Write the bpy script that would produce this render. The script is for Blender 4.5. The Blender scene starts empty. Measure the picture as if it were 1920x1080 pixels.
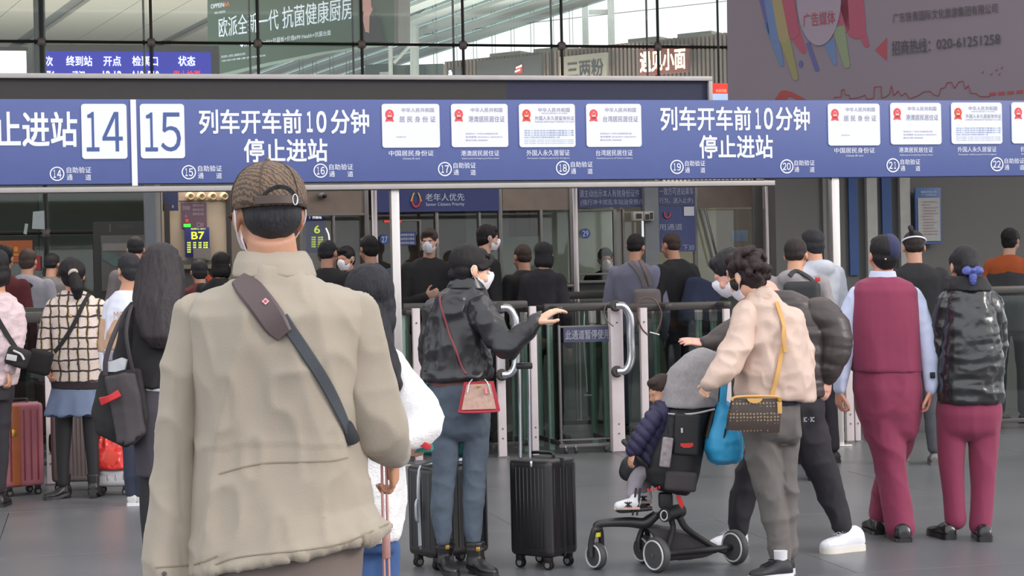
import bpy, bmesh, math, random
import numpy as np
from mathutils import Vector, Matrix, Euler
from mathutils.bvhtree import BVHTree
V = Vector
R = math.radians
random.seed(4)
scene = bpy.context.scene
COL = scene.collection

# ---------------------------------------------------------------- camera, sky, sun, exposure
FPX = 3400.0                      # focal length in pixels of the 1920 px wide frame
cam_d = bpy.data.cameras.new('camera')
cam_d.sensor_width = 36.0
cam_d.lens = FPX / 1920 * 36.0
cam_d.clip_end = 400
cam = bpy.data.objects.new('camera', cam_d)
COL.objects.link(cam)
CAMP = V((0, 0, 1.5))
cam.matrix_world = Matrix.Translation(CAMP) @ Matrix.Rotation(R(90 - 0.371), 4, 'X') @ Matrix.Rotation(R(-1.23), 4, 'Z')
scene.camera = cam
CR = cam.matrix_world.to_3x3()

world = bpy.data.worlds.new('sky')
scene.world = world
world.use_nodes = True
_nt = world.node_tree
_bg = _nt.nodes['Background']
_bg.inputs[0].default_value = (0.93, 0.97, 1.0, 1)
_bg.inputs[1].default_value = 1.75

sun_d = bpy.data.lights.new('sun', 'SUN')
sun_d.energy = 1.5
sun_d.angle = R(14)
sun_d.color = (1.0, 0.93, 0.85)
sun = bpy.data.objects.new('sun', sun_d)
COL.objects.link(sun)
_sd = V((-0.86, 0.42, -0.42))     # travels to the left, into the picture and down
sun.rotation_euler = _sd.to_track_quat('-Z', 'Y').to_euler()
sun.location = (8, -4, 6)

def area(name, loc, size, power, aim, rgb=(1, .97, .93)):
    l = bpy.data.lights.new(name, 'AREA'); l.shape = 'RECTANGLE'; l.size, l.size_y = size; l.energy = power; l.color = rgb
    o = bpy.data.objects.new(name, l); COL.objects.link(o); o.location = loc
    o.rotation_euler = (math.pi if aim > 0 else 0, 0, math.atan(0.235)); return o
area('added_entrance_fill', (0.5, 13.0, 7.4), (22, 3), 420, -1)  # added unseen fill lights that brighten the floor and gates
area('added_entrance_fill', (0.5, 18.5, 7.4), (22, 2), 420, -1)
area('added_hall_upfill', (-12, 40, 3.2), (16, 6), 1250, 1)  # added fill from hidden sources, aimed up to lighten the hall roof
area('added_hall_upfill', (1.5, 42, 3.2), (8, 8), 1500, 1)
area('added_booth_fill', (0.6, 19.3, 2.45), (6.0, .5), 110, -1)  # added fill lights, out of sight, for the booths and beige wall
area('added_booth_fill', (-3.6, 18.9, 3.6), (3.0, .5), 60, -1, (1, .9, .76))

vs = scene.view_settings
vs.view_transform = 'Standard'
vs.look = 'None'
vs.exposure = 0.0
vs.gamma = 1.0
vs.use_curve_mapping = False
scene.cycles.max_bounces = 8
scene.cycles.transparent_max_bounces = 16
scene.cycles.caustics_reflective = False
scene.cycles.caustics_refractive = False
scene.cycles.sample_clamp_indirect = 4

# ---------------------------------------------------------------- picking points off the photograph
def ray(px, py):
    return CR @ V(((px - 960) / FPX, (540 - py) / FPX, -1.0))
def P(px, py, Y):                 # point at distance Y along the view seen at pixel px, py
    d = ray(px, py)
    return CAMP + d * (Y / d.y)
TH = math.atan(0.235)             # the sign and the gates run at this angle
UH = V((math.cos(TH), math.sin(TH), 0))
NH = V((-math.sin(TH), math.cos(TH), 0))
ZH = V((0, 0, 1))
class Pl:                         # a vertical plane: point, direction along it
    def __init__(s, p, u):
        s.p = V(p); s.u = V(u).normalized(); s.n = V((-s.u.y, s.u.x, 0))
    def hit(s, px, py):
        d = ray(px, py)
        return CAMP + d * ((s.p - CAMP).dot(s.n) / d.dot(s.n))
    def uz(s, px, py):
        h = s.hit(px, py)
        return (h - s.p).dot(s.u), h.z
    def rect(s, x0, y0, x1, y1):
        ym, xm = (y0 + y1) / 2, (x0 + x1) / 2
        return s.uz(x0, ym)[0], s.uz(x1, ym)[0], s.uz(xm, y1)[1], s.uz(xm, y0)[1]
    def w(s, u, z, v=0):
        return V((s.p.x, s.p.y, 0)) + s.u * u + s.n * v + ZH * z
def VP(v):                        # plane parallel to the sign, v metres deep
    return Pl(NH * v, UH)

# ---------------------------------------------------------------- materials
def lin(c):
    c = c / 255.0
    return c / 12.92 if c <= 0.04045 else ((c + 0.055) / 1.055) ** 2.4
_M = {}
def mat(name, rgb, rough=0.7, metal=0.0, var=0.06, vscale=9.0, bump=0.0, bscale=60.0, stretch=(1, 1, 1), sheen=0.0,
        spec=0.5, emit=None, estr=0.0, coat=0.0, gain=1.0):
    if name in _M:
        return _M[name]
    m = bpy.data.materials.new(name)
    m.use_nodes = True
    nt = m.node_tree; N = nt.nodes; L = nt.links
    b = N['Principled BSDF']
    c = [min(0.95, lin(x) * gain) for x in rgb]
    tc = N.new('ShaderNodeTexCoord')
    mp = N.new('ShaderNodeMapping'); mp.inputs['Scale'].default_value = stretch
    L.new(tc.outputs['Object'], mp.inputs[0])
    if var > 0:
        n1 = N.new('ShaderNodeTexNoise'); n1.inputs['Scale'].default_value = vscale; n1.inputs['Detail'].default_value = 4
        L.new(mp.outputs[0], n1.inputs['Vector'])
        mr = N.new('ShaderNodeMapRange')
        mr.inputs[1].default_value = 0.3; mr.inputs[2].default_value = 0.7
        mr.inputs[3].default_value = 1 - var; mr.inputs[4].default_value = 1 + var
        L.new(n1.outputs[0], mr.inputs[0])
        mx = N.new('ShaderNodeMix'); mx.data_type = 'RGBA'; mx.blend_type = 'MULTIPLY'
        mx.inputs[0].default_value = 1
        mx.inputs[6].default_value = (*c, 1)
        L.new(mr.outputs[0], mx.inputs[7])
        L.new(mx.outputs[2], b.inputs['Base Color'])
    else:
        b.inputs['Base Color'].default_value = (*c, 1)
    b.inputs['Roughness'].default_value = rough
    b.inputs['Metallic'].default_value = metal
    b.inputs['Specular IOR Level'].default_value = spec
    if sheen: b.inputs['Sheen Weight'].default_value = sheen
    if coat: b.inputs['Coat Weight'].default_value = coat; b.inputs['Coat Roughness'].default_value = 0.15
    if emit:
        b.inputs['Emission Color'].default_value = (*[lin(x) for x in emit], 1)
        b.inputs['Emission Strength'].default_value = estr
    if bump > 0:
        n2 = N.new('ShaderNodeTexNoise'); n2.inputs['Scale'].default_value = bscale; n2.inputs['Detail'].default_value = 5
        L.new(mp.outputs[0], n2.inputs['Vector'])
        bp = N.new('ShaderNodeBump'); bp.inputs['Strength'].default_value = bump; bp.inputs['Distance'].default_value = 0.01
        L.new(n2.outputs[0], bp.inputs['Height'])
        L.new(bp.outputs[0], b.inputs['Normal'])
    m['tree'] = 1
    _M[name] = m
    return m
def glass(name, tint=(150, 175, 165), dens=0.35, rough=0.03):
    if name in _M: return _M[name]
    m = bpy.data.materials.new(name); m.use_nodes = True
    nt = m.node_tree; N = nt.nodes; L = nt.links
    for n in list(N):
        if n.type != 'OUTPUT_MATERIAL': N.remove(n)
    out = [n for n in N if n.type == 'OUTPUT_MATERIAL'][0]
    c = [lin(x) for x in tint]
    tr = N.new('ShaderNodeBsdfTransparent'); tr.inputs[0].default_value = tuple(1 - dens * (1 - x) for x in c) + (1,)
    gl = N.new('ShaderNodeBsdfGlossy'); gl.inputs['Roughness'].default_value = rough
    fr = N.new('ShaderNodeFresnel'); fr.inputs[0].default_value = 1.45
    ms = N.new('ShaderNodeMixShader')
    mn = N.new('ShaderNodeMath'); mn.operation = 'MINIMUM'; mn.inputs[1].default_value = .14; L.new(fr.outputs[0], mn.inputs[0]); L.new(mn.outputs[0], ms.inputs[0]); L.new(tr.outputs[0], ms.inputs[1]); L.new(gl.outputs[0], ms.inputs[2])
    L.new(ms.outputs[0], out.inputs[0])
    _M[name] = m
    return m

# ---------------------------------------------------------------- mesh collecting
_sph = {}
def unit_sphere(nu=14, nv=10):
    if (nu, nv) not in _sph:
        bm = bmesh.new(); bmesh.ops.create_uvsphere(bm, u_segments=nu, v_segments=nv, radius=1)
        _sph[(nu, nv)] = ([v.co.copy() for v in bm.verts], [[v.index for v in f.verts] for f in bm.faces]); bm.free()
    return _sph[(nu, nv)]
def frame_of(d, up=ZH):
    d = d.normalized()
    a = up.cross(d)
    if a.length < 1e-4: a = V((1, 0, 0)).cross(d)
    a.normalize()
    return a, d.cross(a)
def smooth_path(pts, n=6):        # Catmull-Rom through tuples of numbers
    A = [np.array(p, float) for p in pts]
    if len(A) < 3: return A
    A = [2 * A[0] - A[1]] + A + [2 * A[-1] - A[-2]]
    out = []
    for i in range(1, len(A) - 2):
        for k in range(n):
            t = k / n
            out.append(0.5 * (2 * A[i] + (A[i + 1] - A[i - 1]) * t + (2 * A[i - 1] - 5 * A[i] + 4 * A[i + 1] - A[i + 2]) * t * t
                       + (-A[i - 1] + 3 * A[i] - 3 * A[i + 1] + A[i + 2]) * t ** 3))
    out.append(A[-2])
    return out
class MB:
    def __init__(s): s.v = []; s.f = []
    def add(s, vs_, fs, M=None):
        o = len(s.v)
        s.v += [tuple(M @ V(p)) if M is not None else tuple(p) for p in vs_]
        s.f += [[i + o for i in f] for f in fs]
        return s
    def box(s, c, size, Rm=None, bev=0.0, seg=2):
        M = Matrix.Translation(V(c)) @ (Rm.to_4x4() if Rm is not None else Matrix()) 
        hx, hy, hz = [x / 2 for x in size]
        if bev <= 0:
            vs_ = [(x, y, z) for x in (-hx, hx) for y in (-hy, hy) for z in (-hz, hz)]
            return s.add(vs_, [(0, 1, 3, 2), (4, 6, 7, 5), (0, 4, 5, 1), (2, 3, 7, 6), (0, 2, 6, 4), (1, 5, 7, 3)], M)
        bm = bmesh.new(); bmesh.ops.create_cube(bm, size=1)
        for v in bm.verts: v.co = V((v.co.x * size[0], v.co.y * size[1], v.co.z * size[2]))
        bmesh.ops.bevel(bm, geom=bm.edges[:], offset=min(bev, min(size) * 0.49), segments=seg, profile=0.6, affect='EDGES')
        bm.verts.index_update()
        s.add([v.co.copy() for v in bm.verts], [[v.index for v in f.verts] for f in bm.faces], M); bm.free()
        return s
    def ubox(s, u0, u1, z0, z1, pl, v0, v1, bev=0.0):   # box in a plane's own axes
        c = pl.w((u0 + u1) / 2, (z0 + z1) / 2, (v0 + v1) / 2)
        Rm = Matrix((pl.u, pl.n, ZH)).transposed()
        return s.box(c, (abs(u1 - u0), abs(v1 - v0), abs(z1 - z0)), Rm, bev)
    def pbox(s, x0, y0, x1, y1, pl, d=0.03, bev=0.0, v0=0.0):   # box whose face covers a pixel rectangle
        u0, u1, z0, z1 = pl.rect(x0, y0, x1, y1)
        return s.ubox(u0, u1, z0, z1, pl, v0, v0 + d, bev)
    def sph(s, c, r, Rm=None, nu=14, nv=10):
        if not hasattr(r, '__len__'): r = (r, r, r)
        M = Matrix.Translation(V(c)) @ (Rm.to_4x4() if Rm is not None else Matrix()) @ Matrix.Diagonal((*r, 1))
        vs_, fs = unit_sphere(nu, nv)
        return s.add(vs_, fs, M)
    def cone(s, a, b, r0, r1=None, n=14):
        a = V(a); b = V(b); r1 = r0 if r1 is None else r1
        if (b - a).length < 1e-6: return s
        x, y = frame_of(b - a)
        vs_ = []
        for (c, r) in ((a, r0), (b, r1)):
            vs_ += [c + (x * math.cos(2 * math.pi * i / n) + y * math.sin(2 * math.pi * i / n)) * r for i in range(n)]
        fs = [(i, (i + 1) % n, n + (i + 1) % n, n + i) for i in range(n)] + [list(range(n))[::-1], list(range(n, 2 * n))]
        return s.add(vs_, fs)
    def capsules(s, pts, rad, n=14):
        for i, (p, r) in enumerate(zip(pts, rad)):
            s.sph(p, r, None, n, max(6, n * 2 // 3))
            if i: s.cone(pts[i - 1], p, rad[i - 1], r, n)
        return s
    def loft(s, rings, caps=True):
        n = len(rings[0]); vs_ = [p for r_ in rings for p in r_]; fs = []
        for k in range(len(rings) - 1):
            for i in range(n):
                fs.append((k * n + i, k * n + (i + 1) % n, (k + 1) * n + (i + 1) % n, (k + 1) * n + i))
        if caps: fs += [list(range(n))[::-1], list(range((len(rings) - 1) * n, len(rings) * n))]
        return s.add(vs_, fs)
    def tube(s, pts, rad, n=10, sm=6, flat=1.0, up=ZH):
        if not hasattr(rad, '__len__'): rad = [rad] * len(pts)
        Q = smooth_path([(*p, r) for p, r in zip(pts, rad)], sm)
        rings = []
        x = None
        for i, q in enumerate(Q):
            d = V(Q[min(i + 1, len(Q) - 1)][:3]) - V(Q[max(i - 1, 0)][:3])
            if d.length < 1e-9: continue
            d.normalize()
            if x is None: x, y = frame_of(d, up)
            else:
                x = (x - d * x.dot(d)); x.normalize(); y = d.cross(x)
            rings.append([V(q[:3]) + (x * math.cos(2 * math.pi * k / n) + y * math.sin(2 * math.pi * k / n) * flat) * q[3] for k in range(n)])
        return s.loft(rings)
    def ribbon(s, pts, nrm, w, t=0.004, sm=0):          # flat strap through points, nrm = outward normal per point
        if not hasattr(w, '__len__'): w = [w] * len(pts)
        if sm:
            Q = smooth_path([(*p, *n_, ww) for p, n_, ww in zip(pts, nrm, w)], sm)
            pts = [V(q[:3]) for q in Q]; nrm = [V(q[3:6]).normalized() for q in Q]; w = [q[6] for q in Q]
        rings = []
        for i, p in enumerate(pts):
            d = V(pts[min(i + 1, len(pts) - 1)]) - V(pts[max(i - 1, 0)]); d.normalize()
            n_ = V(nrm[i]); a = d.cross(n_)
            if a.length < 1e-5: a = frame_of(d)[0]
            a.normalize(); n_ = a.cross(d).normalized()
            if n_.dot(V(nrm[i])) < 0: n_ = -n_
            h = w[i] / 2; p = V(p)
            rings.append([p - a * h, p - a * h * 0.8 + n_ * t, p + a * h * 0.8 + n_ * t, p + a * h, p + a * h * 0.9 - n_ * t * 0.5, p - a * h * 0.9 - n_ * t * 0.5])
        return s.loft(rings)
    def lathe(s, c, axis, prof, n=24):                  # prof: (distance along axis, radius)
        c = V(c); axis = V(axis).normalized(); x, y = frame_of(axis)
        rings = [[c + axis * a + (x * math.cos(2 * math.pi * i / n) + y * math.sin(2 * math.pi * i / n)) * max(r, 1e-4) for i in range(n)] for a, r in prof]
        return s.loft(rings)
    def poly(s, pts, d):                                # prism from outline pts, extruded by vector d
        n = len(pts); vs_ = [V(p) for p in pts] + [V(p) + V(d) for p in pts]
        return s.add(vs_, [list(range(n)), list(range(n, 2 * n))[::-1]] + [(i, n + i, n + (i + 1) % n, (i + 1) % n) for i in range(n)])
def mesh_of(mb, name='m', smooth=True, ang=38):
    me = bpy.data.meshes.new(name)
    me.from_pydata([tuple(v) for v in mb.v], [], mb.f)
    bm = bmesh.new(); bm.from_mesh(me); bmesh.ops.recalc_face_normals(bm, faces=bm.faces); bm.to_mesh(me); bm.free()
    if smooth:
        me.shade_smooth()
        me.set_sharp_from_angle(angle=R(ang))
    return me
def obj(name, me, m=None, parent=None):
    if isinstance(me, MB): me = mesh_of(me, name)
    o = bpy.data.objects.new(name, me)
    COL.objects.link(o)
    if m is not None:
        me.materials.clear(); me.materials.append(m)
    if parent is not None:
        L_ = V((0, 0, 0)); q = parent
        while q is not None:
            L_ += q.location; q = q.parent
        o.parent = parent
        me.transform(Matrix.Translation(-L_))
    return o
def tag(o, label, cat=None, group=None, kind=None):
    if label: o['label'] = label
    if cat: o['category'] = cat
    if group: o['group'] = group
    if kind: o['kind'] = kind
    return o
def thing(name, loc, label, cat, group=None):
    o = bpy.data.objects.new(name, None); COL.objects.link(o)
    o.empty_display_size = 0.1
    o.location = V(loc)
    return tag(o, label, cat, group)
def struct(name, mb, m, parent=None, label=None):
    o = obj(name, mb, m, parent)
    if parent is None: tag(o, label, None, None, 'structure')
    return o
def sroot(name, loc=(0, 0, 0)):
    o = bpy.data.objects.new(name, None); COL.objects.link(o); o.location = V(loc); o['kind'] = 'structure'
    return o
def copy_thing(root, dloc, label=None, group=None):
    r = root.copy(); COL.objects.link(r); r.location = root.location + V(dloc)
    if label: r['label'] = label
    if group: r['group'] = group
    for ch in list(root.children):
        c = ch.copy(); COL.objects.link(c); c.parent = r
        for g in ch.children:
            d = g.copy(); COL.objects.link(d); d.parent = c
    return r

# ---------------------------------------------------------------- lettering
_tc = {}
def glyphs(body, bold=0.0):
    k = (body, bold)
    if k in _tc: return _tc[k]
    c = bpy.data.curves.new('lettering', 'FONT'); c.body = body; c.resolution_u = 3; c.extrude = 0.0
    o = bpy.data.objects.new('lettering', c); COL.objects.link(o)
    bpy.context.view_layer.update()
    me = bpy.data.meshes.new_from_object(o.evaluated_get(bpy.context.evaluated_depsgraph_get()))
    v = np.empty(len(me.vertices) * 3); me.vertices.foreach_get('co', v); v = v.reshape(-1, 3)
    f = [list(p.vertices) for p in me.polygons]
    bpy.data.objects.remove(o); bpy.data.curves.remove(c); bpy.data.meshes.remove(me)
    if bold > 0:
        n = len(v); q = bold * .55; big_ = bold >= .02
        sh = ((-q, -q, 0), (q, -q, 1), (q, q, 2), (-q, q, 3)) if big_ else ((-q, 0, 0), (q, 0, 1))
        f = [[i + n * k for i in g] for k in range(len(sh)) for g in f]
        v = np.concatenate([v + np.array((a, b_, c_ * 1e-3)) for a, b_, c_ in sh])
    lo, hi = v.min(0), v.max(0)
    zz = v[:, 2].copy(); v = (v - lo) / np.maximum(hi - lo, 1e-6); v[:, 2] = zz
    _tc[k] = (v, f)
    return _tc[k]
def tx(mb, body, x0, y0, x1, y1, pl, off=0.004, bold=0.0, yr=None):
    """lettering that fills a pixel rectangle on a plane; yr = (y0, y1) at the right end when the line climbs"""
    v, f = glyphs(body, bold)
    if yr is None: yr = (y0, y1)
    uL = pl.uz(x0, (y0 + y1) / 2)[0]; uR = pl.uz(x1, (yr[0] + yr[1]) / 2)[0]
    zL0 = pl.uz(x0, y1)[1]; zL1 = pl.uz(x0, y0)[1]; zR0 = pl.uz(x1, yr[1])[1]; zR1 = pl.uz(x1, yr[0])[1]
    if yr == (y0, y1):
        xm = (x0 + x1) / 2; zL0 = zR0 = pl.uz(xm, y1)[1]; zL1 = zR1 = pl.uz(xm, y0)[1]
    else:
        zL0 = zR0 = (zL0 + zR0) / 2; zL1 = zR1 = (zL1 + zR1) / 2
    out = []
    for a, b, c_ in v:
        out.append(pl.w(uL + (uR - uL) * a, (zL0 * (1 - a) + zR0 * a) * (1 - b) + (zL1 * (1 - a) + zR1 * a) * b, -off - c_ * .1))
    mb.add(out, f)
    return mb
def ring(mb, px, py, r_px, w_px, pl, off=0.004, n=28):
    u, z = pl.uz(px, py); u2, _ = pl.uz(px + r_px, py); r = abs(u2 - u); w = r * w_px / r_px
    vs_ = []
    for rr in (r, r - w):
        vs_ += [pl.w(u + rr * math.cos(2 * math.pi * i / n), z + rr * math.sin(2 * math.pi * i / n), -off) for i in range(n)]
    mb.add(vs_, [(i, (i + 1) % n, n + (i + 1) % n, n + i) for i in range(n)])
def disc(mb, px, py, rx, ry, pl, off=0.004, n=20, th=0.002):
    u, z = pl.uz(px, py); a = abs(pl.uz(px + rx, py)[0] - u); b = abs(pl.uz(px, py - ry)[1] - z)
    mb.poly([pl.w(u + a * math.cos(2 * math.pi * i / n), z + b * math.sin(2 * math.pi * i / n), -off) for i in range(n)], pl.n * th)
def flatpoly(mb, pts, pl, off=0.004, th=0.002):
    mb.poly([pl.w(*pl.uz(x, y), -off) for x, y in pts], pl.n * th)
def rrect(mb, x0, y0, x1, y1, r_px, pl, off=0.01, th=0.006):
    u0, u1, z0, z1 = pl.rect(x0, y0, x1, y1); r = r_px / (x1 - x0) * (u1 - u0); pts = []
    for cx, cz, a0 in ((u1 - r, z1 - r, 0), (u0 + r, z1 - r, 90), (u0 + r, z0 + r, 180), (u1 - r, z0 + r, 270)):
        for k in range(6):
            a = R(a0 + 18 * k); pts.append(pl.w(cx + r * math.cos(a), cz + r * math.sin(a), -off))
    mb.poly(pts, pl.n * th)

# ---------------------------------------------------------------- soft bodies: closed pieces fused into one skin
def _hash(ix, iy, iz, seed):
    h = (ix * 374761393 + iy * 668265263 + iz * 2147483647 + seed * 1274126177) & 0xffffffff
    h = ((h ^ (h >> 13)) * 1274126177) & 0xffffffff
    return ((h ^ (h >> 16)) & 0xffffff) / float(0xffffff)
def vnoise(p, seed=0):
    i = np.floor(p).astype(np.int64); f = p - i; f = f * f * (3 - 2 * f); r = 0
    for dx in (0, 1):
        for dy in (0, 1):
            for dz in (0, 1):
                w = (f[:, 0] if dx else 1 - f[:, 0]) * (f[:, 1] if dy else 1 - f[:, 1]) * (f[:, 2] if dz else 1 - f[:, 2])
                r = r + w * _hash(i[:, 0] + dx, i[:, 1] + dy, i[:, 2] + dz, seed)
    return r
def ridge(p, fr, seed=0):
    q = p * np.array(fr)
    q = q + 0.9 * np.stack([vnoise(q * 0.6, seed + 5), vnoise(q * 0.6, seed + 6), vnoise(q * 0.6, seed + 7)], 1)
    n = vnoise(q, seed)
    return 1 - np.abs(2 * n - 1)
def folds(sx=7, sz=2.2, amp=0.006, seed=1, fine=0.002, ffr=22):
    def f(p, n):
        a = ridge(p, (sx, sx, sz), seed)
        b = ridge(p, (ffr, ffr, ffr * 0.7), seed + 20)
        return amp * (a * a - 0.4) + fine * (b - 0.5)
    return f
def fused(mb, voxel, sm=2, disp=None, name='m'):
    me = bpy.data.meshes.new(name); me.from_pydata([tuple(v) for v in mb.v], [], mb.f)
    o = bpy.data.objects.new('tmp', me); COL.objects.link(o)
    md = o.modifiers.new('r', 'REMESH'); md.mode = 'VOXEL'; md.voxel_size = voxel; md.adaptivity = 0
    bpy.context.view_layer.update()
    out = bpy.data.meshes.new_from_object(o.evaluated_get(bpy.context.evaluated_depsgraph_get()))
    bpy.data.objects.remove(o); bpy.data.meshes.remove(me)
    out.name = name
    n = len(out.vertices)
    co = np.empty(n * 3); out.vertices.foreach_get('co', co); co = co.reshape(-1, 3)
    e = np.empty(len(out.edges) * 2, np.int32); out.edges.foreach_get('vertices', e); e = e.reshape(-1, 2)
    deg = np.maximum(np.bincount(e.ravel(), minlength=n), 1)[:, None]
    def lap(c):
        a = np.stack([np.bincount(e[:, 0], c[e[:, 1], k], n) + np.bincount(e[:, 1], c[e[:, 0], k], n) for k in range(3)], 1)
        return a / deg
    for _ in range(sm):
        co = co + 0.6 * (lap(co) - co); co = co - 0.3 * (lap(co) - co)
    if disp is not None:
        out.vertices.foreach_set('co', co.ravel()); out.update()
        nr = np.empty(n * 3); out.vertices.foreach_get('normal', nr); nr = nr.reshape(-1, 3)
        co = co + nr * disp(co, nr)[:, None]
    out.vertices.foreach_set('co', co.ravel()); out.shade_smooth(); out.update()
    return out
def join_meshes(ms, name):
    bm = bmesh.new()
    for m in ms: bm.from_mesh(m)
    out = bpy.data.meshes.new(name); bm.to_mesh(out); bm.free(); out.shade_smooth()
    for m in ms: bpy.data.meshes.remove(m)
    return out

# ================================================================ people kit
SKIN = dict(rgb=(214, 160, 132), rough=0.55, var=0.05, vscale=14, bump=0.08, bscale=120)
def skin(name='skin', rgb=(206, 152, 124)):
    return mat(name, rgb, 0.55, var=0.05, vscale=14, bump=0.06, bscale=150)
def hairmat(name='black_hair', rgb=(38, 34, 36)):
    return mat(name, tuple(max(0, c - 6) for c in rgb), 0.5, var=0.25, vscale=60, bump=0.5, bscale=90, stretch=(3, 3, 0.35), spec=0.25)
def ell_ring(Lp, Rp, depth, n=28, e=2.5, dirv=None):
    c = (V(Lp) + V(Rp)) / 2; a = (V(Rp) - V(Lp)) / 2
    b = ZH.cross(a); b.normalize(); b *= depth / 2
    pts = []
    for i in range(n):
        t = 2 * math.pi * i / n; ct, st = math.cos(t), math.sin(t)
        pts.append(c + a * math.copysign(abs(ct) ** (2 / e), ct) + b * math.copysign(abs(st) ** (2 / e), st))
    return pts
def finger_pts(base, d, nrm, L, curl):
    """a finger of three bones that bends towards -nrm"""
    pts = [V(base)]; a = 0.0
    ax = d.cross(nrm).normalized()
    for f, k in ((0.45, 0.35), (0.30, 1.0), (0.25, 0.7)):
        a += curl * k
        dd = Matrix.Rotation(-a, 3, ax) @ d
        pts.append(pts[-1] + dd * (L * f))
    return pts
def hand(mb, wrist, d, nrm, side=1, k=1.0, curl=0.5, spread=0.10, curls=None, thumb_in=0.5):
    """d: towards the fingers, nrm: out of the back of the hand, side +1: thumb on the d x nrm side"""
    wrist = V(wrist); d = V(d).normalized(); nrm = V(nrm); nrm = (nrm - d * nrm.dot(d)).normalized()
    x = d.cross(nrm).normalized() * side
    rings = []
    for t, hw, ht in ((-0.02, 0.024, 0.02), (0.0, 0.026, 0.019), (0.03, 0.036, 0.017), (0.06, 0.041, 0.015), (0.088, 0.040, 0.012)):
        c = wrist + d * t * k; rings.append([c + x * math.cos(q) * hw * k + nrm * math.sin(q) * ht * k for q in [2 * math.pi * i / 14 for i in range(14)]])
    mb.loft(rings)
    for i, (off, L, r) in enumerate(((0.029, 0.072, 0.0088), (0.010, 0.080, 0.009), (-0.010, 0.074, 0.0086), (-0.028, 0.058, 0.0076))):
        dd = (d + x * off * spread * 40 * 0.25).normalized()
        c_ = curls[i] if curls else curl * (1 + 0.08 * i)
        pts = finger_pts(wrist + d * 0.082 * k + x * off * k, dd, nrm, L * k, c_)
        mb.capsules(pts, [r * k, r * k * 0.95, r * k * 0.88, r * k * 0.75], 10)
    b0 = wrist + d * 0.022 * k + x * 0.026 * k - nrm * 0.004 * k
    td = (d * 0.72 + x * 0.68 - nrm * thumb_in * 0.5).normalized()
    b1 = b0 + td * 0.042 * k; b2 = b1 + (td + d * 0.5 - nrm * thumb_in * 0.4).normalized() * 0.030 * k
    b3 = b2 + (td * 0.4 + d - nrm * thumb_in * 0.3).normalized() * 0.024 * k
    mb.capsules([b0, b1, b2, b3], [0.014 * k, 0.0115 * k, 0.0105 * k, 0.0085 * k], 10)
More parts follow.
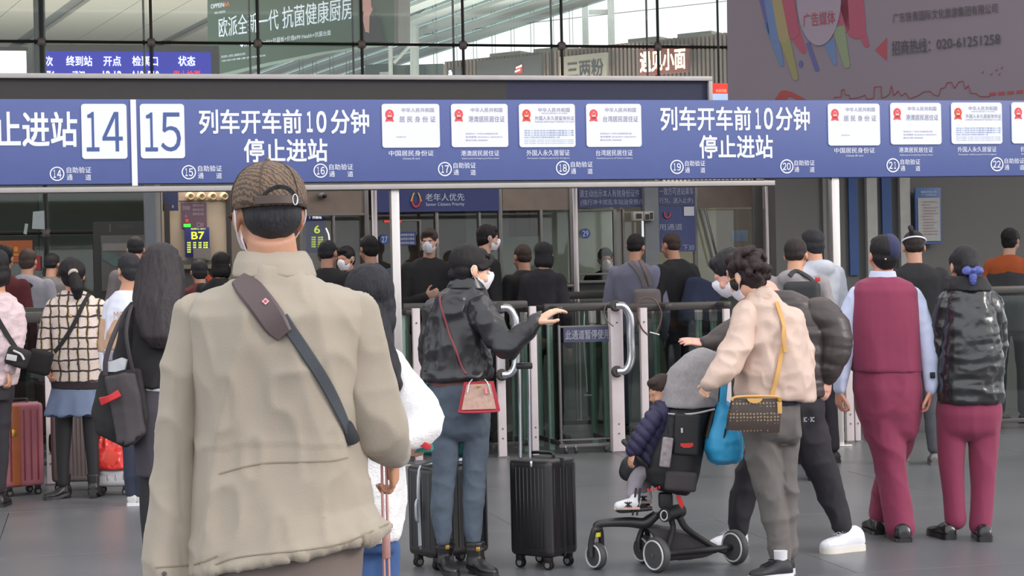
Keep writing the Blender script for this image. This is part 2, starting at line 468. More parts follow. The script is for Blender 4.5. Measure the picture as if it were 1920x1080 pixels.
class Fig:
    def __init__(s, label, Y, foot_px, name='person', group=None, vox=0.012):
        s.Y = Y; s.s = FPX / Y; s.vox = vox
        f = P(foot_px, 600, Y); s.loc = V((f.x, Y, 0))
        s.root = thing(name, s.loc, label, 'person', group)
        s.inner = MB(); s.extra = []; s.skin = skin()
    def p(s, px, py, dy=0.0): 
        q = P(px, py, s.Y); return V((q.x, q.y + dy, q.z))
    def r(s, px): return px / s.s
    def torso(s, mb, secs, inner=0.84, e=2.5):
        """secs: (x left, y left, x right, y right, depth m, dy)"""
        rg = []; ri = []
        for q in secs:
            if len(q) == 5: q = (q[0], q[1], q[2], q[1], q[3], q[4])
            xl, yl, xr, yr, dep, dy = q
            a, b = s.p(xl, yl, dy), s.p(xr, yr, dy); c = (a + b) / 2
            rg.append(ell_ring(a, b, dep, e=e))
            ri.append(ell_ring(c + (a - c) * inner, c + (b - c) * inner, dep * inner, n=16))
        mb.loft(rg)
        if inner: s.inner.loft(ri)
    def hips(s, mb, secs, inner=.84):
        xl, y, xr, dep, dy = secs[-1]; w = xr - xl; u = s.s * .024
        s.torso(mb, secs + [(xl + w * .01, y + u, xr - w * .01, dep * .92, dy), (xl + w * .03, y + 2 * u, xr - w * .03, dep * .74, dy), (xl + w * .06, y + 3 * u, xr - w * .06, dep * .45, dy)], inner)
    def limb(s, mb, pts, inner=0.7, last=True):
        """pts: (px, py, r px, dy)"""
        Q = smooth_path([(*s.p(q[0], q[1], q[3] if len(q) > 3 else 0), s.r(q[2])) for q in pts], 4)
        P_ = [V(q[:3]) for q in Q]; r_ = [max(q[3], 0.006) for q in Q]
        mb.capsules(P_, r_, 16)
        if inner: s.inner.capsules(P_[::2] + [P_[-1]], [q * inner for q in r_[::2] + [r_[-1]]], 10)
    def garment(s, name, secs_list, limbs, m, vox=None, disp=None, sm=3, inner=0.84, linner=0.7, label=None, post=None, e=2.5, sep=True):
        mb = MB(); ms = []
        for sc in secs_list: s.torso(mb, sc, inner, e)
        for l in limbs:
            if sep: ms.append(MB()); s.limb(ms[-1], l, linner)
            else: s.limb(mb, l, linner)
        me = fused(mb, vox or s.vox, sm, disp, name)
        if ms: me = join_meshes([me] + [fused(q, vox or s.vox, sm, disp, name) for q in ms], name)
        if post: post(me)
        o = obj(name, me, m, s.root)
        if label: o['label'] = label
        return o
    def head(s, hx, hy, hh_px, yaw=0, pitch=0, roll=0, neck=None, neck_r=0.055):
        c = s.p(hx, hy); k = s.r(hh_px) / 0.235
        Rm = (Matrix.Rotation(R(-yaw), 3, 'Z') @ Matrix.Rotation(R(-pitch), 3, 'X') @ Matrix.Rotation(R(roll), 3, 'Y'))
        s.hc, s.hk, s.hR = c, k, Rm
        mb = MB()
        def S(x, y, z, r): mb.sph(c + Rm @ V((x * k, y * k, z * k)), [q * k for q in r], Rm, 18, 12)
        S(0, -.012, .03, (.076, .094, .087)); S(0, .028, -.025, (.064, .064, .078)); S(0, .045, -.078, (.042, .042, .034))
        S(0, .0, -.05, (.058, .06, .05))
        S(0, .094, -.022, (.013, .02, .016)); S(0, .088, -.002, (.009, .014, .026)); S(0, .074, .022, (.046, .018, .013))
        for q in (-1, 1):
            S(q * .036, .066, -.035, (.024, .022, .024)); S(q * .080, -.004, -.006, (.009, .019, .031)); S(q * .078, .002, -.03, (.007, .010, .013))
        S(0, .083, -.058, (.024, .010, .0065)); S(0, .081, -.068, (.02, .010, .006))
        if neck: 
            nb = s.p(*neck) if len(neck) < 4 else s.p(*neck[:3])
            mb.cone(c + Rm @ V((0, -.02 * k, -.05 * k)), nb, neck_r * k, neck_r * k * 1.12, 18)
            mb.sph(nb, neck_r * k * 1.12)
            s.inner.sph(nb, neck_r * k * 1.1)
        s.extra.append((mb, max(0.0065, s.vox * 0.6)))
    def H(s, x, y, z): return s.hc + s.hR @ V((x, y, z)) * s.hk
    def eyes(s, closed=0.0):
        for q in (-1, 1):
            w = MB(); w.sph(s.H(q * .031, .079, -.001), [.014 * s.hk, .010 * s.hk, .0075 * s.hk], s.hR, 12, 8)
            o = obj('eye', w, mat('eye_white', (215, 208, 205), 0.3, var=0), s.root)
            w = MB(); w.sph(s.H(q * .031, .0865, -.002), [.006 * s.hk, .004 * s.hk, .006 * s.hk], s.hR, 10, 6)
            obj('iris', w, mat('iris', (35, 25, 22), 0.3, var=0), o)
            w = MB(); w.tube([s.H(q * .016, .089, .016), s.H(q * .032, .089, .021), s.H(q * .05, .078, .017)], .0028 * s.hk, 6)
            obj('eyebrow', w, hairmat(), s.root)
    def hair(s, style='short', m=None, long_to=None, vox=None, amp=.004, extra=None, name='hair', label=None):
        mb = MB(); k = s.hk; m = m or hairmat()
        def S(x, y, z, r): mb.sph(s.H(x, y, z), [q * k for q in r], s.hR, 18, 12)
        if style in ('short', 'long', 'bun', 'tail'):
            yb = -.012 if style == 'bun' else 0
            S(0, -.018 + yb, .040, (.083, .098, .090)); S(0, -.040, -.012, (.077, .066, .066))
            S(0, .045 + yb * 1.3, .085, (.060, .040, .036))
        if style == 'short': S(0, -.05, -.045, (.060, .045, .042))
        if style == 'buzz':
            S(0, -.020, .040, (.079, .093, .083)); S(0, -.042, -.005, (.071, .062, .060))
        if style == 'cropped':
            S(0, -.018, .046, (.082, .096, .086)); S(0, .03, .088, (.066, .05, .034)); S(0, -.045, .0, (.074, .058, .05))
        if style == 'long':
            S(0, -.035, -.06, (.086, .07, .075)); S(-.062, .0, -.03, (.026, .05, .09)); S(.062, .0, -.03, (.026, .05, .09))
        if style in ('bun', 'tail'):
            S(0, -.04, -.04, (.066, .055, .055))
            for q in (-1, 1): S(q * .062, .012, .040, (.022, .050, .045))
        if extra: extra(mb)
        dp = None
        if amp:
            Ri = np.array(s.hR.inverted()); c_ = np.array(s.hc)
            def dp(p, n):
                q = (p - c_) @ Ri.T
                a = ridge(q, (55, 55, 9), 3); return amp * (a - 0.5)
        me = fused(mb, vox or max(0.006, s.vox * 0.6), 2, dp, name)
        o = obj(name, me, m, s.root)
        if label: o['label'] = label
        return o
    def mask(s, m=None, label=None, k2=1.0):
        m = m or mat('mask_cloth', (236, 232, 242), 0.8, var=0.03, bump=0.1, bscale=80)
        rings = []; k = s.hk
        for z, w, y0 in ((.010, .022, .112), (-.004, .044, .121), (-.026, .060, .120), (-.05, .061, .112), (-.075, .053, .104), (-.100, .034, .086)):
            pts = []
            for i in range(11):
                t = -1 + 2 * i / 10; a = t * 1.25
                pts.append((math.sin(a) / math.sin(1.25) * w * 1.04, y0 - (1 - math.cos(a)) * (y0 - .028) / (1 - math.cos(1.25)) + (0.004 if abs(t) < .15 else 0), z - abs(t) ** 2 * .004))
            rings.append(pts)
        o1 = [[s.H(*p_) for p_ in r_] + [s.H(p_[0] * .94, p_[1] - .006, p_[2]) for p_ in reversed(r_)] for r_ in rings]
        mb = MB(); mb.loft(o1)
        me = obj('face_mask', mb, m, s.root)
        if label: me['label'] = label
        lp = MB()
        for q in (-1, 1):
            lp.tube([s.H(q * .060, .034, -.024), s.H(q * .078, .004, .014), s.H(q * .087, -.018, .018), s.H(q * .086, -.022, -.012), s.H(q * .078, .002, -.038), s.H(q * .056, .036, -.078)], .0018 * k, 6)
        obj('ear_loop', lp, m, me)
        return me
    def hand(s, wrist, d, nrm, side=1, k=1.0, curl=0.5, vox=0.0045, **kw):
        mb = MB(); hand(mb, wrist, d, nrm, side, k, curl, **kw); s.extra.append((mb, vox))
    def body(s, m=None):
        ms = [fused(s.inner, s.vox * 1.3, 1, None, 'body')] if s.inner.v else []
        ms += [fused(mb, v, 2, None, 'body') for mb, v in s.extra]
        me = join_meshes(ms, 'body')
        return obj('body', me, m or s.skin, s.root)
    def shoe(s, heel, toe, w=0.095, h=0.10, m=None, sole=None, sole_h=0.022, lift=0.0, shaft=0.0, shaft_r=0.045, heel_h=0.0, name='shoe', label=None, laces=None):
        """heel and toe: ground points"""
        heel = V(heel); toe = V(toe); d = (toe - heel); L = d.length; d.normalize(); x = V((d.y, -d.x, 0)).normalized()
        rings = []; srings = []
        for t, hw, top in ((0.0, .30, .55), (.04, .40, .85), (.15, .44, 1.0), (.32, .42, .98), (.48, .42, .72), (.62, .47, .58), (.78, .49, .50), (.90, .40, .42), (.97, .25, .33), (1.0, .12, .25)):
            c = heel + d * (t * L); hh_ = h * top; zb = lift + sole_h * 0.6 + heel_h * max(0, 1 - t / .55)
            ring_ = []
            for i in range(16):
                a = 2 * math.pi * i / 16; ca, sa = math.cos(a), math.sin(a)
                e = .75
                zz = zb + (hh_ / 2) * (1 + math.copysign(abs(sa) ** e, sa))
                wfac = 1.0 if sa < 0 else (1 - 0.42 * sa * sa)
                ring_.append(V((c.x, c.y, 0)) + x * (math.copysign(abs(ca) ** e, ca) * hw * w * wfac) + ZH * zz)
            rings.append(ring_)
            srings.append([V((c.x, c.y, 0)) + x * (math.copysign(abs(math.cos(a)) ** .6, math.cos(a)) * (hw + .025) * w) + ZH * (lift + heel_h * max(0, 1 - t / .55) + sole_h * (0.5 + 0.5 * math.copysign(1, math.sin(a) + 1e-6))) for a in [2 * math.pi * i / 16 + .01 for i in range(16)]])
        mb = MB(); mb.loft(rings)
        if shaft:
            c = heel + d * (.2 * L); mb.loft([[V((c.x, c.y, 0)) + ZH * z + V((math.cos(a), math.sin(a), 0)) * rr for a in [2 * math.pi * i / 18 for i in range(18)]] for z, rr in ((.04, shaft_r * .9), (.09, shaft_r * .85), (h + shaft * .5, shaft_r * .95), (h + shaft, shaft_r * 1.05))])
        me = fused(mb, 0.0055, 2, None, name)
        o = obj(name, me, m, s.root)
        if label: o['label'] = label
        sb = MB(); sb.loft(srings)
        if heel_h:
            c = heel + d * (.12 * L); sb.box(V((c.x, c.y, (heel_h + sole_h) / 2 + lift)), (w * .6, w * .6, heel_h + sole_h), None, .006)
        obj('sole', sb, sole or m, o)
        if laces:
            lb = MB()
            for t in (.40, .47, .54, .60):
                c = heel + d * (t * L); z = lift + sole_h * .6 + h * np.interp(t, [.32, .48, .62], [.98, .74, .60]) + .003
                for q in (-1, 1):
                    lb.tube([V((c.x, c.y, z - .004)) - x * (.022 * q), V((c.x, c.y, z + .004)) + d * .006, V((c.x, c.y, z - .004)) + x * (.022 * q) + d * .014], .0024, 6, 3)
            obj('laces', lb, laces, o)
        return o
def bvh(o):
    """ray helper on a finished part, in world axes"""
    off = V((0, 0, 0)); q = o
    while q is not None: off += q.location; q = q.parent
    me = o.data
    t = BVHTree.FromPolygons([v.co + off for v in me.vertices], [p.vertices for p in me.polygons])
    return t
def on(t, px, py, fallY):
    d = ray(px, py).normalized()
    h = t.ray_cast(CAMP, d)
    if h[0] is None:
        q = t.find_nearest(P(px, py, fallY)); return q[0], -d
    return h[0], h[1] if h[1].dot(d) < 0 else -h[1]
def strap_on(name, o, pxs, w, t, m, parent, fallY, lift=0.004, sm=5, label=None):
    tr = bvh(o); pts = []; nr = []
    for q in smooth_path(pxs, 4):
        h, n = on(tr, q[0], q[1], fallY)
        pts.append(h + n * lift); nr.append(n)
    # calm the path
    for _ in range(3):
        pts = [pts[0]] + [(pts[i - 1] + pts[i] * 2 + pts[i + 1]) / 4 for i in range(1, len(pts) - 1)] + [pts[-1]]
        nr = [nr[0]] + [(nr[i - 1] + nr[i] + nr[i + 1]).normalized() for i in range(1, len(nr) - 1)] + [nr[-1]]
    ww = w if hasattr(w, '__len__') else [w] * len(pts)
    if len(ww) != len(pts): ww = list(np.interp(np.linspace(0, 1, len(pts)), np.linspace(0, 1, len(ww)), ww))
    mb = MB(); mb.ribbon(pts, nr, ww, t)
    q = obj(name, mb, m, parent)
    if label: q['label'] = label
    return q

# a passer-by seen small: built from body measures, H tall, facing yaw
def passer(label, hx, top, s_px, yaw, hair, hairm, topm, legm, shoem, H=None, w=1.0, group=None, lean=0.0, arms='down', mask=False, hood=None, collar=None, voxel=0.016, topname='jacket', head_pitch=8, head_yaw=None, skinm=None, long_hair=False, female=False, legs=True, eyes=False):
    Y = FPX / s_px
    hp = P(hx, top, Y); H = hp.z if H is None else H
    fg = Fig(label, Y, hx, vox=voxel)
    if skinm: fg.skin = skinm
    X0 = hp.x
    fw = V((math.sin(R(yaw)), math.cos(R(yaw)), 0)); rt = V((fw.y, -fw.x, 0))
    def W(x, y, z): 
        q = max(0, z / H - .5) * 2
        return V((X0, Y, 0)) + rt * (x * H / 1.7) + fw * ((y + lean * (q - 0.85)) * H / 1.7) + ZH * z
    sw = .195 * w * (0.9 if female else 1)
    tor = []
    for zf, hw, dep, y in ((.868, .055, .13, -.02), (.848, .11 * w, .18, -.02), (.822, sw * .86, .22, -.02), (.80, sw * .93, .24, -.02), (.74, sw * .93, .25, -.01), (.66, sw * .84, .25, 0), (.58, sw * .82, .25, 0), (.50, sw * .86, .27, 0)):
        z = zf * H; a, b = W(-hw, y, z), W(hw, y, z); tor.append(ell_ring(a, b, dep, 22))
        c = (a + b) / 2; fg.inner.loft
    mb = MB(); mb.loft(tor); fg.inner.loft([[(sum(r_, V()) / len(r_)) + (q - sum(r_, V()) / len(r_)) * .85 for q in r_] for r_ in tor])
    hands = []
    for q in (-1, 1):
        sh = W(q * sw * .86, -.015, .812 * H)
        if arms == 'down' or (arms == 'one' and q < 0):
            el, wr = W(q * (sw + .045), -.03, .63 * H), W(q * (sw + .03), .04, .49 * H)
            hands.append((wr, (wr - el).normalized(), rt * q, -q))
        elif arms == 'phone' or arms == 'one':
            el, wr = W(q * (sw + .03), .02, .63 * H), W(q * .07, .26, .68 * H)
            hands.append((wr, (wr - el).normalized(), fw, -q))
        elif arms == 'front':
            el, wr = W(q * (sw + .04), .0, .63 * H), W(q * .08, .24, .57 * H)
            hands.append((wr, (wr - el).normalized(), fw, -q))
        rr = .062 * w; mb.capsules([sh, el, wr], [rr, rr * .85, rr * .68], 14)
        fg.inner.capsules([sh, el, wr], [rr * .7, rr * .6, rr * .5], 10)
    if hood: mb.sph(W(0, -.09, .835 * H), (.11, .07, .07), None)
    if collar: mb.capsules([W(-.05, -.03, .85 * H), W(.05, -.03, .85 * H)], [.045, .045])
    me = fused(mb, voxel, 2, folds(9, 4, .010, int(hx), .004, 20), topname)
    jk = obj(topname, me, topm, fg.root)
    fg.jacket = jk
    if legs:
        mb = MB()
        mb.loft([ell_ring(W(-sw * .78, 0, z * H), W(sw * .78, 0, z * H), d_, 18) for z, d_ in ((.56, .2), (.53, .24), (.46, .25))])
        for q in (-1, 1):
            pt = [W(q * .085, 0, .48 * H), W(q * .10, .02 * q, .28 * H), W(q * .11, -.02, .07 * H)]
            mb.capsules(pt, [.085, .065, .052], 14); fg.inner.capsules(pt, [.06, .045, .035], 10)
        obj('trousers', fused(mb, voxel, 2, folds(8, 5, .008, int(hx) + 3, 0), 'trousers'), legm, fg.root)
        for q in (-1, 1):
            h = W(q * .11, -.07, 0); t = W(q * .125, .19, 0); h.z = t.z = 0
            fg.shoe(h, t, .095, .085, shoem, shoem)
    hw = W(0, .03, H - .118)
    fg.hc = hw
    hy = yaw if head_yaw is None else head_yaw
    # head in world place
    c = hw; k = .235 / .235 * (.97 if female else 1.0)
    fg.hk = k
    Rm = (Matrix.Rotation(R(-hy), 3, 'Z') @ Matrix.Rotation(R(-head_pitch), 3, 'X'))
    fg.hR = Rm; hb = MB()
    def S(x, y, z, r): hb.sph(c + Rm @ V((x, y, z)) * k, [q * k for q in r], Rm, 16, 11)
    S(0, -.012, .03, (.076, .094, .087)); S(0, .028, -.025, (.064, .064, .078)); S(0, .045, -.078, (.042, .042, .034)); S(0, 0, -.05, (.058, .06, .05))
    S(0, .094, -.022, (.013, .02, .016)); S(0, .088, -.002, (.009, .014, .026)); S(0, .074, .022, (.046, .018, .013))
    for q in (-1, 1): S(q * .036, .066, -.035, (.024, .022, .024)); S(q * .080, -.004, -.006, (.009, .019, .031))
    S(0, .083, -.06, (.024, .010, .009))
    hb.cone(c + Rm @ V((0, -.02, -.05)), W(0, -.02, .82 * H), .055, .06); fg.inner.sph(W(0, -.02, .82 * H), .06)
    fg.extra.append((hb, .009))
    for (wr, d, nr_, sd) in hands: fg.hand(wr, d, nr_, sd, 1.0, .45, .0075)
    fg.body()
    fg.hair(hair, hairm, amp=.004, vox=.009)
    if mask: fg.mask()
    if eyes: fg.eyes()
    fg.W = W
    return fg

# ================================================================ ground, added canopy, hall
m_floor = mat('floor_stone', (104, 104, 107), 0.32, var=0.10, vscale=1.3, bump=0.05, bscale=14)
m_joint = mat('joint_grout', (92, 92, 94), 0.8)
fl = sroot('floor')
b = MB(); b.box((0, 40, -0.06), (120, 120, 0.1)); struct('bedding', b, m_joint, fl)
pf = VP(0)
slab_me = None
LU, LV, G = 3.0, 2.1, 0.004
b = MB(); Rm = Matrix((UH, NH, ZH)).transposed()
b.box((0, 0, 0.0), (LU - G, LV - G, 0.02), Rm, 0.002, 1)
slab_me = mesh_of(b, 'slab'); slab_me.materials.append(m_floor)
for j in range(13):
    for i in range(-6, 7):
        v = 2.02 + LV * j; u = LU * (i + (0.5 if j % 2 else 0.0)) + 1.0
        c = UH * (u + LU / 2 + v * math.tan(TH) * .6) + NH * (v + LV / 2)
        if abs(c.x) > 0.36 * c.y + 3.2 or c.y < 2.5: continue
        o = bpy.data.objects.new('slab', slab_me); COL.objects.link(o); o.parent = fl; o.location = (c.x, c.y, -0.01)
b = MB(); b.ubox(-40, 40, -0.02, -0.0005, pf, 2.02 + LV * 13, 90); struct('hall_floor', b, m_floor, fl)
b = MB(); b.box((0, -14, -0.011), (90, 31.5, 0.02)); struct('near_floor', b, m_floor, fl)

m_added_canopy = mat('added_canopy_panel', (170, 170, 168), 0.7)
# unseen canopy added to keep overhead light off the floor before the glass wall
b = MB(); b.ubox(-30, 30, 7.6, 8.0, pf, 10, 25.4); struct('added_canopy', b, m_added_canopy, None, 'added pale canopy, out of view, shading the station entrance')

# ---- the long blue sign
SG = VP(14.29)
m_blue = mat('sign_blue', (84, 97, 154), 0.45, var=0.02, gain=1.0)
m_white = mat('sign_white', (232, 234, 248), 0.5, var=0.0)
m_numbl = mat('number_blue', (70, 92, 150), 0.5, var=0.0)
m_alu = mat('grey_aluminium', (168, 162, 160), 0.45, metal=0.2, var=0.05)
m_dark = mat('dark_panel', (50, 45, 44), 0.6, var=0.06)
m_navy = mat('navy_panel', (34, 37, 64), 0.6, var=0.05)
m_red = mat('emblem_red', (226, 84, 92), 0.6, var=0.0)
m_redo = mat('emblem_orange', (224, 80, 60), 0.6, var=0.0)
m_gtxt = mat('grey_print', (142, 140, 158), 0.6, var=0.0)
m_btxt = mat('blue_print', (96, 126, 170), 0.6, var=0.0)
base = SG.w(0, 0)
sign = thing('overhead_sign', SG.w(0, 2.25), 'long blue overhead sign with lane numbers and white card panels above the gates', 'sign')
b = MB(); b.ubox(-5.2, 11.5, SG.uz(960, 338)[1], SG.uz(960, 187)[1], SG, 0, 0.14, 0.006)
obj('panel', b, m_blue, sign)
b = MB(); b.pbox(246, 187, 256.5, 348.5, SG, 0.012, v0=-0.012); obj('divider', b, m_white, sign)
b = MB(); b.ubox(-5.2, SG.uz(1452, 335)[0], SG.uz(700, 355)[1], SG.uz(700, 345.5)[1], SG, -0.015, 0.15, 0.004); obj('lower_rail', b, m_alu, sign)
def big(body, x0, y0, x1, y1, yr=None, bold=.034):
    b = MB(); tx(b, body, x0, y0, x1, y1, SG, .003, bold, yr); obj('lettering', b, m_white, sign)
big('停止进站', -66, 209, 145, 276)
big('列车开车前', 373, 205, 566, 251); big('１', 575, 209, 586, 248, None, .05); big('０', 593, 208, 612, 249, None, .05); big('分钟', 620, 205, 692, 251); big('停止进站', 457, 260, 614, 304)
big('列车开车前', 1238, 200, 1408, 245); big('１', 1416, 203, 1426, 242, None, .05); big('０', 1432, 202, 1449, 243, None, .05); big('分钟', 1454, 200, 1518, 245); big('停止进站', 1311, 253, 1449, 297)
for n_, (x0, y0, x1, y1), (a0, c0, a1, c1) in (('14', (153, 195, 238, 298), (162, 210, 230, 284)), ('15', (263, 195, 346, 297), (272, 211, 339, 284))):
    b = MB(); rrect(b, x0, y0, x1, y1, 6, SG, .008, .008); q = obj('number_plate', b, m_white, sign)
    b = MB(); w_ = a1 - a0; tx(b, '１', a0, c0, a0 + w_ * .35, c1, SG, .010, .012); tx(b, {'4': '４', '5': '５'}[n_[1]], a0 + w_ * .44, c0, a1, c1, SG, .010, .012); obj('lettering', b, m_numbl, q)
for n_, cx, cy, t0, t1 in ((14, 107, 326, 125, 171), (15, 354, 323, 371, 416), (16, 601, 320, 617, 662), (17, 834, 317, 850, 892), (18, 1055, 315, 1070, 1111),
                           (19, 1269, 313, 1284, 1322), (20, 1475, 312, 1489, 1527), (21, 1674, 310, 1688, 1725), (22, 1869, 308, 1883, 1920)):
    k = 1 - (cx - 107) / 1762 * .12
    b = MB(); ring(b, cx, cy, 13.8 * k, 2.2, SG)
    fw_ = '０１２３４５６７８９'; d1, d2 = n_ // 10, n_ % 10
    tx(b, fw_[d1], cx - (7 if d1 == 1 else 8.5) * k, cy - 7.5 * k, cx - (2.2 if d1 == 1 else .8) * k, cy + 7.5 * k, SG, .004, .03)
    tx(b, fw_[d2], cx + (2 if d2 == 1 else 0) * k, cy - 7.5 * k, cx + (6.5 if d2 == 1 else 8) * k, cy + 7.5 * k, SG, .004, .03)
    w = t1 - t0
    tx(b, '自助验证', t0, cy - 13 * k, t1, cy - 1.5 * k, SG, .004, .012)
    tx(b, '通', t0, cy + 1 * k, t0 + w * .24, cy + 12 * k, SG, .004, .012)
    tx(b, '道', t1 - w * .24, cy + 1 * k, t1, cy + 12 * k, SG, .004, .012)
    obj('lane_marking', b, m_white, sign)
def id_card(x0, y0, x1, y1, title, cap, latin, kind):
    w, h = x1 - x0, y1 - y0
    X = lambda t: x0 + w * t
    Y_ = lambda t: y0 + h * t
    b = MB(); rrect(b, x0, y0, x1, y1, 5, SG, .009, .009); q = obj('card_panel', b, m_white, sign)
    # the red crest: a shield round with a gate and a wreath foot
    m_ = m_redo if kind == 2 else m_red
    b = MB(); cx, cy = X(.13), Y_(.24)
    disc(b, cx, cy, w * .075, h * .115, SG, .011, 18, .002)
    flatpoly(b, [(cx - w * .055, cy + h * .08), (cx + w * .055, cy + h * .08), (cx + w * .075, cy + h * .17), (cx, cy + h * .15), (cx - w * .075, cy + h * .17)], SG, .011)
    obj('crest', b, m_, q)
    b = MB(); flatpoly(b, [(cx - w * .035, cy + h * .02), (cx + w * .035, cy + h * .02), (cx + w * .035, cy + h * .055), (cx - w * .035, cy + h * .055)], SG, .0135)
    disc(b, cx, cy - h * .045, w * .012, h * .018, SG, .0135, 8); disc(b, cx - w * .03, cy - h * .01, w * .007, h * .01, SG, .0135, 8); disc(b, cx + w * .03, cy - h * .01, w * .007, h * .01, SG, .0135, 8)
    obj('crest_detail', b, mat('crest_gold', (246, 206, 190), .5, var=0), q)
    b = MB()
    tx(b, '中华人民共和国', X(.34), Y_(.09), X(.90), Y_(.19), SG, .011, .0)
    if kind == 2:
        tx(b, title, X(.28), Y_(.28), X(.98), Y_(.38), SG, .011, .0)
        tx(b, 'PEOPLES REPUBLIC OF CHINA', X(.40), Y_(.205), X(.86), Y_(.23), SG, .011)
        tx(b, 'FOREIGN PERMANENT RESIDENT ID CARD', X(.28), Y_(.40), X(.98), Y_(.43), SG, .011)
    elif kind == 0: tx(b, '居 民 身 份 证', X(.30), Y_(.28), X(.93), Y_(.42), SG, .011, .004)
    else: tx(b, title, X(.30), Y_(.28), X(.94), Y_(.42), SG, .011, .004)
    if kind == 1:
        for i, (s_, xe) in enumerate((('签发机关 广州市公安局荔湾分局', .82), ('有效期限 2018.09.01-2023.09.01', .90), ('换证次数 0000000', .64))):
            tx(b, s_, X(.25), Y_(.67 + .075 * i), X(xe), Y_(.71 + .075 * i), SG, .011)
    if kind == 0: tx(b, '签发机关', X(.25), Y_(.74), X(.42), Y_(.77), SG, .011)
    obj('lettering', b, m_gtxt, q)
    if kind == 2:
        b = MB()
        for i in range(4): tx(b, '持证人凭此证在中国境内居留出入境', X(.09), Y_(.60 + .052 * i), X(.97 - .25 * (i == 3)), Y_(.635 + .052 * i), SG, .011)
        for i in range(3): tx(b, 'The holder of this card is permitted to reside', X(.09), Y_(.82 + .04 * i), X(.97), Y_(.845 + .04 * i), SG, .011)
        obj('lettering', b, m_btxt, q)
    c0, c1, cy0, cy1 = cap[1]
    b = MB(); tx(b, cap[0], c0, cy0, c1, cy1, SG, .003, .014)
    tx(b, latin, c0 + 2 if kind else (c0 + c1) / 2 - 16, cy1 + 3, c1 if kind else (c0 + c1) / 2 + 16, cy1 + 6.5, SG, .003); obj('caption', b, m_white, sign)
LAT = ('Chinese ID card', 'Residence permit for Hong Kong and Macao residents', 'Permanent residence permit for foreigners', 'Residence permit of Taiwan residents')
TIT = ('居民身份证', '港澳居民居住证', '外国人永久居留身份证', '台湾居民居住证'); CAP = ('中国居民身份证', '港澳居民居住证', '外国人永久居留证', '台湾居民居住证')
for (x0, y0, x1, y1), i, c in (((716, 195, 824, 277), 0, (729, 813, 282, 292.5)), ((846, 195, 952, 276), 1, (864, 936, 282, 292.5)), ((973, 195, 1078, 276), 2, (987, 1068, 281, 292)),
                               ((1099, 195, 1202, 275.5), 3, (1117, 1186, 281, 292)), ((1552, 194.5, 1649, 273), 0, (1564, 1640, 277, 287)), ((1669, 193, 1764, 271), 1, (1685, 1749, 276, 286)),
                               ((1783, 192.5, 1878, 270), 2, (1795, 1868, 275, 285)), ((1896, 192, 1990, 269), 3, (1913, 1985, 274, 284))):
    id_card(x0, y0, x1, y1, TIT[i], (CAP[i], c), LAT[i], 1 if i == 3 else i)

# ---- unlit display band behind and above the sign
LB = VP(14.6)
bd = thing('ticker_display', LB.w(0, 3.0), 'unlit dark ticker display in a grey frame above the blue sign', 'display')
u0 = -5.6; u1 = LB.uz(1326, 165)[0]; uc = LB.uz(950, 165)[0]; zt = LB.uz(700, 150)[1]; zb = LB.uz(700, 200)[1]; zc = LB.uz(700, 141)[1]
b = MB(); b.ubox(u0, uc, zb, zt, LB, 0, .2); obj('screen', b, m_dark, bd)['label'] = 'brown-black half of the screen'
b = MB(); b.ubox(uc, u1, zb, zt, LB, 0, .2); obj('screen', b, m_navy, bd)['label'] = 'navy half of the screen'
b = MB(); b.ubox(u0, u1 + .035, zt, zc, LB, -.04, .22, .005); b.ubox(u1, u1 + .035, zb, zt, LB, -.04, .22, .005); obj('frame', b, m_alu, bd)

# ---- steel posts that carry the sign
m_post = mat('brushed_steel', (206, 198, 196), 0.30, metal=0.85, var=0.08, vscale=6, stretch=(1, 1, .2), bump=.05, bscale=40)
m_steel = mat('chrome_tube', (205, 205, 210), 0.16, metal=1.0, var=0.03)
m_paint = mat('pinkish_white_paint', (214, 200, 202), 0.5, var=0.07, vscale=5, bump=.05, bscale=30)
m_pside = mat('post_side_grey', (120, 114, 114), 0.5, metal=.4)
def post(x0, x1, ytop, ybot, v, label, m, depth=.1, grp=None):
    pl = VP(v); u0 = pl.uz(x0, ytop)[0]; u1 = pl.uz(x1, ytop)[0]
    t = thing('steel_post', pl.w((u0 + u1) / 2, 0), label, 'post', grp)
    b = MB(); b.ubox(u0, u1, .012, pl.uz((x0 + x1) / 2, ytop)[1], pl, 0, depth, .004); obj('shaft', b, m, t)
    b = MB(); b.ubox(u0 - .05, u1 + .05, 0, .014, pl, -.05, depth + .05, .004); obj('base_plate', b, m, t)
    return t
post(733, 748, 347, 870, 14.33, 'bright steel post under the sign, just left of the woman in the leather jacket', m_post, .1)
post(1559.5, 1573, 331, 835, 14.33, 'bright steel post under the sign, left of the man in the maroon waistcoat', m_post, .08)

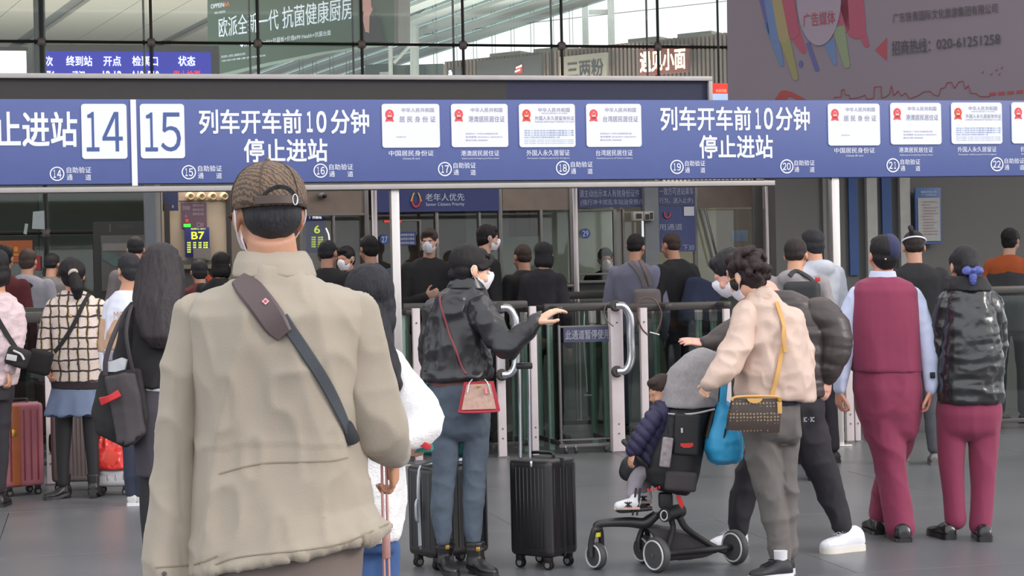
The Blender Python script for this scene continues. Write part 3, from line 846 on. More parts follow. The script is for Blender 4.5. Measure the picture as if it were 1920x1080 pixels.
# ---- glazed hall front behind: rods, nodes and panes
GV = VP(25.6)
m_rod = mat('black_steel', (34, 30, 30), .5, metal=.3)
m_node = mat('node_bronze', (120, 108, 104), .5, metal=.2)
m_glass = glass('hall_glass', (190, 205, 196), .35)
wn = sroot('window_1', GV.w(0, 0))
xs = [-122, 78, 283, 485, 680, 870, 1052, 1232, 1408, 1580, 1748, 1912, 2070]
us = [GV.uz(x, 80)[0] for x in xs]
du = (us[-2] - us[1]) / 10.0
us = [us[1] + du * (i - 2) for i in range(0, 15)]
zs = [0.0, GV.uz(88, 437)[1], GV.uz(680, 83)[1], GV.uz(680, 83)[1] * 2 - GV.uz(88, 437)[1], 9.0]
for i, u in enumerate(us):
    thick = (i == 2)
    b = MB()
    if thick:
        b.ubox(u - .09, u + .05, 0, 9, GV, .1, .35)
        obj('mullion', b, mat('grey_green_steel', (98, 104, 98), .5), wn)
        b = MB(); 
    b.cone(GV.w(u, 0, 0), GV.w(u, 9), .022, .022, 8); obj('rod', b, m_rod, wn)
    b = MB(); b.cone(GV.w(u - .09, 0, .25), GV.w(u - .09, 9, .25), .016, .016, 8); obj('cable', b, m_rod, wn)
    for z in zs[1:-1]:
        b = MB(); b.lathe(GV.w(u, z, .03), -GV.n, [(0, .04), (.01, .07), (.03, .07), (.06, .035), (.065, .0)], 14); obj('node', b, m_node, wn)
for z in zs[1:-1]:
    b = MB(); b.cone(GV.w(us[0], z), GV.w(us[-1], z), .020, .020, 8); obj('rod', b, m_rod, wn)
for i in range(len(us) - 1):
    for j in range(len(zs) - 1):
        b = MB(); b.ubox(us[i] + .035, us[i + 1] - .035, zs[j] + .035, zs[j + 1] - .035, GV, .02, .035); obj('pane', b, m_glass, wn)

# ---- hall roof: long soffit boards at 8 m, dark joints, then pale beams with frosted glass
DH = V((.42, -.907, 0)); NN = V((.907, .42, 0))
Z0 = 8.0
m_ceil = mat('soffit_board', (160, 156, 144), .8, var=.03)
m_cj = mat('soffit_channel', (104, 106, 104), .7)
m_beam = mat('white_beam', (196, 202, 198), .6)
m_frost = bpy.data.materials.new('frosted_skylight'); m_frost.use_nodes = True
_n = m_frost.node_tree.nodes; _l = m_frost.node_tree.links
_t = _n.new('ShaderNodeBsdfTransparent'); _t.inputs[0].default_value = (.42, .49, .475, 1)
_l.new(_t.outputs[0], [x for x in _n if x.type == 'OUTPUT_MATERIAL'][0].inputs[0]); _n.remove(_n['Principled BSDF'])
ce = sroot('trim_1', (0, 50, Z0)); ce['label'] = 'slanting soffit boards and skylight bands of the hall roof'
Rc = Matrix((DH, NN, ZH)).transposed()
def strip(n0, n1, name, m, z=Z0, th=.1):
    b = MB(); c = NN * ((n0 + n1) / 2) - DH * 44 + ZH * (z + th / 2)
    b.box(c, (44, abs(n1 - n0), th), Rc); return obj(name, b, m, ce)
n0 = 8.6 - 3.65 * 7
while n0 < 15.0:
    strip(n0 - .3, n0 + .3, 'channel', m_cj, Z0 + .12)
    for k in range(3):
        a = n0 + .2 + k * 1.083
        strip(a + .008, a + 1.07, 'board', m_ceil)
    n0 += 3.65
a = 15.75; i = 0
while a < 20.4:
    strip(a, a + .42, 'beam' if i % 2 else 'skylight', m_beam if i % 2 else m_frost, Z0 + (.0 if i % 2 else .1)); a += .44; i += 1

# ---- steel trestle and columns in the hall
m_col = mat('pale_steel', (206, 208, 204), .5)
HY = 47
tr = thing('steel_trestle', P(770, 140, HY), 'pale steel trestle with diagonal braces beside the green billboard', 'trestle')
tr.location.z = 0
def pp(px, py, Y): return P(px, py, Y)
def bar(name, a, b_, r, m, par, n=10):
    b = MB(); b.cone(pp(*a), pp(*b_), r, r, n); return obj(name, b, m, par)
bar('column', (779, 20, HY), (781, 631, HY), .09, m_col, tr)
bar('column', (772, 22, HY), (774, 631, HY), .05, m_col, tr)
bar('brace', (738, 118, HY), (780, 74, HY), .05, m_col, tr)
bar('brace', (747, 54, HY), (776, 26, HY), .05, m_col, tr)
bar('brace', (747, 26, HY), (776, 18, HY), .05, m_col, tr)
bar('brace', (747, 70, HY), (776, 66, HY), .05, m_col, tr)
bar('brace', (732, 84, HY), (737, 631, HY), .06, m_col, tr)
bar('brace', (745, -10, HY), (747, 84, HY), .06, m_col, tr)
bar('brace', (776, 26, HY), (830, -20, HY), .10, m_col, tr)
lf = thing('twin_column', P(1117, 90, 46), 'pair of white steel columns joined by a crossbar in front of the bright sky', 'column')
lf.location.z = 0
for x0, x1 in ((1093, 1104), (1141, 1153)):
    a = pp(x0, 100, 46); c = pp(x1, 100, 46)
    b = MB(); b.box(((a.x + c.x) / 2, 46, 4.5), (c.x - a.x, .2, 9)); obj('column', b, m_col, lf)
b = MB(); b.pbox(1104, 18, 1141, 26, Pl((0, 46, 0), (1, 0, 0)), .1); obj('crossbar', b, m_col, lf)
far = Pl((0, 55, 0), (1, .22, 0))
fg_ = thing('far_cable_glazing', far.w(0, 0), 'far cable-stayed glazing with thin paired rods across the hall', 'glazing')
for x in (812, 850, 887, 922, 958, 995, 1032, 1068, 680, 648, 617, 585, 560):
    b = MB(); u = far.uz(x, 60)[0]; b.cone(far.w(u, 0), far.w(u, 14), .012, .012, 6); b.cone(far.w(u + .1, 0), far.w(u + .1, 14), .010, .010, 6); obj('rod', b, mat('thin_rod_grey', (120, 120, 116), .5), fg_)
b = MB(); b.cone(far.hit(784, 66), far.hit(1362, 2), .014, .014, 6); obj('rod', b, mat('thin_rod_grey', (120, 120, 116), .5), fg_)

# ---- restaurant row with timber slats
RP = Pl(P(840, 130, 44), (P(1360, 130, 39.8) - P(840, 130, 44)).cross(ZH).cross(ZH) * -1)
m_slat = mat('timber_slat', (126, 108, 98), .7, var=.1); m_sback = mat('slat_backing', (104, 92, 84), .8)
rs = thing('slatted_restaurant_row', RP.w(0, 0), 'row of upstairs restaurants clad in brown vertical timber slats', 'building')
ua = RP.uz(834, 130)[0]; ub = RP.uz(1420, 130)[0]; ztop = RP.uz(1100, 88)[1]
b = MB(); b.ubox(ua, ub, 0, ztop - .05, RP, .1, 3); obj('wall', b, m_sback, rs)
b = MB(); u = ua
while u < ub: b.ubox(u, u + .06, 2.8, ztop, RP, 0, .1); u += .105
o = obj('slats', b, m_slat, rs); o['kind'] = 'stuff'
for x0, y0, x1, y1 in ((905, 104, 962, 112), (987, 94, 1052, 102), (1165, 73, 1222, 82), (1258, 61, 1322, 70)):
    b = MB(); u0, u1, z0, z1 = RP.rect(x0, y0, x1, y1); b.ubox(u0, u1, ztop - .2, max(z1, ztop + .12), RP, .3, 1.5); obj('roof_box', b, mat('roof_box_grey', (150, 148, 140), .7), rs)
ks = thing('teal_kiosk_block', P(760, 140, 49), 'dark teal block of kiosks at the foot of the trestle', 'building'); ks.location.z = 0
KP = Pl((0, 49, 0), (1, -.1, 0))
b = MB(); b.pbox(690, 120, 742, 629, KP, 1.2); obj('wall', b, mat('teal_dark', (70, 88, 86), .6), ks)
b = MB(); b.pbox(742, 119, 835, 629, KP, 1.0, v0=.2); obj('wall', b, mat('teal_mid', (112, 122, 118), .6), ks)
b = MB(); b.pbox(764, 125, 800, 628, KP, .2, v0=.02); obj('shopfront', b, mat('teal_dark', (70, 88, 86), .6), ks)
b = MB(); b.pbox(712, 135, 730, 150, KP, .05, v0=-.03); obj('window', b, mat('pale_window', (200, 215, 210), .4), ks)
def lit(name, rgb, st): return mat(name, rgb, .5, var=0, emit=rgb, estr=st)
def sgn(name, x0, y0, x1, y1, pl, mt, label, off=.25, d=.1):
    u0, u1, z0, z1 = pl.rect(x0, y0, x1, y1)
    t = thing(name, pl.w((u0 + u1) / 2, z0, -off), label, 'sign')
    b = MB(); b.ubox(u0, u1, z0, z1, pl, -off, -off + d, .01); obj('plate', b, mt, t); return t
t = sgn('shop_sign', 1060, 104, 1148, 150, RP, mat('dull_beige', (158, 148, 134), .7), 'beige restaurant sign with dark brush characters on the timber slats')
b = MB(); tx(b, '三两粉', 1074, 116, 1142, 149, RP, .26, .03, (111, 146)); obj('lettering', b, mat('ink', (60, 60, 62), .7, var=0), t)
t = sgn('shop_sign', 905, 110, 1026, 150, RP, mat('charcoal_plate', (78, 74, 74), .6), 'charcoal restaurant sign with a small red and white mark')
b = MB(); flatpoly(b, [(979, 127), (991, 122), (991, 138), (979, 140)], RP, .27); obj('mark', b, lit('mark_red', (190, 60, 50), .4), t)
b = MB(); flatpoly(b, [(980, 128), (991, 123), (991, 127), (980, 131)], RP, .29); flatpoly(b, [(978, 135), (988, 131), (988, 134), (978, 138)], RP, .29); obj('mark', b, lit('mark_white', (240, 240, 245), 1.0), t)
t = sgn('shop_sign', 1208, 90, 1300, 140, RP, mat('sign_brown_red', (130, 72, 62), .6), 'glowing restaurant sign with bright white characters on dark red')
b = MB(); tx(b, '遇见小面', 1211, 99, 1296, 137, RP, .27, .045, (91, 132)); obj('lettering', b, lit('warm_letters', (255, 236, 200), 2.2), t)
t = sgn('led_banner', 1331, 156, 1366, 188, VP(17.9), lit('banner_red', (226, 70, 62), .7), 'small red and pale blue lit banner behind the end of the ticker display', 0, .05)
b = MB(); b.cone(VP(17.93).hit(1348, 157), VP(17.93).hit(1348, 157) + ZH * 4.1, .012, .012, 8); obj('hanger', b, m_rod, t)
b = MB(); b.pbox(1331, 176, 1366, 188, VP(17.9), .01, v0=-.01); obj('lower_band', b, lit('banner_blue', (170, 190, 240), .9), t)
b = MB(); tx(b, '欢迎光临', 1342, 167, 1362, 173, VP(17.87), .0, .02); obj('lettering', b, lit('banner_text', (250, 190, 150), .8), t)
t = sgn('shop_sign', 850, 128, 876, 150, RP, mat('charcoal_plate', (78, 74, 74), .6), 'small dark sign with a white figure at the left end of the slats')
b = MB(); disc(b, 856, 136, 3, 3, RP, .27, 10); flatpoly(b, [(853, 140), (860, 137), (861, 150), (852, 150)], RP, .27); obj('mark', b, lit('mark_white', (240, 240, 245), 1.0), t)

# ---- green billboard
BP = Pl(P(415, 60, 40), P(700, 60, 37.2) - P(415, 60, 40)); BP.u.z = 0; BP = Pl(BP.p, (BP.u.x, BP.u.y, 0))
bb = thing('billboard', BP.hit(560, 110), 'large dark green billboard with white characters and a woman holding a phone', 'billboard'); bb.location.z = BP.uz(560, 105)[1]
def wp(pts, pl, off): return [pl.w(*pl.uz(x, y), -off) for x, y in pts]
b = MB(); b.poly(wp([(389, -14), (745, -30), (745, 81), (700, 84), (600, 98), (500, 118), (415, 138), (389, 138)], BP, 0), BP.n * .3)
obj('board', b, lit('billboard_green', (78, 100, 84), .32), bb)
b = MB(); b.poly(wp([(740, -32), (748, -32), (748, 81), (740, 81)], BP, .02), BP.n * .36); obj('edge_strip', b, mat('edge_grey', (170, 166, 160), .5), bb)
m_bt = lit('billboard_white', (226, 234, 250), .75)
def bt(s, x0, y0, x1, y1, yr, bold=.01, m=m_bt):
    b = MB(); tx(b, s, x0, y0, x1, y1, BP, .03, bold, yr); obj('lettering', b, m, bb)
bt('欧派全新', 412, 32, 484, 70, (24, 62)); bt('一代', 486, 22, 524, 60, (17, 56)); bt('抗菌健康厨房', 531, 11, 663, 52, (-4, 38), .014)
bt('OPPEIN', 397, 8, 422, 16, (5, 14), .02); bt('高端 全屋定制', 404, 23, 424, 27, (19, 24), .0)
bt('AA', 422, 4, 432, 13, (3, 11), .02, lit('orange_letters', (226, 110, 60), .8))
bt('◆价值5199 Health+抗菌板+价值699 Health+抗菌台面', 452, 81, 622, 89, (55, 67), .0)
bt('图片仅供参考，以实物为准，最终解释权归本公司所有', 417, 104, 462, 110, (99, 103), .0); bt('活动详情请咨询门店', 417, 112, 500, 116, (103, 106), .0)
b = MB(); disc(b, 690, 8, 9, 20, BP, .05, 18); flatpoly(b, [(684, 28), (694, 14), (699, 12), (702, 18), (696, 30), (695, 62), (688, 60), (684, 40)], BP, .05); obj('portrait', b, lit('portrait_skin', (206, 150, 142), .5), bb)
b = MB(); flatpoly(b, [(681, 30), (688, 60), (695, 62), (696, 30), (704, 22), (712, 34), (724, 80), (681, 82)], BP, .045); obj('portrait', b, lit('portrait_clothes', (58, 52, 54), .3), bb)

# ---- departure board on the left
DP = VP(30.5)
db = thing('departure_board', DP.hit(240, 120), 'bright blue departure board with white column headings high on the left', 'display'); 
b = MB(); b.pbox(62, 84, 412, 175, DP, .3, v0=.03); obj('frame', b, mat('board_frame', (138, 128, 116), .7), db)
b = MB(); b.pbox(70, 97, 396, 170, DP, .02); obj('screen', b, lit('led_blue', (52, 52, 200), .8), db)
b = MB()
for s_, x0, x1 in (('车次', 72, 99), ('终到站', 124, 173), ('开点', 194, 227), ('检票口', 248, 296), ('状态', 334, 366)): tx(b, s_, x0, 105, x1, 124, DP, .01, .03)
for s_, x0, x1 in (('G76', 76, 103), ('武汉', 135, 160), ('12:12', 193, 228), ('A18  B19', 246, 298)): tx(b, s_, x0, 133, x1, 151, DP, .01, .03)
obj('lettering', b, lit('led_white', (250, 248, 255), 1.6), db)
b = MB(); tx(b, '停止检票', 324, 132, 376, 150, DP, .01, .03); obj('lettering', b, lit('led_red', (250, 50, 60), 1.2), db)
t = thing('light_box', DP.hit(20, 120), 'glowing white light box at the far left above the ticker display', 'light box')
b = MB(); b.pbox(-60, 95, 49, 150, VP(29), .2); obj('panel', b, lit('box_white', (255, 255, 250), 1.6), t)
b = MB(); b.pbox(-70, 88, 52, 95, VP(29), .25, v0=-.02); obj('frame', b, mat('board_frame', (138, 128, 116), .7), t)

# ---- lower hall walls behind the booths
WB = VP(31.5)
m_olive = mat('olive_wall', (92, 92, 82), .7, var=.06, vscale=1)
b = MB(); b.ubox(-22, WB.uz(560, 300)[0], 0, WB.uz(300, 150)[1], WB, 0, .3); struct('wall_back', b, m_olive, None, 'olive grey wall inside the hall on the left')
WC = VP(22.3)
b = MB(); b.ubox(WC.uz(300, 300)[0], WC.uz(1500, 300)[0], 0, 2.62, WC, 0, .3); struct('wall_middle', b, mat('brownish_wall', (120, 110, 100), .7, var=.08, vscale=1), None, 'brownish wall behind the ticket booths')

# ---- big white advertisement on the right, its shade put into the pale colours
AD = Pl(P(1362, 120, 17.9), P(1900, 120, 16.4) - P(1362, 120, 17.9)); AD = Pl(AD.p, (AD.u.x, AD.u.y, 0))
ad = thing('advertising_wall', AD.hit(1640, 186), 'large white advertisement, shade painted lilac grey, with paint drips and a red skyline, upper right', 'billboard')
m_adshade = mat('ad_shaded_white', (116, 104, 114), .6, var=.03, vscale=1)  # white board darkened to lilac grey in place of shade
b = MB(); b.poly(wp([(1362, -60), (2040, -60), (2040, 205), (1365, 205)], AD, 0), AD.n * .4); obj('board', b, m_adshade, ad)
def adp(name, pts, rgb, off=.004):
    b = MB(); flatpoly(b, pts, AD, off, .003); obj(name, b, mat('ad_%d_%d_%d' % rgb, rgb, .6, var=0), ad)
def drip(x0, y0, x1, y1, w0, w1, rgb, n=8):
    dx, dy = x1 - x0, y1 - y0; L_ = math.hypot(dx, dy); px, py = -dy / L_, dx / L_
    pts = [(x0 + px * w0, y0 + py * w0)] + [(x1 + px * w1 * math.cos(a) + dx / L_ * w1 * math.sin(a), y1 + py * w1 * math.cos(a) + dy / L_ * w1 * math.sin(a)) for a in [math.pi * k / n for k in range(n + 1)]] + [(x0 - px * w0, y0 - py * w0)]
    adp('paint_drip', pts, rgb, .004 + .0005 * (abs(int(x0)) % 7))
BLU, YEL, RED, NVY, GRN, OLV = (84, 104, 142), (134, 120, 86), (142, 64, 84), (78, 74, 124), (112, 122, 96), (124, 118, 78)
drip(1430, -12, 1449, 60, 9, 9, NVY); drip(1444, 40, 1466, 121, 12, 4, BLU); drip(1440, 0, 1455, 70, 7, 10, BLU)
drip(1455, -10, 1470, 70, 9, 10, YEL); drip(1468, 60, 1492, 146, 11, 5, OLV); drip(1475, -20, 1486, 60, 12, 13, RED); drip(1484, 50, 1507, 96, 14, 5, RED)
drip(1515, 80, 1532, 130, 4, 4, NVY); drip(1554, 75, 1566, 119, 11, 4, BLU); drip(1572, 50, 1588, 122, 12, 6, GRN); drip(1592, -20, 1606, 55, 26, 18, RED); drip(1612, 50, 1625, 84, 9, 5, RED); drip(1578, 0, 1584, 52, 12, 9, RED)
b = MB(); disc(b, 1536, -6, 42, 92, AD, .012, 36); obj('white_disc', b, mat('ad_disc', (134, 120, 134), .6, var=0), ad)
b = MB(); disc(b, 1502, 120, 4, 7, AD, .006, 14); obj('paint_drip', b, mat('ad_78_74_124', NVY, .6, var=0), ad)
def adt(s, x0, y0, x1, y1, yr, rgb, bold=.008):
    b = MB(); tx(b, s, x0, y0, x1, y1, AD, .018, bold, yr); obj('lettering', b, mat('ad_%d_%d_%d' % rgb, rgb, .6, var=0), ad)
adt('广告媒体', 1507, 25, 1567, 51, (20, 46), (140, 56, 70))
adt('广东铁青国际文化旅游集团有限公司', 1675, 26, 1871, 45, (5, 23), (62, 54, 60)); adt('招商热线：', 1673, 77, 1745, 105, (71, 98), (60, 52, 60), .015); adt('020-61251258', 1757, 75, 1876, 92, (63, 83), (60, 52, 60), .006)
adp('red_arrow', [(1641, 94), (1663, 71), (1663, 114)], (142, 56, 66))
adp('train_nose', [(1453, 187), (1462, 173), (1470, 169), (1486, 173), (1512, 187), (1495, 187), (1480, 180), (1474, 187)], (142, 56, 56))
for i in range(4):
    x = 1855 + i * 17; adp('rail_block', [(x, 180 - i * 1.4), (x + 12, 179 - i * 1.4), (x + 12, 173 - i * 1.4), (x, 174 - i * 1.4)], (142, 56, 56))
b = MB(); sk = [(1563, 184), (1567, 182), (1577, 182), (1578, 169), (1583, 167), (1585, 178), (1592, 178), (1594, 185), (1610, 183), (1622, 178), (1626, 186), (1638, 184), (1640, 163), (1652, 162), (1653, 184), (1662, 181), (1668, 176), (1672, 160), (1676, 180), (1684, 170), (1690, 180), (1698, 174), (1706, 185), (1722, 179), (1732, 172), (1744, 171), (1752, 178), (1760, 180), (1764, 166), (1772, 164), (1776, 155), (1784, 154), (1790, 166), (1798, 153), (1806, 152), (1810, 167), (1816, 160), (1820, 175), (1830, 175), (1838, 181), (1856, 181)]
for (xa, ya), (xb, yb) in zip(sk, sk[1:]): b.cone(AD.w(*AD.uz(xa, ya), -.004), AD.w(*AD.uz(xb, yb), -.004), .0035, .0035, 5)
obj('skyline_line', b, mat('ad_142_56_56', (142, 56, 56), .6, var=0), ad)
for x, y in ((1842, 135), (1858, 139), (1868, 131), (1878, 127), (1873, 139)): adp('bird', [(x - 2, y), (x, y + 1), (x + 3, y - 3), (x + 1, y + 3)], (110, 56, 60))

# ---- dark wall with stripes, right, under the advertisement
WR = VP(17.4)
m_wallr = mat('wall_dark_grey', (92, 90, 88), .7, var=.03, vscale=2)
ua = WR.uz(1456, 500)[0]; zt = WR.uz(1700, 182)[1]
wr_ = sroot('wall_right', WR.w(ua, 0)); wr_['label'] = 'dark grey wall under the advertisement'
b = MB(); b.ubox(ua, WR.uz(2100, 500)[0], 0, zt, WR, 0, .3); struct('wall_surface', b, m_wallr, wr_)
for x0, x1, y1, m_ in ((1590, 1607, 516, mat('stripe_blue', (38, 68, 120), .5)), (1652, 1670, 512, mat('stripe_blue', (38, 68, 120), .5))):
    b = MB(); b.pbox(x0, 300, x1, y1, WR, .03, v0=-.03); struct('blue_stripe', b, m_, wr_)
for x0, x1 in ((1622, 1641), (1684, 1703)):
    b = MB(); b.pbox(x0, 300, x1, 545, WR, .06, v0=-.06); struct('pale_pilaster', b, mat('pilaster_grey', (158, 156, 152), .5), wr_)
b = MB(); b.pbox(1542, 300, 1548, 560, WR, .03, v0=-.03); struct('pale_pilaster', b, mat('pilaster_dim', (110, 108, 106), .5), wr_)
NP = VP(17.3)
t = thing('notice_board', NP.hit(1743, 455), 'blue framed notice with a pale sheet on the dark wall', 'notice')
b = MB(); b.pbox(1717, 352, 1765, 458, NP, .03, .005); obj('frame', b, mat('notice_blue', (62, 90, 140), .5), t)
b = MB(); b.pbox(1721, 371, 1762, 452, NP, .01, v0=-.01); obj('sheet', b, mat('notice_sheet', (156, 156, 156), .6), t)
b = MB(); tx(b, '旅客须知公告', 1726, 358, 1756, 362, NP, .006); tx(b, '广州南站', 1728, 364, 1754, 367, NP, .006); obj('lettering', b, mat('pale_print', (190, 200, 215), .6, var=0), t)
b = MB()
for i, e in enumerate((1756, 1744, 1758, 1754, 1758, 1748, 1750, 1756, 1750, 1752, 1758, 1757)): tx(b, '一、请旅客自觉排队进站并出示证件', 1726, 377 + i * 5.5, e, 380 + i * 5.5, NP, .014)
obj('lettering', b, mat('red_print', (150, 96, 84), .6, var=0), t)

# ================================================================ gates and barriers under the sign
GG = VP(14.62)
m_rail = mat('dark_rail', (74, 70, 69), .45, metal=.3)
m_gl = glass('barrier_glass', (130, 160, 148), .34)
m_gedge = mat('glass_edge_green', (156, 180, 168), .3, var=.05)
def gate_post(x0, x1, yt, yb, label, v=14.62, m=None, grp='white gate posts under the sign', depth=.06):
    pl = VP(v); u0 = pl.uz(x0, 700)[0]; u1 = pl.uz(x1, 700)[0]
    t = thing('gate_post', pl.w((u0 + u1) / 2, 0), label, 'post', grp)
    z1 = pl.uz((x0 + x1) / 2, yt)[1]
    b = MB(); b.ubox(u0, u1, .01, z1, pl, 0, depth, .004); obj('shaft', b, m or m_paint, t)
    b = MB(); b.ubox(u0 - .015, u1 + .015, 0, .012, pl, -.015, depth + .015); obj('foot_plate', b, m_pside, t)
    for z in (.16, .24, z1 - .12):
        b = MB(); b.cone(pl.w((u0 + u1) / 2, z, -.004), pl.w((u0 + u1) / 2, z, .01), .008, .008, 8); obj('bolt', b, m_pside, t)
    return t
def d_handle(px, yt, yb, label, v=14.55, side=1):
    pl = VP(v); u = pl.uz(px, 640)[0]; z1 = pl.uz(px, yt)[1]; z0 = pl.uz(px, yb)[1]
    t = thing('tubular_handle', pl.w(u, z0), label, 'handle')
    b = MB(); w = .11 * side
    b.tube([pl.w(u, z1, .02), pl.w(u + w * .6, z1 - .01, 0), pl.w(u + w, z1 - .10, -.01), pl.w(u + w * 1.02, (z0 + z1) / 2, -.01), pl.w(u + w, z0 + .10, -.01), pl.w(u + w * .6, z0 + .01, 0), pl.w(u, z0, .02)], .033, 14, 6)
    obj('tube', b, m_steel, t)
    for z in (z0, z1):
        b = MB(); b.lathe(pl.w(u - .005, z, .03), -pl.n, [(0, .05), (.015, .05), (.03, .036)], 16); obj('collar', b, m_rail, t)
    return t
def fence(x0, x1, yrail, label, v0=14.65, L=1.9, n=2, ht=None, grp='glass lane fences'):
    """a glass lane fence that runs away from the gate line at pixel x0"""
    pl = VP(v0); u = pl.uz(x0, 700)[0]; z1 = ht or pl.uz(x0, yrail)[1]; L = min(L, .78); n = 2
    t = thing('lane_fence', pl.w(u, 0, 0), label, 'fence', grp)
    b = MB(); b.ubox(u - .03, u + .03, z1 - .045, z1, pl, 0, L, .015); obj('top_rail', b, m_rail, t)
    b = MB(); b.ubox(u - .02, u + .02, .06, .10, pl, 0, L, .005); obj('bottom_rail', b, m_rail, t)
    for k in range(n):
        a = L * k / n + .05; c = L * (k + 1) / n - .05
        b = MB(); b.ubox(u - .006, u + .006, .11, z1 - .06, pl, a, c); obj('glass_pane', b, m_gl, t)
        b = MB(); b.ubox(u - .022, u + .022, 0, z1 - .05, pl, c, c + .045, .003); obj('upright', b, m_gedge, t)
        b = MB(); b.ubox(u - .026, u + .026, z1 - .17, z1 - .05, pl, c - .01, c + .055, .003); obj('clamp', b, m_paint, t)
    return t
for i, (x0, x1, yt, yb, lb) in enumerate(((776, 790, 578, 868, 'white gate post between the steel post and the leather jacket'), (933, 948, 583, 862, 'white gate post behind the red edged handbag, chrome handle on it'),
                           (996, 1008, 574, 848, 'thin white gate post behind the suitcase handle'), (1147, 1170, 578, 851, 'wide white gate post with chrome handle, right of the suspended-lane plate'),
                           (1203, 1216, 577, 833, 'narrow white gate post with a looped cable'), (1360, 1371, 579, 820, 'white gate post beside the beige quilted jacket'),
                           (84, 98, 640, 892, 'white gate post behind the checked cardigan, far left'), (1586, 1600, 560, 822, 'white gate post beside the right sleeve of the brown padded jacket'),
                           (1602, 1612, 560, 815, 'white gate post just left of the maroon waistcoat'))):
    v = 14.62 if i not in (6,) else 14.1
    gate_post(x0, x1, yt, yb, lb, v, depth=.05 if i != 3 else .09)
d_handle(942, 577, 703, 'chrome tube handle beside the red edged handbag')
d_handle(1158, 573, 697, 'chrome tube handle on the wide post right of the lane plate')
d_handle(-12, 618, 715, 'chrome tube handle at the far left edge', 13.6)
for x, L, lb in ((770, 1.9, 'glass lane fence left of the leather jacket'), (925, 1.9, 'glass lane fence behind the leather jacket'), (1003, 2.2, 'glass lane fence behind the suitcase handle'),
                 (1052, 2.2, 'glass lane fence at the left of the suspended-lane plate'), (1158, 2.2, 'glass lane fence behind the wide post'), (1256, 2.2, 'glass lane fence behind the pink hand'),
                 (1366, 2.2, 'glass lane fence behind the curly haired woman'), (1490, 2.2, 'glass lane fence behind the brown padded jacket'), (1605, 2.0, 'glass lane fence behind the maroon waistcoat'), (640, 2.0, 'glass lane fence behind the khaki shoulder'), (90, 2.0, 'glass lane fence behind the checked cardigan')):
    fence(x, 0, 575, lb, 14.72, L, 3, 1.24)
# front rails along the gate line
def railing(x0, x1, y, v, label, panes=True, z=None, h=.07, m=None):
    pl = VP(v); u0 = pl.uz(x0, y)[0]; u1 = pl.uz(x1, y)[0]; z = z or pl.uz((x0 + x1) / 2, y)[1]
    t = thing('gate_railing', pl.w((u0 + u1) / 2, 0), label, 'railing', None)
    b = MB(); b.ubox(u0, u1, z - h, z, pl, 0, .08, .02); obj('top_rail', b, m or m_rail, t)
    if panes:
        b = MB(); b.ubox(u0, u1, .06, .1, pl, .02, .06, .004); obj('bottom_rail', b, m_rail, t)
        n = max(1, round((u1 - u0) / .75)); w = (u1 - u0) / n
        for k in range(n):
            b = MB(); b.ubox(u0 + w * k + .03, u0 + w * (k + 1) - .03, .11, z - h - .02, pl, .035, .047); obj('glass_pane', b, m_gl, t)
            b = MB(); b.ubox(u0 + w * k - .015, u0 + w * k + .015, 0, z - h, pl, .02, .06, .003); obj('upright', b, m_gedge, t)
    return t
railing(756, 990, 566, 14.9, 'dark topped glass railing behind the leather jacket')
railing(1150, 1372, 567, 14.9, 'dark topped glass railing behind the pink hand and stroller')
railing(1046, 1372, 544, 16.8, 'second dark railing further back, in front of the booths')
railing(1020, 1150, 568, 14.95, 'dark top rail above the suspended-lane plate', False)
railing(1500, 1640, 556, 15.6, 'dark glass railing behind the maroon waistcoat, left side')
railing(1740, 1960, 537, 15.1, 'dark glass railing at the right edge in front of the dark wall')
railing(-60, 105, 586, 15.0, 'dark railing at the far left behind the pink coat', True, None, .09)
railing(-60, 300, 575, 15.8, 'second glass railing at the far left, further back')
# suspended-lane plate on a small wheeled frame
PLN = VP(14.70)
t = thing('lane_barrier', PLN.hit(1100, 840), 'wheeled metal barrier with a navy notice plate of grey characters', 'barrier'); t.location.z = 0
b = MB(); b.pbox(1049, 610, 1147, 614, PLN, .03, .004); b.pbox(1049, 832, 1147, 838, PLN, .03, .004); b.pbox(1049, 610, 1053, 838, PLN, .03, .004); b.pbox(1143, 610, 1147, 838, PLN, .03, .004); b.pbox(1049, 822, 1147, 825, PLN, .02)
obj('frame', b, m_pside, t)
b = MB(); b.pbox(1056, 613, 1144, 641, PLN, .012, v0=-.014); obj('notice_plate', b, mat('plate_navy', (66, 68, 96), .5), t)
b = MB(); tx(b, '此通道暂停使用', 1059, 618, 1142, 636, PLN, .018, .02); obj('lettering', b, mat('plate_grey', (150, 150, 162), .5, var=0), t)
for x in (1061, 1080, 1136):
    b = MB(); c = PLN.hit(x, 846); c.z = .028; b.lathe(c - PLN.u * .012, PLN.u, [(0, .012), (.002, .026), (.02, .026), (.024, .012)], 16); obj('caster', b, m_rail, t)
    b = MB(); b.cone(c + ZH * .02, V((c.x, c.y, PLN.uz(x, 836)[1])), .008, .008, 8); obj('caster_fork', b, m_steel, t)
b = MB(); b.pbox(1058, 642, 1142, 821, PLN, .008, v0=.012); obj('glass_pane', b, m_gl, t)
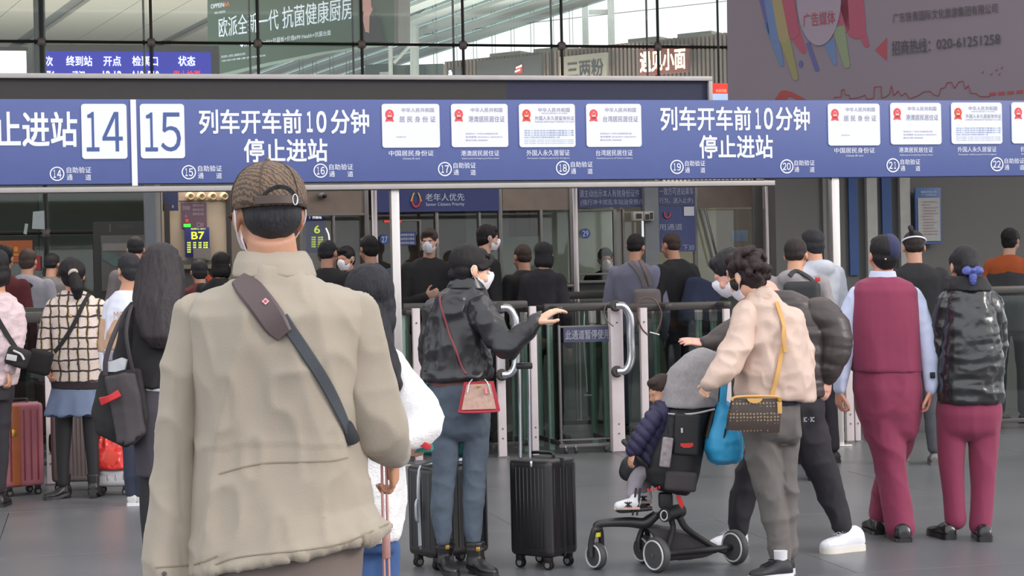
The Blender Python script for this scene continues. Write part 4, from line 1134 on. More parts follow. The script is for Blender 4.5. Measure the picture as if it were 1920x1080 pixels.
# looped cable hanging from the rail
t = thing('looped_cable', GG.hit(1203, 628), 'brown looped cable hanging from the rail on the narrow post', 'cable')
b = MB(); b.tube([GG.hit(*q) for q in ((1215, 628), (1203, 615), (1195, 590), (1198, 565), (1212, 558), (1228, 563), (1240, 585), (1238, 605), (1229, 627))], .007, 8); obj('cord', b, mat('cable_brown', (96, 70, 66), .5), t)
b = MB(); b.cone(GG.hit(1218, 623), GG.hit(1236, 628), .009, .009, 8); obj('toggle', b, m_steel, t)
t = thing('looped_cable', GG.hit(1135, 610), 'thin grey cable loop beside the wide post', 'cable')
b = MB(); b.tube([GG.hit(*q) for q in ((1150, 612), (1138, 600), (1133, 585), (1138, 570), (1152, 565))], .005, 8); obj('cord', b, m_pside, t)
t = thing('lane_hook', GG.hit(1102, 700), 'thin pale cord hanging behind the lane plate', 'cord')
b = MB(); b.tube([VP(15).hit(*q) for q in ((1096, 575), (1095, 640), (1099, 700), (1101, 735))], .006, 6); b.cone(VP(15).hit(1096, 741), VP(15).hit(1110, 741), .007, .007, 6); obj('cord', b, mat('pale_cord', (170, 190, 182), .5), t)

# ================================================================ ticket booths
BF = VP(18.0)
m_frame = mat('booth_frame_grey', (118, 114, 112), .4, metal=.4)
m_counter = mat('booth_base_dark', (98, 100, 96), .6)
m_brown = mat('transom_brown', (124, 108, 98), .55, var=.12, vscale=5)
m_pale = mat('booth_inner_pale', (176, 186, 172), .7, var=.04)
m_navyb = mat('banner_navy', (52, 58, 108), .5, var=.04)
m_bt2 = mat('banner_print', (188, 194, 210), .5, var=0)
m_bglass = glass('booth_glass', (170, 175, 165), .35)
def T(name, x, y, label, cat, pl=BF, grp=None, z=None):
    L_ = pl.hit(x, y); 
    if z is not None: L_.z = z
    return thing(name, L_, label, cat, grp)
def piece(name, rects, m, par, pl=BF, d=.04, v0=0.0, bev=0.0):
    b = MB()
    for r_ in rects: b.pbox(*r_, pl, d, bev, v0)
    return obj(name, b, m, par)
def booth(x0, x1, yt, label, transom, frames, yc=548, inner=None, split=None):
    t = T('ticket_booth', (x0 + x1) / 2, 700, label, 'booth', z=0)
    u0, u1 = BF.uz(x0, 600)[0], BF.uz(x1, 600)[0]; zc = BF.uz((x0 + x1) / 2, yc)[1]; zt = BF.uz((x0 + x1) / 2, yt)[1]
    b = MB(); b.ubox(u0 + .01, u1 - .01, 0, zc, BF, 0, .25); obj('counter_base', b, m_counter, t)
    b = MB(); b.ubox(u0, u1, zc, zc + .03, BF, -.12, .1, .008); obj('counter_top', b, m_frame, t)
    b = MB(); b.ubox(u0, u1, zc, zt, BF, 1.55, 1.6); obj('rear_wall', b, inner or m_brown, t)
    b = MB(); b.ubox(u0, u1, zt, zt + .06, BF, 0, 1.6); obj('roof', b, m_frame, t)
    if transom: piece('transom', [transom], m_brown, t, d=.03)
    for fx in frames: piece('window_frame', [fx], m_frame, t, d=.05, v0=-.02, bev=.004)
    xs_ = sorted([x0] + [f[0] for f in frames if f[2] - f[0] < 14] + [x1]); yb = yc - 2; y0 = transom[3] if transom else yt + 4
    for a, c in zip(xs_, xs_[1:]):
        if c - a > 12: piece('glass_pane', [(a + 3, y0 + 3, c - 3, yb - 2)], m_bglass, t, d=.008, v0=.012)
    return t
b1 = booth(565, 700, 352, 'ticket booth left of the senior citizens banner', (566, 358, 686, 401), [(562, 345, 567, 548), (684, 345, 692, 548), (625, 402, 629, 548), (566, 401, 686, 405)], 548)
cmr = T('dome_camera', 603, 368, 'grey dome camera on the brown transom left of the banner', 'camera')
b = MB(); b.sph(BF.hit(603, 367) - NH * .05, (.05, .05, .035)); obj('housing', b, m_frame, cmr)
b = MB(); b.sph(BF.hit(606, 368) - NH * .08, (.025, .03, .022)); obj('lens', b, m_rod, cmr)
q = T('small_notice', 654, 470, 'dark brown small notice behind the booth window', 'notice', pl=VP(18.06)); piece('plate', [(631, 433, 678, 471)], mat('notice_brown', (78, 66, 62), .6), q, VP(18.06), d=.02)
b = MB(); tx(b, '温馨提示', 638, 445, 672, 453, VP(18.06), .004); obj('lettering', b, mat('notice_brown_text', (120, 104, 98), .6, var=0), q)
b2 = booth(700, 936, 350, 'ticket booth under the senior citizens banner', None, [(817, 397, 823, 545), (745, 398, 749, 545), (786, 412, 789, 470), (750, 412, 788, 415), (898, 398, 902, 545)], 546)
bn = T('banner', 820, 397, 'navy banner for senior citizens with a small coloured hand emblem', 'banner'); piece('board', [(704, 354, 934, 397)], m_navyb, bn, d=.03, v0=-.04)
b = MB(); tx(b, '老年人优先', 796, 363, 869, 377, BF, .046, .012); tx(b, 'Senior Citizens Priority', 797, 380, 869, 388, BF, .046, .01); obj('lettering', b, m_bt2, bn)
b = MB(); b.tube([BF.w(*BF.uz(*q_), -.05) for q_ in ((771, 368), (772, 383), (778, 389), (785, 383), (786, 368))], .010, 8); obj('emblem', b, mat('emblem_redline', (190, 60, 70), .5, var=0), bn)
b = MB(); b.tube([BF.w(*BF.uz(*q_), -.055) for q_ in ((769, 378), (773, 366), (775, 362))], .007, 6); b.tube([BF.w(*BF.uz(*q_), -.055) for q_ in ((788, 378), (784, 366), (782, 362))], .007, 6); obj('emblem', b, mat('emblem_yellow', (200, 190, 90), .5, var=0), bn)
q = T('info_plate', 765, 460, 'small blue plate of rows of characters behind the steel post', 'notice'); piece('plate', [(747, 435, 779, 460)], m_navyb, q, d=.015, v0=-.03)
b = MB()
for i in range(3): tx(b, '请保管好随身', 750, 438 + i * 7.5, 776, 443 + i * 7.5, BF, .034, .01)
obj('lettering', b, m_bt2, q)
q = T('led_strip', 735, 418, 'thin red lit strip in the booth window', 'display'); piece('strip', [(720, 413, 752, 417)], lit('red_strip', (190, 50, 40), .8), q, d=.02, v0=-.02)
def sticker(x, y, s_, label, rx=9, ry=9.5, sq=False, pl=BF):
    q = T('number_sticker', x, y, label, 'sign', pl)
    b = MB()
    if sq: rrect(b, x - rx, y - ry, x + rx, y + ry, 2, pl, .036, .004)
    else: disc(b, x, y, rx, ry, pl, .036, 22, .004)
    obj('disc', b, mat('sticker_blue', (52, 76, 140), .5, var=0), q)
    b = MB(); tx(b, s_, x - 5.5, y - 5.5, x + 5.5, y + 5.5, pl, .040, .01); obj('lettering', b, m_bt2, q)
sticker(720, 449, '27', 'blue number 27 sticker beside the post'); sticker(1096, 438, '29', 'round blue number 29 sticker on the booth glass')
b3 = booth(936, 1078, 348, 'ticket booth with pale interior right of the banner', (942, 352, 1070, 394), [(935, 345, 942, 545), (1013, 394, 1018, 545), (1068, 345, 1073, 545)], 540, m_pale)
q = T('cabinet', 1000, 440, 'brownish hanging cabinet inside the pale booth', 'cabinet', VP(18.9)); piece('body', [(966, 385, 1018, 442)], m_brown, q, VP(18.9), .3); piece('door', [(968, 388, 991, 440), (993, 388, 1016, 440)], mat('cabinet_door', (134, 118, 108), .6), q, VP(18.9), .02, -.02)
b4 = booth(1078, 1232, 348, 'ticket booth with pale interior under the two-line notice', None, [(1083, 392, 1150, 396), (1150, 392, 1156, 520), (1167, 392, 1171, 520), (1083, 512, 1152, 516)], 530, m_pale)
bn = T('banner', 1150, 388, 'navy notice banner with two lines about showing valid identity papers', 'banner'); piece('board', [(1083, 350, 1212, 389)], mat('banner_navy_dim', (62, 66, 102), .5), bn, d=.03, v0=-.05)
b = MB(); tx(b, '请主动出示本人有效身份证件', 1084, 356, 1196, 370, BF, .056, .012); tx(b, '(强行冲卡扰乱车站治安秩序', 1086, 374, 1204, 386, BF, .056, .012); obj('lettering', b, mat('banner_print_dim', (150, 154, 172), .5, var=0), bn)
bn = T('banner', 1266, 388, 'right-hand continuation of the two-line navy notice beside the grey column', 'banner'); piece('board', [(1232, 347, 1300, 386)], mat('banner_navy_dim', (62, 66, 102), .5), bn, d=.03, v0=-.05)
b = MB(); tx(b, '一致方可进站乘车', 1233, 352, 1297, 366, BF, .056, .010); tx(b, '行为，送入止步)', 1233, 371, 1296, 383, BF, .056, .010); obj('lettering', b, mat('banner_print_dim', (150, 154, 172), .5, var=0), bn)
q = T('lane_board', 1266, 470, 'tall blue lane panel with a small hand emblem and a white paper', 'panel'); piece('board', [(1232, 387, 1301, 472)], mat('lane_panel_blue', (58, 66, 110), .5), q, d=.03, v0=-.05)
b = MB(); tx(b, '专用通道', 1218, 420, 1276, 432, BF, .056, .01); tx(b, '下30', 1277, 459, 1298, 470, BF, .056, .01); obj('lettering', b, mat('banner_print_dim', (150, 154, 172), .5, var=0), q)
b = MB(); b.tube([BF.w(*BF.uz(*q_), -.06) for q_ in ((1242, 398), (1243, 406), (1247, 409), (1252, 406), (1253, 398))], .008, 8); obj('emblem', b, mat('emblem_redline', (190, 60, 70), .5, var=0), q)
piece('paper', [(1279, 388, 1298, 405)], mat('paper_white', (190, 190, 196), .6), q, d=.004, v0=-.06)
q = T('grey_pillar', 1223, 700, 'slim grey pillar between the two halves of the notice', 'pillar', z=0); piece('shaft', [(1205, 342, 1231, 800)], mat('pillar_grey', (112, 114, 118), .5), q, d=.12, v0=-.14)
piece('cap', [(1203, 340, 1233, 347)], m_frame, q, d=.16, v0=-.16)
q = T('scanner_box', 1196, 416, 'small beige terminal on a bracket left of the grey pillar', 'device'); piece('body', [(1177, 398, 1196, 415), (1197, 398, 1215, 415)], mat('device_beige', (170, 164, 156), .5), q, d=.08, v0=-.2, bev=.006)
piece('display', [(1182, 402, 1192, 411), (1199, 403, 1206, 413), (1208, 400, 1213, 412)], mat('device_black', (40, 36, 38), .4), q, d=.01, v0=-.21); piece('bracket', [(1194, 414, 1198, 445)], m_steel, q, d=.03, v0=-.17)
b5 = booth(1303, 1440, 348, 'ticket booth behind the curly haired woman', (1308, 350, 1412, 389), [(1300, 345, 1307, 530), (1412, 345, 1430, 530)], 540, mat('booth_inner_olive', (134, 132, 112), .7))
q = T('diagonal_strut', 1342, 500, 'pair of diagonal grey struts in front of the booth', 'strut')
for dx in (0, 9):
    b = MB(); b.cone(BF.w(*BF.uz(1308 + dx, 392), -.08), BF.w(*BF.uz(1335 + dx, 500), -.08), .013, .013, 8); obj('strut', b, m_frame if dx == 0 else m_steel, q)
q = T('camera_screen', 1386, 445, 'small bluish monitor seen inside the booth', 'display', VP(18.8)); piece('screen', [(1372, 432, 1402, 452)], mat('monitor_blue', (110, 124, 150), .4), q, VP(18.8), .03)
# round steel posts in front of the booths
def rpost(x, yt, yb, label, v=17.6, r=.030):
    pl = VP(v); u, z = pl.uz(x, yt); t = thing('round_post', pl.w(u, 0), label, 'post', None)
    b = MB(); b.cone(pl.w(u, .01), pl.w(u, z), r, r, 18); obj('shaft', b, mat('satin_steel', (196, 184, 184), .28, metal=.8, var=.04), t)
    b = MB(); b.lathe(pl.w(u, 0), ZH, [(0, .07), (.012, .07), (.02, .035)], 18); obj('foot', b, m_frame, t)
rpost(701, 352, 530, 'round steel post at the left end of the senior citizens banner'); rpost(1077, 346, 525, 'round steel post at the left end of the two-line notice'); rpost(1438, 338, 520, 'round steel post behind the curly haired woman')
q = T('lane_board', 1448, 500, 'pale lane panel strip with a blue number beside the dark wall', 'panel'); piece('board', [(1442, 386, 1456, 530)], mat('pale_blue_strip', (150, 152, 176), .5), q, d=.03); piece('header', [(1442, 340, 1456, 386)], mat('banner_navy_dim', (62, 66, 102), .5), q, d=.03, v0=-.01)
b = MB(); tx(b, '请主', 1443, 348, 1455, 358, BF, .014, .01); tx(b, '(强', 1443, 372, 1455, 382, BF, .014, .01); obj('lettering', b, mat('banner_print_dim', (150, 154, 172), .5, var=0), q)
sticker(1450, 462, '31', 'blue number sticker beside the dark wall', 8, 9)

# ---- beige booth wall on the left with speakers and screens
LW = VP(19.5)
q = T('info_wall', 365, 700, 'beige wall unit with round speakers and lit boards left of the cap', 'wall unit', LW, z=0)
m_beige = mat('beige_panel', (196, 176, 152), .7, var=.03)
piece('panel', [(305, 352, 430, 492)], m_beige, q, LW, .1); piece('panel', [(335, 352, 425, 376)], mat('beige_band', (180, 158, 142), .7), q, LW, .02, -.02)
piece('base', [(300, 488, 430, 790)], m_counter, q, LW, .2, -.05); piece('ledge', [(330, 496, 430, 504)], mat('ledge_olive', (132, 128, 108), .6), q, LW, .1, -.15)
piece('edge_post', [(424, 350, 433, 500)], mat('edge_dark', (58, 52, 50), .5), q, LW, .05, -.04)
for i, x in enumerate((355, 376, 397, 419)):
    w = MB(); w.lathe(LW.hit(x, 369), -NH + UH * .2, [(0, .001), (0, .045), (.03, .05), (.07, .03), (.05, .022), (.02, .008)], 18); w2 = thing('round_speaker', LW.hit(x, 369), ('cream round speaker nearest the dark blue sign', 'second cream round speaker', 'third cream round speaker', 'cream round speaker nearest the cap')[i] + ' on the beige band', 'speaker', 'round speakers on the beige band')
    obj('shell', w, mat('cream_shell', (216, 196, 160), .5), w2)
q = T('information_board', 363, 440, 'purple brown information panel above the lit B7 board', 'panel', LW); piece('board', [(340, 380, 387, 428)], mat('panel_purple', (104, 78, 92), .5), q, LW, .02, -.03); 
b = MB(); tx(b, '旅客服', 342, 386, 356, 394, LW, .034); 
for i in range(3): tx(b, '售票时间公告栏', 361, 383 + i * 8, 382, 388 + i * 8, LW, .034)
tx(b, '口0', 369, 418, 381, 426, LW, .034); tx(b, '↓', 346, 402, 351, 408, LW, .034); obj('lettering', b, mat('panel_text', (176, 160, 172), .5, var=0), q)
b = MB(); b.pbox(344, 420, 357, 426, LW, .01, v0=-.04); obj('green_led', b, lit('green_led', (70, 230, 70), 1.0), q)
b = MB(); b.pbox(347, 411, 353, 417, LW, .01, v0=-.04); obj('red_led', b, lit('red_strip', (190, 50, 40), .8), q)
def ledboard(x0, y0, x1, y1, s_, box, label, pl, rows):
    q = T('led_board', (x0 + x1) / 2, y1, label, 'display', pl); piece('screen', [(x0, y0, x1, y1)], lit('led_navy', (32, 38, 96), .35), q, pl, .04, -.08, .006)
    b = MB(); tx(b, s_, *box, pl, .086, .02)
    for (xa, xb, ya, n_) in rows:
        for k in range(n_): tx(b, '检票', xa, ya + k * 4.3, xb, ya + 3 + k * 4.3, pl, .086, .03)
    obj('lettering', b, lit('led_yellow', (226, 240, 60), 1.0), q)
    return q
q = ledboard(346, 427, 392, 482, 'B7', (358, 435, 382, 449), 'lit navy board reading B7 with columns of yellow characters', LW, ((350, 357, 454, 5), (361, 367, 454, 3), (371, 377, 454, 3), (380, 389, 454, 4)))
b = MB(); tx(b, '检票口 出口', 357, 428, 384, 431, LW, .086, .01); obj('lettering', b, lit('led_yellow', (226, 240, 60), 1.0), q)
piece('box', [(361, 466, 394, 485)], mat('grey_box', (130, 122, 120), .6), q, LW, .05, -.14)
SX = VP(18.4)
q = ledboard(572, 403, 608, 474, '6', (587, 423, 598, 438), 'lit navy board with a yellow 6 behind the ear of the capped man', SX, ((582, 590, 444, 5), (594, 604, 444, 5)))
b = MB(); tx(b, '广州南站', 578, 404, 601, 411, SX, .086, .02); obj('lettering', b, lit('led_white', (250, 248, 255), 1.6), q)
b = MB(); b.tube([SX.w(*SX.uz(*z_), -.09) for z_ in ((609, 428), (614, 440), (615, 452), (612, 462))], .008, 6); obj('arc', b, lit('led_white', (250, 248, 255), 1.6), q)
q = T('hanging_sign', 319, 396, 'dark blue hanging sign left of the beige wall', 'sign', LW); piece('board', [(304, 356, 333, 396)], mat('sign_darkblue', (42, 50, 84), .5), q, LW, .04, -.12)
b = MB(); tx(b, 'A', 321, 385, 325, 391, LW, .126); obj('lettering', b, m_bt2, q)
q = T('dark_pole', 316, 700, 'dark square pole under the hanging sign', 'pole', LW, z=0); piece('shaft', [(311, 382, 321, 780)], mat('pole_dark', (56, 50, 50), .5), q, LW, .06, -.14)
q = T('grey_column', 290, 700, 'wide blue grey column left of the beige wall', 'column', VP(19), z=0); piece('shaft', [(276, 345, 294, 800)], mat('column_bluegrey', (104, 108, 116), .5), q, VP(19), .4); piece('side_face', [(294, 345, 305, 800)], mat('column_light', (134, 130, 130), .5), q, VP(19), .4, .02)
# ---- kiosk, posters and notices in the hall left
KI = VP(24.6)
q = T('advertising_kiosk', 226, 700, 'dark framed advertising kiosk with a dim screen', 'kiosk', KI, z=0)
piece('frame', [(178, 415, 275, 750)], mat('kiosk_dark', (44, 42, 42), .5), q, KI, .3); piece('screen', [(190, 441, 276, 545)], mat('kiosk_screen', (88, 86, 86), .35), q, KI, .02, -.02)
piece('picture_band', [(192, 456, 275, 470)], mat('kiosk_band', (126, 122, 120), .5), q, KI, .01, -.03)
b = MB(); flatpoly(b, [(192, 472), (215, 476), (240, 490), (275, 486), (275, 500), (215, 500), (192, 486)], KI, .035); obj('picture_shape', b, mat('kiosk_teal', (84, 104, 102), .5), q)
b = MB(); tx(b, '广州南站导览', 220, 421, 250, 429, KI, .006); obj('lettering', b, mat('kiosk_text', (86, 84, 84), .5, var=0), q)
piece('slot', [(205, 420, 208, 435)], mat('kiosk_text', (86, 84, 84), .5, var=0), q, KI, .01, -.01)
PO = VP(25.2)
q = T('poster', 30, 492, 'orange poster with a small yellow emblem on the hall glass', 'poster', PO); piece('sheet', [(-20, 451, 61, 492)], mat('poster_orange', (176, 92, 44), .6), q, PO, .01)
b = MB(); disc(b, 30, 467, 4, 5, PO, .005, 14); flatpoly(b, [(24, 476), (36, 476), (34, 479), (26, 479)], PO, .005); obj('emblem', b, mat('poster_yellow', (220, 150, 60), .6, var=0), q)
q = T('poster', 69, 500, 'small red poster edge beside the grey hooded person', 'poster', PO); piece('sheet', [(62, 479, 76, 506)], mat('poster_red', (168, 44, 54), .6), q, PO, .01)
q = T('paper_notice', 72, 430, 'pale paper sheet taped on the hall glass', 'notice', PO)
b = MB(); flatpoly(b, [(62, 397), (83, 395), (84, 430), (60, 429)], PO, .01, .004); obj('sheet', b, mat('sheet_pale', (176, 184, 186), .6), q)
b = MB(); flatpoly(b, [(47, 419), (53, 420), (50, 440), (44, 438)], PO, .01, .004); obj('strip', b, mat('sheet_pale', (176, 184, 186), .6), q)

# ================================================================ people in the foreground
# ---- man in khaki jacket, seen from behind
m_khaki = mat('khaki_cotton', (162, 150, 136), .85, var=.03, bump=.12, bscale=220, sheen=.15)
m_khaki_in = mat('khaki_seam', (140, 128, 112), .9, var=.03)
m_taupe = mat('taupe_trousers', (122, 108, 102), .85, var=.05, bump=.1, bscale=160)
A = Fig('man in khaki jacket and brown patterned cap seen from behind', 4.53, 520, vox=.010)
A.skin = skin('skin_tan', (196, 144, 118))
jk = [(462, 500, 566, .17, -.01), (450, 522, 585, .21, 0), (402, 538, 640, .24, 0.01), (362, 556, 678, .27, .01), (352, 590, 688, .30, 0), (358, 650, 680, .32, 0), (364, 740, 668, .31, 0), (366, 820, 668, .30, 0),
      (365, 880, 672, .31, 0), (363, 950, 690, .33, 0), (360, 1045, 716, 972, .36, 0), (356, 1074, 736, 986, .38, 0)]
la = [(366, 592, 46, 0), (345, 690, 42, -.02), (336, 800, 38, -.03), (332, 900, 37, -.03), (329, 1000, 36, -.04), (329, 1078, 34, -.05)]
ra = [(662, 596, 44, 0), (688, 680, 48, .0), (704, 760, 52, .0), (716, 808, 48, .02), (722, 842, 42, .10), (722, 858, 36, .20)]
def jack_folds(p, n):
    a = ridge(p, (8.5, 6, 1.3), 11); b = ridge(p, (15, 12, 7), 12); c = ridge(p, (4, 4, 9), 13)
    z = p[:, 2]; x = p[:, 0]
    a2 = ridge(p, (5.5, 4, .9), 15); o = .014 * (a ** 3 - .3) + .020 * (a2 ** 4 - .2) + .009 * (b ** 3 - .3) + .004 * (c ** 3 - .2) * (np.abs(x + .61) > .22)
    # the lower panel lies under the upper one along a curved seam
    seam = 1.068 + .035 * np.cos((x + .60) * 4.2)
    o += np.where((z > seam) & (z < seam + .03) & (n[:, 1] < 0) & (np.abs(x + .595) < .185), .0028 * (1 - (z - seam) / .03), 0)
    return o
jo = A.garment('jacket', [jk], [la, ra], m_khaki, .0085, jack_folds, 3, .82, .68)
# collar
mb = MB()
A.torso(mb, [(448, 472, 572, .155, .012), (440, 492, 584, .19, 0), (436, 520, 594, .21, -.005)], 0)
co = obj('collar', fused(mb, .006, 2, folds(14, 6, .004, 5, .001), 'collar'), m_khaki, A.root)
trj = bvh(jo)
def seam_on(name, pxs, w, m, par=A.root, tr=trj, Y=4.4, lift=.001, t=.0012):
    pts, nr = [], []
    for q in smooth_path(pxs, 5):
        h, n = on(tr, q[0], q[1], Y); pts.append(h + n * lift); nr.append(n)
    b = MB(); b.ribbon(pts, nr, w, t); return obj(name, b, m, par)
seam_on('seam', [(412, 888), (455, 876), (500, 868), (560, 866), (620, 864), (652, 858)], .004, m_khaki_in)
seam_on('seam', [(404, 1058), (440, 1046), (500, 1038), (580, 1030), (650, 1016), (728, 982)], .004, m_khaki_in)
seam_on('seam', [(364, 1058), (384, 1052), (408, 1042)], .005, m_khaki_in)
seam_on('seam', [(288 + 4, 1064), (320, 1062), (352, 1060)], .004, m_khaki_in)
b = MB(); h, n = on(trj, 308, 1076, 4.4); b.lathe(h, n, [(0, .006), (.004, .006), (.005, .0)], 12); obj('button', b, mat('button_dark', (70, 60, 56), .4), A.root)
mb = MB(); A.torso(mb, [(372, 985, 690, .30, 0), (378, 1040, 682, .31, 0), (382, 1110, 676, .30, 0), (390, 1160, 668, .28, 0)], .8)
A.limb(mb, [(455, 1160, 72), (462, 1330, 58), (468, 1560, 50)], .7); A.limb(mb, [(600, 1160, 72), (596, 1330, 58), (590, 1560, 50)], .7)
obj('trousers', fused(mb, .012, 2, folds(8, 4, .009, 8), 'trousers'), m_taupe, A.root)
A.head(503, 404, 182, -22, 4, 0, (512, 512, .01), .058)
A.hand(A.p(722, 868, .26), V((.05, .25, -1)), V((1, -.1, 0)), -1, .95, 1.1)
A.hand(A.p(322, 1096, -.04), V((0, .1, -1)), V((-1, 0, 0)), 1, .95, .4)
A.body()
A.hair('buzz', hairmat('grey_black_hair', (56, 54, 58)), amp=.002, name='hair')
for q in (-.11, .09):
    f = V((A.loc.x + q, 4.45, 0)); A.shoe(f, f + V((q * .3, .28, 0)), .1, .1, mat('brown_shoe', (70, 56, 48), .5), mat('dark_sole', (40, 38, 38), .7))
# ear loop and edge of mask
lp = MB(); lp.tube([A.H(-.080, -.016, .012), A.H(-.087, -.022, -.006), A.H(-.084, -.014, -.03), A.H(-.074, .01, -.055), A.H(-.060, .035, -.075)], .0018, 6)
mk_w = mat('mask_cloth', (236, 232, 242), .8, var=.03, bump=.1, bscale=80)
ms = A.mask()
obj('ear_loop', lp, mk_w, ms)
# cap
m_cap = mat('cap_monogram', (104, 84, 68), .8, var=.0, bump=.1, bscale=150)
nt = m_cap.node_tree; N = nt.nodes; L = nt.links; bs = N['Principled BSDF']
tc = N.new('ShaderNodeTexCoord'); wv = N.new('ShaderNodeTexWave'); wv.inputs['Scale'].default_value = 34; wv.inputs['Distortion'].default_value = 6; wv.inputs['Detail'].default_value = 3; wv.inputs['Detail Scale'].default_value = 3; wv.bands_direction = 'DIAGONAL'
cr = N.new('ShaderNodeValToRGB'); cr.color_ramp.elements[0].position = .42; cr.color_ramp.elements[0].color = (*[lin(x) for x in (78, 66, 62)], 1); cr.color_ramp.elements[1].position = .6; cr.color_ramp.elements[1].color = (*[lin(x) for x in (122, 98, 78)], 1)
L.new(tc.outputs['Object'], wv.inputs[0]); L.new(wv.outputs[1], cr.inputs[0]); L.new(cr.outputs[0], bs.inputs['Base Color'])
hat = thing('cap', A.hc, 'brown patterned baseball cap with strap closure worn by the man in khaki', 'cap')
rings = []
k = A.hk
def cap_ring(z, rx, ry, y0, n=48, cut=None):
    out = []
    for i in range(n):
        a = 2 * math.pi * i / n; zz = z
        out.append(A.H(math.sin(a) * rx, y0 + math.cos(a) * ry, zz))
    return out
prof = [(.012, .0905, .108, -.010), (.030, .0915, .109, -.012), (.055, .090, .106, -.013), (.080, .082, .097, -.014), (.100, .069, .083, -.014), (.115, .052, .064, -.014), (.125, .030, .038, -.014), (.129, .010, .012, -.014)]
mesh_v = []; nseg = 48
for z, rx, ry, y0 in prof: mesh_v += cap_ring(z, rx, ry, y0, nseg)
fcs = []
for j in range(len(prof) - 1):
    for i in range(nseg):
        a = (i + .5) / nseg * 2 * math.pi - math.pi      # 0 at the back
        zc_ = prof[j][0]
        fcs.append((j * nseg + i, j * nseg + (i + 1) % nseg, (j + 1) * nseg + (i + 1) % nseg, (j + 1) * nseg + i))
fcs.append(list(range((len(prof) - 1) * nseg, len(prof) * nseg)))
me = bpy.data.meshes.new('crown'); me.from_pydata([tuple(v) for v in mesh_v], [], fcs)
me.shade_smooth(); o = obj('crown', me, m_cap, hat)
s_ = o.modifiers.new('s', 'SOLIDIFY'); s_.thickness = .003; s_.offset = 1
b = MB()
for j in range(6):
    a0 = j * math.pi / 3 + .52
    pts = [A.H(math.sin(a0) * rx * 1.012, y0 + math.cos(a0) * ry * 1.012, z) for z, rx, ry, y0 in prof]
    b = MB(); b.tube(pts, .0016, 5, 3); obj('seam', b, mat('cap_seam', (84, 68, 58), .8), hat)
b = MB(); b.sph(A.H(0, -.014, .131), .008); obj('top_button', b, m_cap, hat)
# dark opening and strap at the back
def back(a, z, k_=1.03):
    rx, ry = np.interp(z, [p[0] for p in prof], [p[1] for p in prof]), np.interp(z, [p[0] for p in prof], [p[2] for p in prof])
    a = math.radians(a); return A.H(-math.sin(a) * rx * k_ * -1, -.012 - math.cos(a) * ry * k_, z)
pts = [back(a, .030 + .030 * math.cos(math.radians(a * 3.0)) ** .8 if abs(a) < 30 else .030, 1.04) for a in range(-30, 31, 5)]
b = MB(); b.poly(pts, A.hR @ V((0, -.002, 0))); obj('rear_opening', b, hairmat('grey_black_hair'), hat)
b = MB(); b.ribbon([back(a, .024, 1.06) for a in range(-36, 37, 6)], [A.hR @ V((math.sin(R(a)), -math.cos(R(a)), 0)) for a in range(-36, 37, 6)], .021 * k, .003); obj('strap', b, mat('cap_leather', (74, 58, 54), .5), hat)
b = MB()
c0 = back(20, .024, 1.10)
b.tube([c0 + A.hR @ V((.006 * math.cos(t), -.001, .013 * math.sin(t))) for t in [2 * math.pi * i / 12 for i in range(13)]], .0017, 6, 2); obj('buckle', b, m_steel, hat)
b = MB(); b.loft([[A.H(x * w_, .085 + (1 - (x) ** 2) * L_, .020 - .01 * x * x + dz) for x in np.linspace(-1, 1, 11)] + [A.H(x * w_, .085 + (1 - (x) ** 2) * L_, .016 - .01 * x * x + dz) for x in np.linspace(1, -1, 11)] for w_, L_, dz in ((.080, .01, 0), (.078, .04, -.004), (.070, .075, -.010))]); obj('brim', b, m_cap, hat)
# crossbody bag: wide leather pad, narrow strap, bag at the right hip
m_pad = mat('pad_leather', (86, 70, 72), .55, var=.05, bump=.05, bscale=90); m_strap = mat('strap_slate', (62, 66, 72), .7, bump=.2, bscale=300)
bag = thing('crossbody_bag', A.p(665, 815, -.05), 'dark crossbody bag with a wide brown leather shoulder pad on the khaki jacket', 'bag')
strap_on('strap', jo, [(530, 596), (570, 658), (606, 712), (634, 770), (650, 808), (656, 820)], [.030, .030, .030, .030], .003, m_strap, bag, 4.4, .006, label='slate grey narrow strap')
pad = strap_on('shoulder_pad', jo, [(452, 528), (478, 556), (510, 596), (536, 628)], [.046, .064, .065, .065, .064, .046], .006, m_pad, bag, 4.4, .009)
h, n = on(trj, 498, 571, 4.4); x_, y_ = frame_of(n)
b = MB(); b.poly([h + n * .016 + (x_ * math.cos(a) + y_ * math.sin(a)) * .009 for a in (0, 1.57, 3.14, 4.71)], n * .002); obj('logo', b, mat('logo_pink', (226, 170, 178), .4), bag)
b = MB(); b.poly([h + n * .019 + (x_ * math.cos(a) + y_ * math.sin(a)) * .0045 for a in (0, 1.57, 3.14, 4.71)], n * .001); obj('logo', b, mat('logo_red', (180, 60, 70), .4), bag)
b = MB(); h, n = on(trj, 652, 812, 4.4); b.box(h + n * .006, (.034, .03, .06), Euler((0, -.45, 0)).to_matrix(), .012); obj('pouch', b, mat('bag_black', (40, 40, 44), .6), bag)
